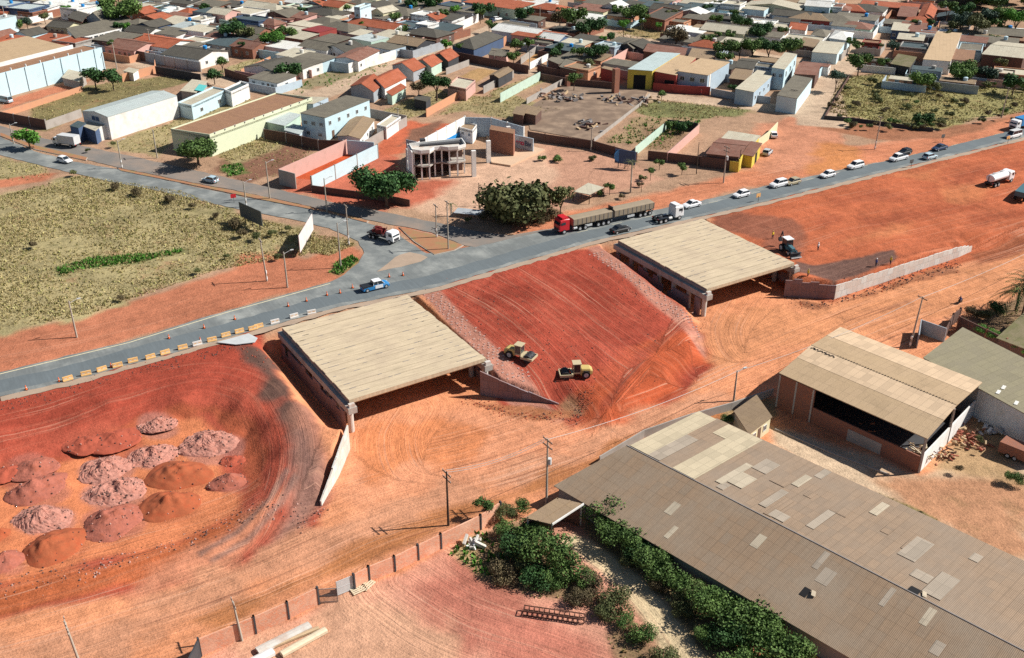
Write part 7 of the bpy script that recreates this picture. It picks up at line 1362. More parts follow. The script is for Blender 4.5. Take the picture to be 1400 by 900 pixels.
# ================================================================ VEGETATION
def leafmat(name, c, c2, var=.35):
    m = bpy.data.materials.new(name); m.use_nodes = True; nt = m.node_tree; L = nt.links; b = nt.nodes['Principled BSDF']
    b.inputs['Roughness'].default_value = .75; b.inputs['Specular IOR Level'].default_value = .25
    geo = nd(nt, 'ShaderNodeNewGeometry'); oi = nd(nt, 'ShaderNodeObjectInfo'); n = nd(nt, 'ShaderNodeTexNoise'); n.inputs['Scale'].default_value = .7; n.inputs['Detail'].default_value = 4; L.new(geo.outputs['Position'], n.inputs['Vector'])
    mr = nd(nt, 'ShaderNodeMapRange'); mr.inputs[1].default_value = .38; mr.inputs[2].default_value = .64; L.new(n.outputs['Fac'], mr.inputs[0])
    mx = nd(nt, 'ShaderNodeMix', data_type='RGBA'); mx.inputs[6].default_value = (*c, 1); mx.inputs[7].default_value = (*c2, 1); L.new(mr.outputs[0], mx.inputs[0])
    a = nd(nt, 'ShaderNodeMath', operation='MULTIPLY_ADD'); L.new(geo.outputs['Random Per Island'], a.inputs[0]); a.inputs[1].default_value = 2*var; a.inputs[2].default_value = 1-var
    a2 = nd(nt, 'ShaderNodeMath', operation='MULTIPLY_ADD'); L.new(oi.outputs['Random'], a2.inputs[0]); a2.inputs[1].default_value = .4; a2.inputs[2].default_value = .8
    a3 = nd(nt, 'ShaderNodeMath', operation='MULTIPLY'); L.new(a.outputs[0], a3.inputs[0]); L.new(a2.outputs[0], a3.inputs[1])
    v = nd(nt, 'ShaderNodeVectorMath', operation='SCALE'); L.new(mx.outputs[2], v.inputs[0]); L.new(a3.outputs[0], v.inputs['Scale']); L.new(v.outputs[0], b.inputs['Base Color']); MATS[name] = m
leafmat('leaf_dark', (.028, .075, .022), (.055, .125, .035)); leafmat('leaf_green', (.058, .112, .026), (.125, .205, .052)); leafmat('leaf_bright', (.06, .17, .02), (.11, .27, .04)); leafmat('leaf_olive', (.08, .10, .035), (.15, .155, .06)); leafmat('leaf_brown', (.10, .075, .04), (.15, .12, .06)); leafmat('leaf_blue', (.03, .065, .045), (.07, .11, .075))
mat('bark', (.13, .09, .065), rough=.95, var=.3, scale=3, bump=.2)
def crown_mesh(seed, n, blobs, leaf, flat=.75, hollow=.55, under=.25):
    """many leaf sized faces spread through a set of overlapping lobes; unit radius, centre at origin"""
    rs = np.random.RandomState(seed); C = []
    for k in range(blobs):
        t = rs.uniform(0, 2*math.pi); r = rs.uniform(.25, .68)*(1 if k else 0); z = rs.uniform(-.35, .5)*flat; C.append((r*math.cos(t), r*math.sin(t), z*(1-r*.6), rs.uniform(.30, .52)))
    C = np.array(C); k = rs.choice(len(C), n, p=C[:, 3]**2/(C[:, 3]**2).sum())
    d = rs.normal(size=(n, 3)); d /= np.linalg.norm(d, axis=1)[:, None]; rr = hollow+(1-hollow)*rs.rand(n)**.6; rr *= 1+.18*rs.normal(size=n)*.6
    P = C[k, :3]+d*(C[k, 3]*rr)[:, None]*np.array([1, 1, flat]); keep = P[:, 2] > -.55*flat-under*rs.rand(n); P = P[keep]; d = d[keep]; n = len(P)
    nr = d+rs.normal(size=(n, 3))*.55; nr /= np.linalg.norm(nr, axis=1)[:, None]
    a = np.cross(nr, rs.normal(size=(n, 3))); a /= np.linalg.norm(a, axis=1)[:, None]; b = np.cross(nr, a); s = leaf*(.6+.8*rs.rand(n))[:, None]
    V = np.stack([P-a*s, P-b*s*.7, P+a*s, P+b*s*.7], 1).reshape(-1, 3); F = np.arange(4*n).reshape(-1, 4)
    return V, F
def mesh_np(name, V, F, m, k=4):
    me = bpy.data.meshes.new(name); me.vertices.add(len(V)); me.vertices.foreach_set('co', V.astype(np.float32).ravel()); me.loops.add(F.size); me.loops.foreach_set('vertex_index', F.astype(np.int32).ravel()); me.polygons.add(len(F)); me.polygons.foreach_set('loop_start', np.arange(0, F.size, k, dtype=np.int32)); me.polygons.foreach_set('loop_total', np.full(len(F), k, np.int32)); me.update(calc_edges=True); me.materials.append(M(m)); return me
CR = {}
for kk, (n, bl, lf, fl_, un) in {'round': (5200, 12, .05, .72, .2), 'small': (1500, 9, .085, .78, .2), 'small2': (1300, 7, .09, .85, .25), 'loose': (1500, 11, .07, .8, .3), 'bush': (3000, 15, .042, .65, .5), 'bush2': (2700, 12, .045, .75, .5), 'thin': (500, 8, .08, .8, .2)}.items():
    V_, F_ = crown_mesh(len(CR)+3, n, bl, lf, fl_, un)
    for mk in ('dark', 'green', 'bright', 'olive', 'brown', 'blue'): CR[kk, mk] = (V_, F_)
MC = {}
def crown(kk, mk):
    if (kk, mk) not in MC: V_, F_ = CR[kk, mk]; MC[kk, mk] = mesh_np('crown', V_, F_, 'leaf_'+mk)
    return MC[kk, mk]
trunks = {}
def trunk_mesh(seed):
    if seed in trunks: return trunks[seed]
    r = random.Random(seed); mb = MB(); mb.cyl((0, 0, -.15), (.03, .02, .45), .075, .05, 8); 
    for k in range(5): t = k*1.256+r.random(); e = (.42*math.cos(t), .42*math.sin(t), .95+r.uniform(-.1, .15)); m_ = (.15*math.cos(t), .15*math.sin(t), .66); mb.cyl((.03, .02, .43), m_, .036, .026, 6); mb.cyl(m_, e, .026, .01, 6)
    me = bpy.data.meshes.new('trunk'); me.from_pydata(mb.v, [], mb.f); me.materials.append(M('bark')); me.update(); trunks[seed] = me; return me
rt = random.Random(8)
def tree(px, rpx, ht, kk='small', mk='green', label=None, noun=None, zone=None, group=None, z0=None, name='tree', cat='tree', squash=1.0, trunk=True, base=None, rx=1.0):
    """px: centre of the crown in the photo; rpx: half its width in the photo; ht: height of the crown centre"""
    z = ZT if z0 is None else z0
    q = base or G(px, z+ht); s = FL/(q.y*CT-(z+ht-CH)*ST); r = rpx/s; q = Vector((q.x, q.y, z))
    t = empty(name, q, rt.uniform(0, 6.28))
    if label: tag(t, label, cat, group)
    else: auto(t, cat, noun, zone or zone_of(px[0]), group or 'trees of the town')
    c = bpy.data.objects.new('crown', crown(kk, mk)); COL.objects.link(c); c.parent = t; c.location = (0, 0, ht); c.scale = (r*1.1*rx, r*1.1, r*1.05*squash); c.rotation_euler.z = rt.uniform(0, 6)
    if trunk: k = bpy.data.objects.new('trunk', trunk_mesh(rt.randrange(4))); COL.objects.link(k); k.parent = t; k.scale = (r*.9, r*.9, ht)
    return t
# named trees
tree((527, 249), 42, 5.6, 'round', 'dark', 'big round dark green tree beside the avenue, before the unfinished office', squash=1.05); tree((709, 272), 58, 4.6, 'round', 'olive', 'very wide olive green tree left of the long red lorry', squash=1.0)
for px in ((665, 293), (690, 300), (715, 302), (740, 300), (757, 292)): tree(px, 13, .9, 'bush', 'brown', noun='dry brown undergrowth', zone='beneath the very wide olive tree', group='undergrowth of the wide tree', name='bush', cat='bush', trunk=False)
tree((767, 268), 17, 5, 'loose', 'olive', 'pale feathery tree touching the very wide olive tree', squash=1.5)
tree((38, 187), 18, 3.2, 'small', 'bright', 'small round bright green tree on the avenue median'); tree((268, 202), 32, 4.2, 'round', 'green', 'dense green tree covering the corner of the pale yellow warehouse', squash=.9)
tree((596, 110), 21, 6, 'round', 'dark', 'dark round tree on the weedy lot below the terracotta houses', squash=.95); tree((572, 118), 12, 3, 'small', 'brown', 'brownish shrub at the left of the dark round tree'); tree((1263, 107), 20, 4, 'round', 'green', 'round green tree at the back of the dry field, before the big tan hall', squash=.95); tree((1316, 96), 22, 4.5, 'round', 'green', 'broad green tree right of the round one behind the dry field')
tree((1176, 82), 17, 5, 'small', 'green', 'spreading green tree at the street corner behind the dry field'); tree((1145, 103), 12, 5, 'loose', 'blue', 'blue green palm like tree at the corner of the dry field'); tree((1208, 84), 9, 3, 'small', 'green', 'low round green bush on the street behind the dry field'); tree((1388, 112), 18, 4, 'small', 'dark', 'dark tree at the frame edge behind the dry field'); tree((1352, 100), 15, 3.4, 'small', 'blue', 'dull green tree in front of the dark red wall')
tree((1222, 62), 11, 6, 'loose', 'blue', 'grey green palm like tree near the mossy flat roof'); tree((925, 47), 18, 5, 'loose', 'brown', 'bare brownish spreading tree on the far street'); tree((853, 32), 9, 5, 'small', 'bright', 'slim bright green tree on the far scrub lot'); tree((785, 20), 18, 8, 'small', 'green', 'tall dark green tree beyond the large dark hip roof'); tree((766, 22), 14, 5, 'loose', 'brown', 'brownish thin crowned tree left of the tall dark green one'); tree((717, 17), 13, 5, 'small', 'dark', 'round dark tree on the far street beside the pale green wall'); tree((660, 12), 15, 4, 'small', 'dark', 'wide dark tree below the big terracotta roof')
tree((166, 12), 26, 7, 'round', 'green', 'largest green tree at the top left behind the low white building'); tree((146, 5), 14, 6, 'small', 'green', 'green tree touching the left of the largest one at top left')
tree((128, 103), 17, 4, 'small', 'dark', 'left tree of the dark pair by the long grey blue wall'); tree((152, 104), 16, 4.4, 'small', 'dark', 'right tree of the dark pair by the long grey blue wall')
tree((316, 38), 19, 6, 'round', 'dark', 'dark round tree behind the dark roofed compound'); tree((336, 44), 13, 5, 'small', 'olive', 'olive tree right of the dark round tree behind the compound'); tree((371, 50), 18, 5, 'round', 'bright', 'large bright green tree left of the white flat roof'); tree((303, 84), 10, 4, 'small', 'green', 'green tree at the near end of the dry lot'); tree((292, 102), 13, 3, 'small', 'dark', 'dark shrub over the dirt street below the dry lot'); tree((396, 95), 17, 4, 'small', 'dark', 'dark tree at the street corner above the silver car')
for px, r, h, k, m in (((90, 11), 7, 4, 'small', 'bright'), ((20, 33), 11, 3, 'small', 'green'), ((36, 29), 9, 3, 'small', 'blue'), ((60, 22), 8, 3, 'small', 'olive'), ((214, 13), 6, 3, 'small', 'green'), ((398, 44), 11, 4, 'small', 'green'), ((384, 40), 8, 4, 'small2', 'green'), ((118, 34), 5, 2, 'small', 'olive'), ((310, 15), 7, 4, 'small2', 'olive'), ((411, 13), 6, 4, 'small', 'dark'), ((434, 4), 6, 4, 'small', 'dark'), ((547, 40), 12, 3, 'small', 'green'), ((565, 2), 14, 5, 'small2', 'dark'), ((592, 2), 14, 5, 'small', 'dark'), ((622, 12), 8, 4, 'small', 'bright'), ((606, 17), 8, 4, 'small2', 'green'), ((676, 36), 8, 3, 'small', 'green'), ((688, 38), 8, 3, 'small', 'green'),
        ((706, 60), 11, 5, 'small', 'green'), ((722, 57), 9, 4, 'small2', 'green'), ((702, 76), 10, 3, 'small', 'green'), ((740, 54), 9, 3, 'small', 'dark'), ((758, 72), 10, 4, 'small', 'dark'), ((765, 64), 8, 4, 'small2', 'dark'), ((790, 70), 10, 5, 'small', 'green'), ((815, 69), 16, 5.5, 'round', 'dark'), ((807, 35), 20, 5, 'round', 'dark'), ((866, 15), 18, 6, 'round', 'green'), ((880, 22), 8, 5, 'small', 'green'), ((806, 86), 9, 3.5, 'small', 'olive'), ((843, 12), 9, 5, 'small2', 'green'), ((835, 49), 8, 3, 'small', 'dark'), ((785, 106), 11, 4, 'loose', 'green'),
        ((968, 53), 11, 4, 'small', 'green'), ((992, 63), 18, 6, 'round', 'green'), ((990, 78), 12, 4, 'small', 'green'), ((980, 25), 9, 4, 'small', 'green'), ((968, 10), 8, 4, 'small', 'dark'), ((1015, 28), 15, 5, 'round', 'dark'), ((1040, 40), 17, 5, 'round', 'dark'), ((1030, 61), 18, 6, 'round', 'green'), ((1075, 62), 20, 6, 'round', 'green'), ((1052, 62), 17, 6, 'round', 'dark'), ((1012, 64), 12, 5, 'small', 'green'), ((1045, 14), 6, 3, 'small', 'bright'), ((1070, 41), 8, 3, 'small', 'green'), ((1130, 17), 7, 3, 'small', 'dark'), ((998, 46), 8, 4, 'small2', 'green'),
        ((1298, 8), 12, 8, 'small', 'green'), ((1320, 12), 14, 8, 'small2', 'dark'), ((1316, 27), 16, 7, 'loose', 'blue'), ((1338, 30), 18, 7, 'round', 'olive'), ((1350, 20), 14, 8, 'small', 'blue'), ((1370, 18), 20, 8, 'round', 'green'), ((1392, 22), 18, 8, 'round', 'bright'), ((1358, 30), 13, 6, 'small', 'green'), ((1306, 34), 10, 4, 'small', 'olive'), ((1281, 118), 8, 2, 'small', 'olive'), ((1370, 85), 9, 3, 'small', 'olive'), ((1358, 52), 8, 3, 'small', 'green'), ((1205, 62), 5, 3, 'loose', 'olive'), ((1250, 96), 5, 2, 'thin', 'green'), ((905, 128), 7, 2, 'small', 'green'), ((935, 172), 12, 2, 'small', 'dark'), ((918, 170), 9, 2, 'small', 'green'), ((1002, 119), 6, 2, 'small', 'dark')):
    tree(px, r, h, k, m, noun={'dark': 'dark green tree', 'green': 'mid green tree', 'bright': 'bright green tree', 'olive': 'dry olive tree', 'blue': 'grey green tree', 'brown': 'brown tree'}[m]+{'round': ' with broad crown', 'small': '', 'small2': ' of lumpy outline', 'loose': ' with feathery crown', 'thin': ' with sparse crown'}[k])
# more trees between the town roofs
for k in range(70):
    x = rt.uniform(5, 1395); y = rt.uniform(2, 66)
    q = G((x, y), ZT)
    if any((q-h_).length < 6 for h_ in HPOS) or (x > 860 and y > 50 and x < 1000): continue
    m = rt.choice(['dark', 'green', 'green', 'green', 'bright', 'olive']); kk_ = rt.choice(['small', 'small2']); tree((x, y), rt.uniform(5, 9), rt.uniform(3, 4.5), kk_, m, noun={'dark': 'dark green tree', 'green': 'mid green tree', 'bright': 'bright green tree', 'olive': 'dry olive tree'}[m]+{'small': '', 'small2': ' of lumpy outline'}[kk_])
# wood beyond the last houses at the top right
for i in range(100):
    x = rt.uniform(150, 330); y = rt.uniform(448, 560)-.12*(x-150)
    if i < 24: x = rt.uniform(186, 250); y = rt.uniform(420, 458)-.1*(x-186)
    if PR((x, y, ZT+6))[0] < 1180: continue
    tree(None, 0, rt.uniform(5, 8), rt.choice(['small', 'small2', 'round']), rt.choice(['dark', 'dark', 'green']), noun='dark tree of the wood', zone='behind the last roofs on the right', group='wood at the top right', base=Vector((x, y, ZT))).children[0].scale = (7.5, 7.5, 6.5)
# shrubs of fields and verges
for px, r, h, m in (((155, 196), 5, 1.2, 'olive'), ((120, 205), 4, .8, 'olive'), ((157, 254), 8, 1, 'brown'), ((186, 262), 9, 1, 'brown'), ((100, 236), 6, 1, 'olive'), ((232, 272), 9, .9, 'brown'), ((263, 281), 6, .8, 'brown'), ((295, 294), 6, .8, 'brown'), ((320, 305), 11, 1.2, 'brown'), ((331, 318), 8, 1.2, 'brown'), ((341, 300), 5, 1, 'olive'), ((45, 334), 7, .9, 'brown'), ((165, 407), 6, .8, 'brown'), ((270, 370), 6, .8, 'olive'), ((380, 350), 6, 1, 'olive'), ((350, 322), 8, 1.2, 'olive'), ((372, 318), 7, 1., 'olive'), ((394, 312), 6, 1., 'olive'), ((310, 350), 5, .7, 'olive')):
    tree(px, r, h, 'loose', m, noun='low scrubby bush', zone='in the dry field on the left', group='bushes of the left field', name='bush', cat='bush', trunk=False)
for k in range(60):
    x = rt.uniform(1135, 1400); y = rt.uniform(108, 170)
    if y > 178-(x-1280)*.12 if x > 1280 else y > 172: continue
    if k > 44: x = rt.uniform(1150, 1290); y = rt.uniform(166, 174)
    tree((x, y), rt.uniform(3, 7), rt.uniform(.6, 1.4), rt.choice(['loose', 'small']), rt.choice(['olive', 'olive', 'green', 'brown']), noun='low scrubby bush', zone='in the dry field on the right', group='bushes of the right field', name='bush', cat='bush', trunk=False)
tree((1263, 162), 14, 1.6, 'small', 'dark', 'largest dark bush at the lower edge of the right dry field', name='bush', cat='bush', trunk=False)
for px, r, h, m, lb in (((878, 243), 6, 3.4, 'olive', 'middle'), ((890, 233), 6, 2.4, 'green', 'right'), ((902, 222), 7, 1.8, 'green', 'x'), ((933, 228), 8, 2, 'green', 'y'), ((834, 255), 8, 2, 'green', 'z'), ((795, 262), 6, 1.4, 'green', 'w')): tree(px, r, h, 'small', m, noun='small green tree', zone='on the red verge below the walled lots', group='small verge trees')
for px, r, m in (((741, 216), 6, 'green'), ((762, 217), 8, 'green'), ((820, 263), 7, 'green'), ((810, 216), 6, 'olive'), ((875, 252), 5, 'brown'), ((780, 258), 5, 'olive'), ((700, 300), 7, 'brown'), ((640, 300), 5, 'olive'), ((850, 268), 5, 'brown')): tree(px, r, .7, 'small', m, noun='low bush', zone='on the red verge below the walled lots', group='small verge bushes', name='bush', cat='bush', trunk=False)
# palms
def palm(px, toppy, n=14, fr=2.2, label='', z0=None, mk='leaf_green', r=.14, white=True):
    q = onground(px); h = solve_h(q, toppy); t = empty('palm_tree', q, rt.uniform(0, 6), label, 'palm'); mb = MB(); mb.cyl((0, 0, -.2), (0, 0, h), r*1.3, r, 8); mb.build('trunk', 'pole_concrete' if white else 'bark', t)
    V_, F_ = [], []
    for k in range(n):
        a = 6.283*k/n+rt.uniform(-.2, .2); el = rt.uniform(-.2, 1.0); prev = None; L = fr*rt.uniform(.8, 1.1)
        for j in range(9):
            u = j/8; x = L*u*math.cos(el*(1-u*.3)); z = L*u*math.sin(el)-1.1*L*.5*u*u; w_ = .42*math.sin(min(1, u*1.3+.15)*2.6)*L*.35+.02
            p = Vector((x*math.cos(a), x*math.sin(a), h+z)); s = Vector((-math.sin(a), math.cos(a), 0))
            if prev is not None and j > 1:
                pp, pw = prev
                for sg in (-1, 1):
                    for e in range(2):
                        o = len(V_); c0 = pp.lerp(p, e/2); c1 = pp.lerp(p, e/2+.32); V_ += [c0, c1, c1+s*sg*w_+Vector((0, 0, -.35*w_))+(p-pp)*.4]; F_.append((o, o+1, o+2))
            prev = (p, w_)
    o = bpy.data.objects.new('fronds', mesh_np('fronds', np.array([tuple(v) for v in V_]), np.array(F_), mk, 3)); COL.objects.link(o); o.parent = t; return t
palm((862, 263), 222, 22, 2.2, 'palm with white trunk standing before the round blue sign', mk='leaf_olive'); palm((617, 295), 278, 14, 1.6, 'small palm on the paved forecourt beside the flat blue sheet', mk='leaf_olive')
palm((1397, 432), 388, 36, 5.2, 'bushy dark palm at the right frame edge above the creeper', mk='leaf_dark', white=False); palm((1420, 440), 366, 36, 5.2, 'taller palm half outside the right frame edge', mk='leaf_green', white=False); palm((1388, 425), 398, 30, 4.2, 'low palm left of the bushy dark palm', mk='leaf_green', white=False)
# near hedges
for px, r, h, m, k, z_ in [((x, y), r, h, m, k, 0) for x, y, r, h, m, k in ((712, 765, 20, 1.2, 'olive', 'bush'), (758, 792, 20, 1.0, 'green', 'bush2'), (795, 790, 20, 1.1, 'green', 'bush'), (722, 722, 22, 1.8, 'green', 'bush'), (690, 722, 18, 1.2, 'green', 'bush2'), (790, 815, 20, .8, 'brown', 'bush'), (830, 838, 18, .7, 'olive', 'bush2'), (858, 850, 16, .8, 'green', 'bush'), (836, 715, 22, 1.8, 'green', 'bush'), (868, 738, 24, 1.8, 'green', 'bush2'), (905, 768, 24, 1.9, 'green', 'bush'), (925, 795, 24, 1.9, 'green', 'bush2'), (955, 808, 24, 1.8, 'green', 'bush'), (1000, 832, 28, 2.0, 'green', 'bush2'), (1045, 862, 28, 2.0, 'green', 'bush'), (1085, 890, 28, 2.0, 'green', 'bush2'), (860, 765, 14, .8, 'olive', 'bush'), (900, 800, 14, .8, 'brown', 'bush2'), (932, 835, 16, .8, 'olive', 'bush'), (965, 865, 18, .9, 'green', 'bush2'))]:
    tree(px, r, h, k, m, noun={'green': 'leafy green bush', 'olive': 'olive coloured bush', 'brown': 'dry brown bush'}[m], zone='in the near hedge along the sandy track', group='bushes of the near hedge', z0=0, name='bush', cat='bush', trunk=False)
for px, r, h, m, k, lb in (((740, 745), 40, 2.6, 'green', 'bush', 'large green bush left of the sandy track, just below the open shelter'), ((702, 745), 30, 1.8, 'dark', 'bush2', 'dark bush at the left end of the near hedge'), ((776, 772), 32, 1.7, 'green', 'bush2', 'green bush left of the track, second below the open shelter'), ((738, 790), 26, 1.0, 'dark', 'bush', 'low dark bush above the rusty steel frame'), ((812, 800), 22, .9, 'brown', 'bush2', 'dry brownish bush left of the track, midway'), ((845, 822), 26, .9, 'olive', 'bush', 'dry olive bush left of the track beyond the steel frame'), ((876, 868), 22, 1.0, 'green', 'bush2', 'green bush left of the track near the bottom edge'), ((905, 900), 24, .9, 'olive', 'bush', 'olive bush left of the track at the bottom edge'),
        ((822, 698), 30.4, 2.1, 'green', 'bush2', 'tall green bush between the open shelter and the huge warehouse'), ((849, 729), 32.3, 2.1, 'green', 'bush', 'green bush against the huge warehouse, second from the shelter'), ((897, 771), 32.3, 2.1, 'green', 'bush2', 'round green bush against the huge warehouse, in the middle of the hedge'), ((874, 751), 24.7, 1.5, 'dark', 'bush', 'dark low bush between two green ones on the right of the track'), ((944, 813), 26.6, 1.5, 'olive', 'bush', 'olive bush right of the track below the round green one'), ((979, 826), 34.2, 2.1, 'green', 'bush2', 'big green bush right of the track, third from the bottom corner'), ((1029, 856), 41.8, 2.1, 'green', 'bush', 'widest green bush of the near hedge'), ((989, 871), 30.4, 1.5, 'dark', 'bush2', 'dark bush between the track and the widest bush'), ((1066, 896), 41.8, 2.1, 'green', 'bush2', 'green bush at the bottom edge beneath the huge roof'), ((1014, 906), 32.3, 1.5, 'green', 'bush', 'green bush at the bottom edge right of the track'),
        ((663, 690), 14, 2.4, 'green', 'small', 'young green tree at the end of the brick yard wall'), ((690, 700), 16, 1.4, 'olive', 'bush', 'olive shrub at the end of the brick yard wall'), ((716, 692), 14, 1.2, 'green', 'bush2', 'green shrub left of the open shelter roof'), ((992, 572), 10, 1.2, 'green', 'bush', 'green bush left of the small brown roofed house'), ((690, 785), 24, .8, 'brown', 'bush2', 'dry brown thicket in shade left of the large green bush')):
    tree(px, r, h, k, m, lb, z0=0, name='bush', cat='bush', trunk=(h > 2.2), squash=1.0)
for i, (px, r, m) in enumerate((((1345, 450), 12, 'bright'), ((1360, 456), 13, 'bright'), ((1378, 464), 13, 'bright'), ((1392, 472), 12, 'bright'), ((1408, 480), 14, 'bright'))): tree(px, r, 2.2, 'bush', m, noun='bright green creeper clump', zone='on the dark brick wall at the frame edge', group='creeper clumps', z0=0, name='creeper', cat='creeper', trunk=False, squash=.6)
for px, r, m in (((1330, 425), 12, 'brown'), ((1345, 430), 12, 'olive'), ((1365, 420), 14, 'dark'), ((1318, 440), 9, 'brown'), ((1380, 650), 10, 'green'), ((1395, 655), 12, 'green'), ((1256, 702), 6, 'olive'), ((1340, 600), 7, 'olive'), ((1310, 640), 7, 'brown')): tree(px, r, 1.2, 'bush2', m, noun='scraggy bush', zone='around the right hand yards', group='bushes of the right hand yards', z0=0, name='bush', cat='bush', trunk=False)
# billboards near the dry field
def board(a, b, h0, h1, m, label, legs=3, back='timber', name='billboard', tilt=0):
    A_, B_ = G(a, ZT), G(b, ZT); d = (B_-A_); L = d.length; d.normalize(); n = Vector((-d.y, d.x, 0)); t = empty(name, A_, 0, label, 'billboard'); rz = math.atan2(d.y, d.x); m_ = (A_+B_)/2; mb = MB()
    mb.box((m_.x, m_.y, ZT+(h0+h1)/2), (L, .12, h1-h0), rz); world_child(mb.build('panel', m), t)
    for k in range(legs):
        q = A_.lerp(B_, (k+.5)/legs)+n*.2; mb = MB(); mb.box((q.x, q.y, ZT+h1/2-.1), (.16, .16, h1), rz); mb.cyl((q.x, q.y, ZT+h1*.7), (q.x+n.x*1.8, q.y+n.y*1.8, ZT-.1), .06, .06, 6); world_child(mb.build('post', 'wood_dark'), t)
mat('board_dark', (.10, .11, .11), rough=.9, var=.3, scale=1); mat('board_white', (.66, .58, .56), rough=.8, var=.25, scale=.6)
board((330, 303), (360, 317), 1.2, 4.4, 'board_dark', 'dark grey back of a wide billboard beside the avenue'); board((411, 352), (429, 320), 1.0, 4.4, 'board_white', 'pale weathered billboard face on the grassy corner'); board((840, 229), (868, 233), 1.2, 4.6, 'wall_navy', 'dark blue billboard with a round pale emblem behind the palm')
q = G((846, 229), ZT); mb = MB(); n = Vector((.3, -1, 0)).normalized(); mb.cyl((q.x+n.x*.3, q.y+n.y*.3, ZT+3), (q.x+n.x*.4, q.y+n.y*.4, ZT+3), 1.5, 1.5, 20); o = mb.build('round_sign', 'car_blue'); tag(o, 'round blue disc sign at the left of the dark blue billboard', 'sign')
q = [G(p, ZT+.9) for p in ((620, 291), (662, 295), (664, 288), (626, 284))]; mb = MB(); mb.slab(q, .1); tag(mb.build('metal_sheet', 'wall_grey'), 'flat blue grey metal sheet lying by the very wide olive tree', 'sheet')
q = [G(p, ZT+2.2) for p in ((784, 262), (806, 266), (826, 256), (804, 250))]; mb = MB(); mb.slab(q, .15); t = mb.build('awning', 'roof_cream'); tag(t, 'pale awning of the low stall among the verge bushes', 'awning'); mb = MB()
for p in q: mb.box((p.x*.999, p.y, ZT+1.), (.15, .15, 2.1))
world_child(mb.build('post', 'wood_dark'), t)
# small road signs of the works
for px, lb in (((1036, 276), 'orange warning board beside the highway above the farther bridge'), ((1377, 196), 'orange warning board below the white van'), ((1288, 194), 'small dark sign on the verge above the navy car'), ((1245, 229), 'small dark sign on the bank below the pale blue hatchback'), ((320, 277), 'red and white sign beside the dark billboard')):
    q = onground(px); t = empty('work_sign', q, R(-60), lb, 'sign'); mb = MB(); mb.box((0, 0, 1.5), (.06, 1.2, .9)); mb.build('board', 'barrier_orange' if 'orange' in lb else 'car_red' if 'red' in lb else 'board_dark', t); mb = MB(); mb.box((0.1, 0, .6), (.07, .07, 1.5)); mb.build('post', 'wood_dark', t)
# ---------------------------------------------------------------- grass: tufts nobody could count
def gmat(name, c, c2):
    leafmat(name, c, c2, .4)
gmat('leaf_straw', (.50, .41, .21), (.42, .35, .17)); gmat('leaf_weed', (.32, .31, .12), (.42, .36, .16))
rs = np.random.RandomState(12)
TRK = [e2(q) for q in W([(755, 738), (788, 762), (838, 803), (896, 874), (946, 962), (1012, 962), (947, 870), (890, 798), (836, 750), (785, 725)])]
def tufts(name, polys, mk, size, label):
    Vs, Fs, off_ = [], [], 0
    for P, z, n in polys:
        xs = [p[0] for p in P]; ys = [p[1] for p in P]; x = rs.uniform(min(xs), max(xs), n*3); y = rs.uniform(min(ys), max(ys), n*3); dn = fbm(x, y, 9., 31, 3)
        s = inside(x, y, P) & ~inside(x, y, TRK) & (dn > rs.uniform(-.6, .35, len(x))); x, y = x[s][:n], y[s][:n]; k = len(x)
        if not k: continue
        zz = height(x, y)
        for b in range(4):
            a = rs.uniform(0, 6.28, k); w = size*rs.uniform(.18, .5, k); h = size*rs.uniform(.4, 1.15, k); lx, ly = np.cos(a), np.sin(a); ox = rs.uniform(-.3, .3, k)*size; oy = rs.uniform(-.3, .3, k)*size
            tx = rs.uniform(-.5, .5, k)*size; ty = rs.uniform(-.5, .5, k)*size
            v = np.stack([np.stack([x+ox-lx*w, y+oy-ly*w, zz-.03], 1), np.stack([x+ox+lx*w, y+oy+ly*w, zz-.03], 1), np.stack([x+ox+tx, y+oy+ty, zz+h], 1)], 1).reshape(-1, 3)
            Vs.append(v); Fs.append(np.arange(3*k).reshape(-1, 3)+off_); off_ += 3*k
    o = bpy.data.objects.new(name, mesh_np(name, np.concatenate(Vs), np.concatenate(Fs), mk, 3)); COL.objects.link(o); tag(o, label, 'grass', kind='stuff')
def nn(z): return z
dry = [(P, z, n) for P, z, n, g in TUFTS]
tufts('dry_grass', [(P, z, int(n*1.5)) for P, z, n in dry], 'leaf_straw', .3, 'straw coloured dry grass on the open lots and fields')
tufts('green_weeds', [(P, z, int(n*.2)) for P, z, n in dry], 'leaf_weed', .5, 'dull green weeds among the dry grass')
tufts('green_strip', [(P, z, n) for P, z, n in dry if n == 900 or n == 150 or (n == 200 and z == ZT)], 'leaf_bright', .6, 'bright green strip of wet grass crossing the dry field')
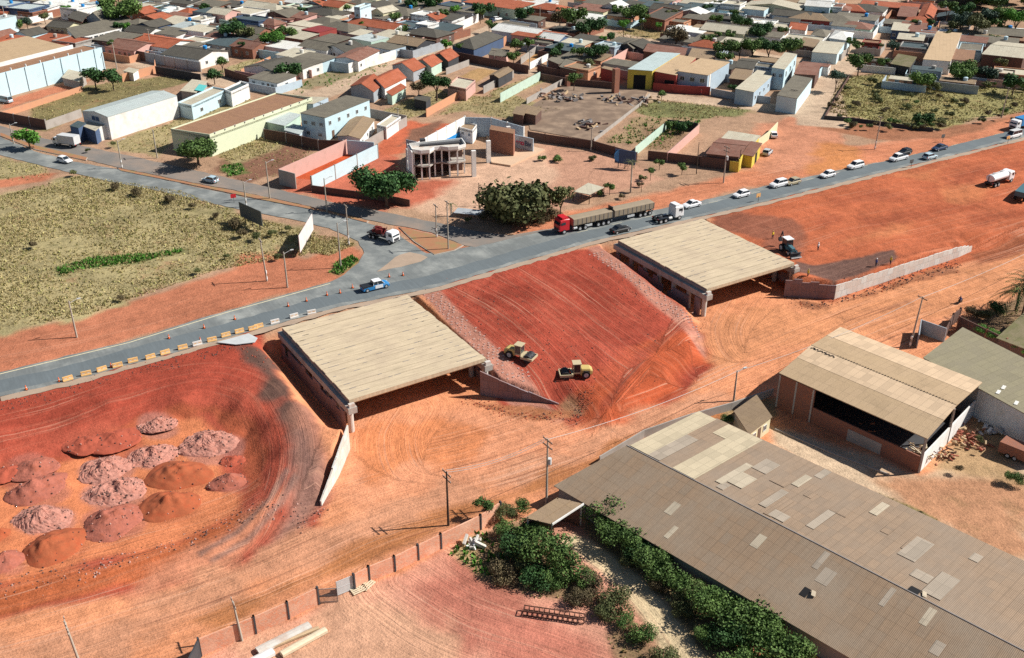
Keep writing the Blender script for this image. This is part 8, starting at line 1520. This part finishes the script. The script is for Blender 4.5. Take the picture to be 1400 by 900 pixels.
# ================================================================ LABELS finished by place in their row
ORD = ['leftmost', 'second from left', 'third from left', 'fourth from left', 'fifth from left', 'sixth from left', 'seventh from left', 'eighth from left', 'ninth from left', 'tenth from left', 'eleventh from left', 'twelfth from left', 'thirteenth from left', 'fourteenth from left', 'fifteenth from left', 'sixteenth from left', 'seventeenth from left', 'eighteenth from left', 'nineteenth from left', 'twentieth from left']
bpy.context.view_layer.update()
_g = {}
for o, noun, zone in AUTO: _g.setdefault((noun, zone), []).append(o)
for (noun, zone), os_ in _g.items():
    os_.sort(key=lambda o: PR(o.location)[0])
    for i, o in enumerate(os_): o['label'] = ('%s %s' % (noun, zone)) if len(os_) == 1 else '%s, %s %s' % (noun, ORD[i] if i < len(ORD) else 'rightmost', zone)
# ================================================================ CAMERA, SUN, SKY
cam = bpy.data.cameras.new('camera'); co = bpy.data.objects.new('camera', cam); COL.objects.link(co)
cam.sensor_width = 36; cam.lens = 36; cam.clip_end = 6000; cam.clip_start = .5
co.location = (0, 0, CH); co.rotation_euler = (math.pi/2-TH, 0, 0); S.camera = co
SUN_EL = R(41); LDIR = Vector((-1, -.13, 0)).normalized()      # light travels this way over the ground
sd = Vector((-LDIR.x*math.cos(SUN_EL), -LDIR.y*math.cos(SUN_EL), math.sin(SUN_EL)))
sl = bpy.data.lights.new('sun', 'SUN'); sl.energy = 5.0; sl.angle = R(.53); sl.color = (1, .955, .88)
so = bpy.data.objects.new('sun', sl); COL.objects.link(so); so.rotation_euler = sd.to_track_quat('Z', 'Y').to_euler()
w = bpy.data.worlds.new('World'); S.world = w; w.use_nodes = True; nt = w.node_tree
sk = nt.nodes.new('ShaderNodeTexSky'); sk.sky_type = 'NISHITA'; sk.sun_disc = False; sk.sun_elevation = SUN_EL
sk.sun_rotation = math.atan2(sd.x, sd.y); sk.air_density = 1.0; sk.dust_density = 1.0; sk.altitude = 600
bg = nt.nodes['Background']; bg.inputs[1].default_value = .05; nt.links.new(sk.outputs[0], bg.inputs[0])
S.view_settings.view_transform = 'Standard'; S.view_settings.look = 'None'; S.view_settings.gamma = 1; S.view_settings.use_curve_mapping = False
S.view_settings.exposure = .47
S.render.engine = 'CYCLES'; S.cycles.use_denoising = False
S.cycles.max_bounces = 5; S.cycles.diffuse_bounces = 3; S.cycles.glossy_bounces = 2; S.cycles.transmission_bounces = 2; S.cycles.transparent_max_bounces = 4
S.cycles.caustics_reflective = False; S.cycles.caustics_refractive = False
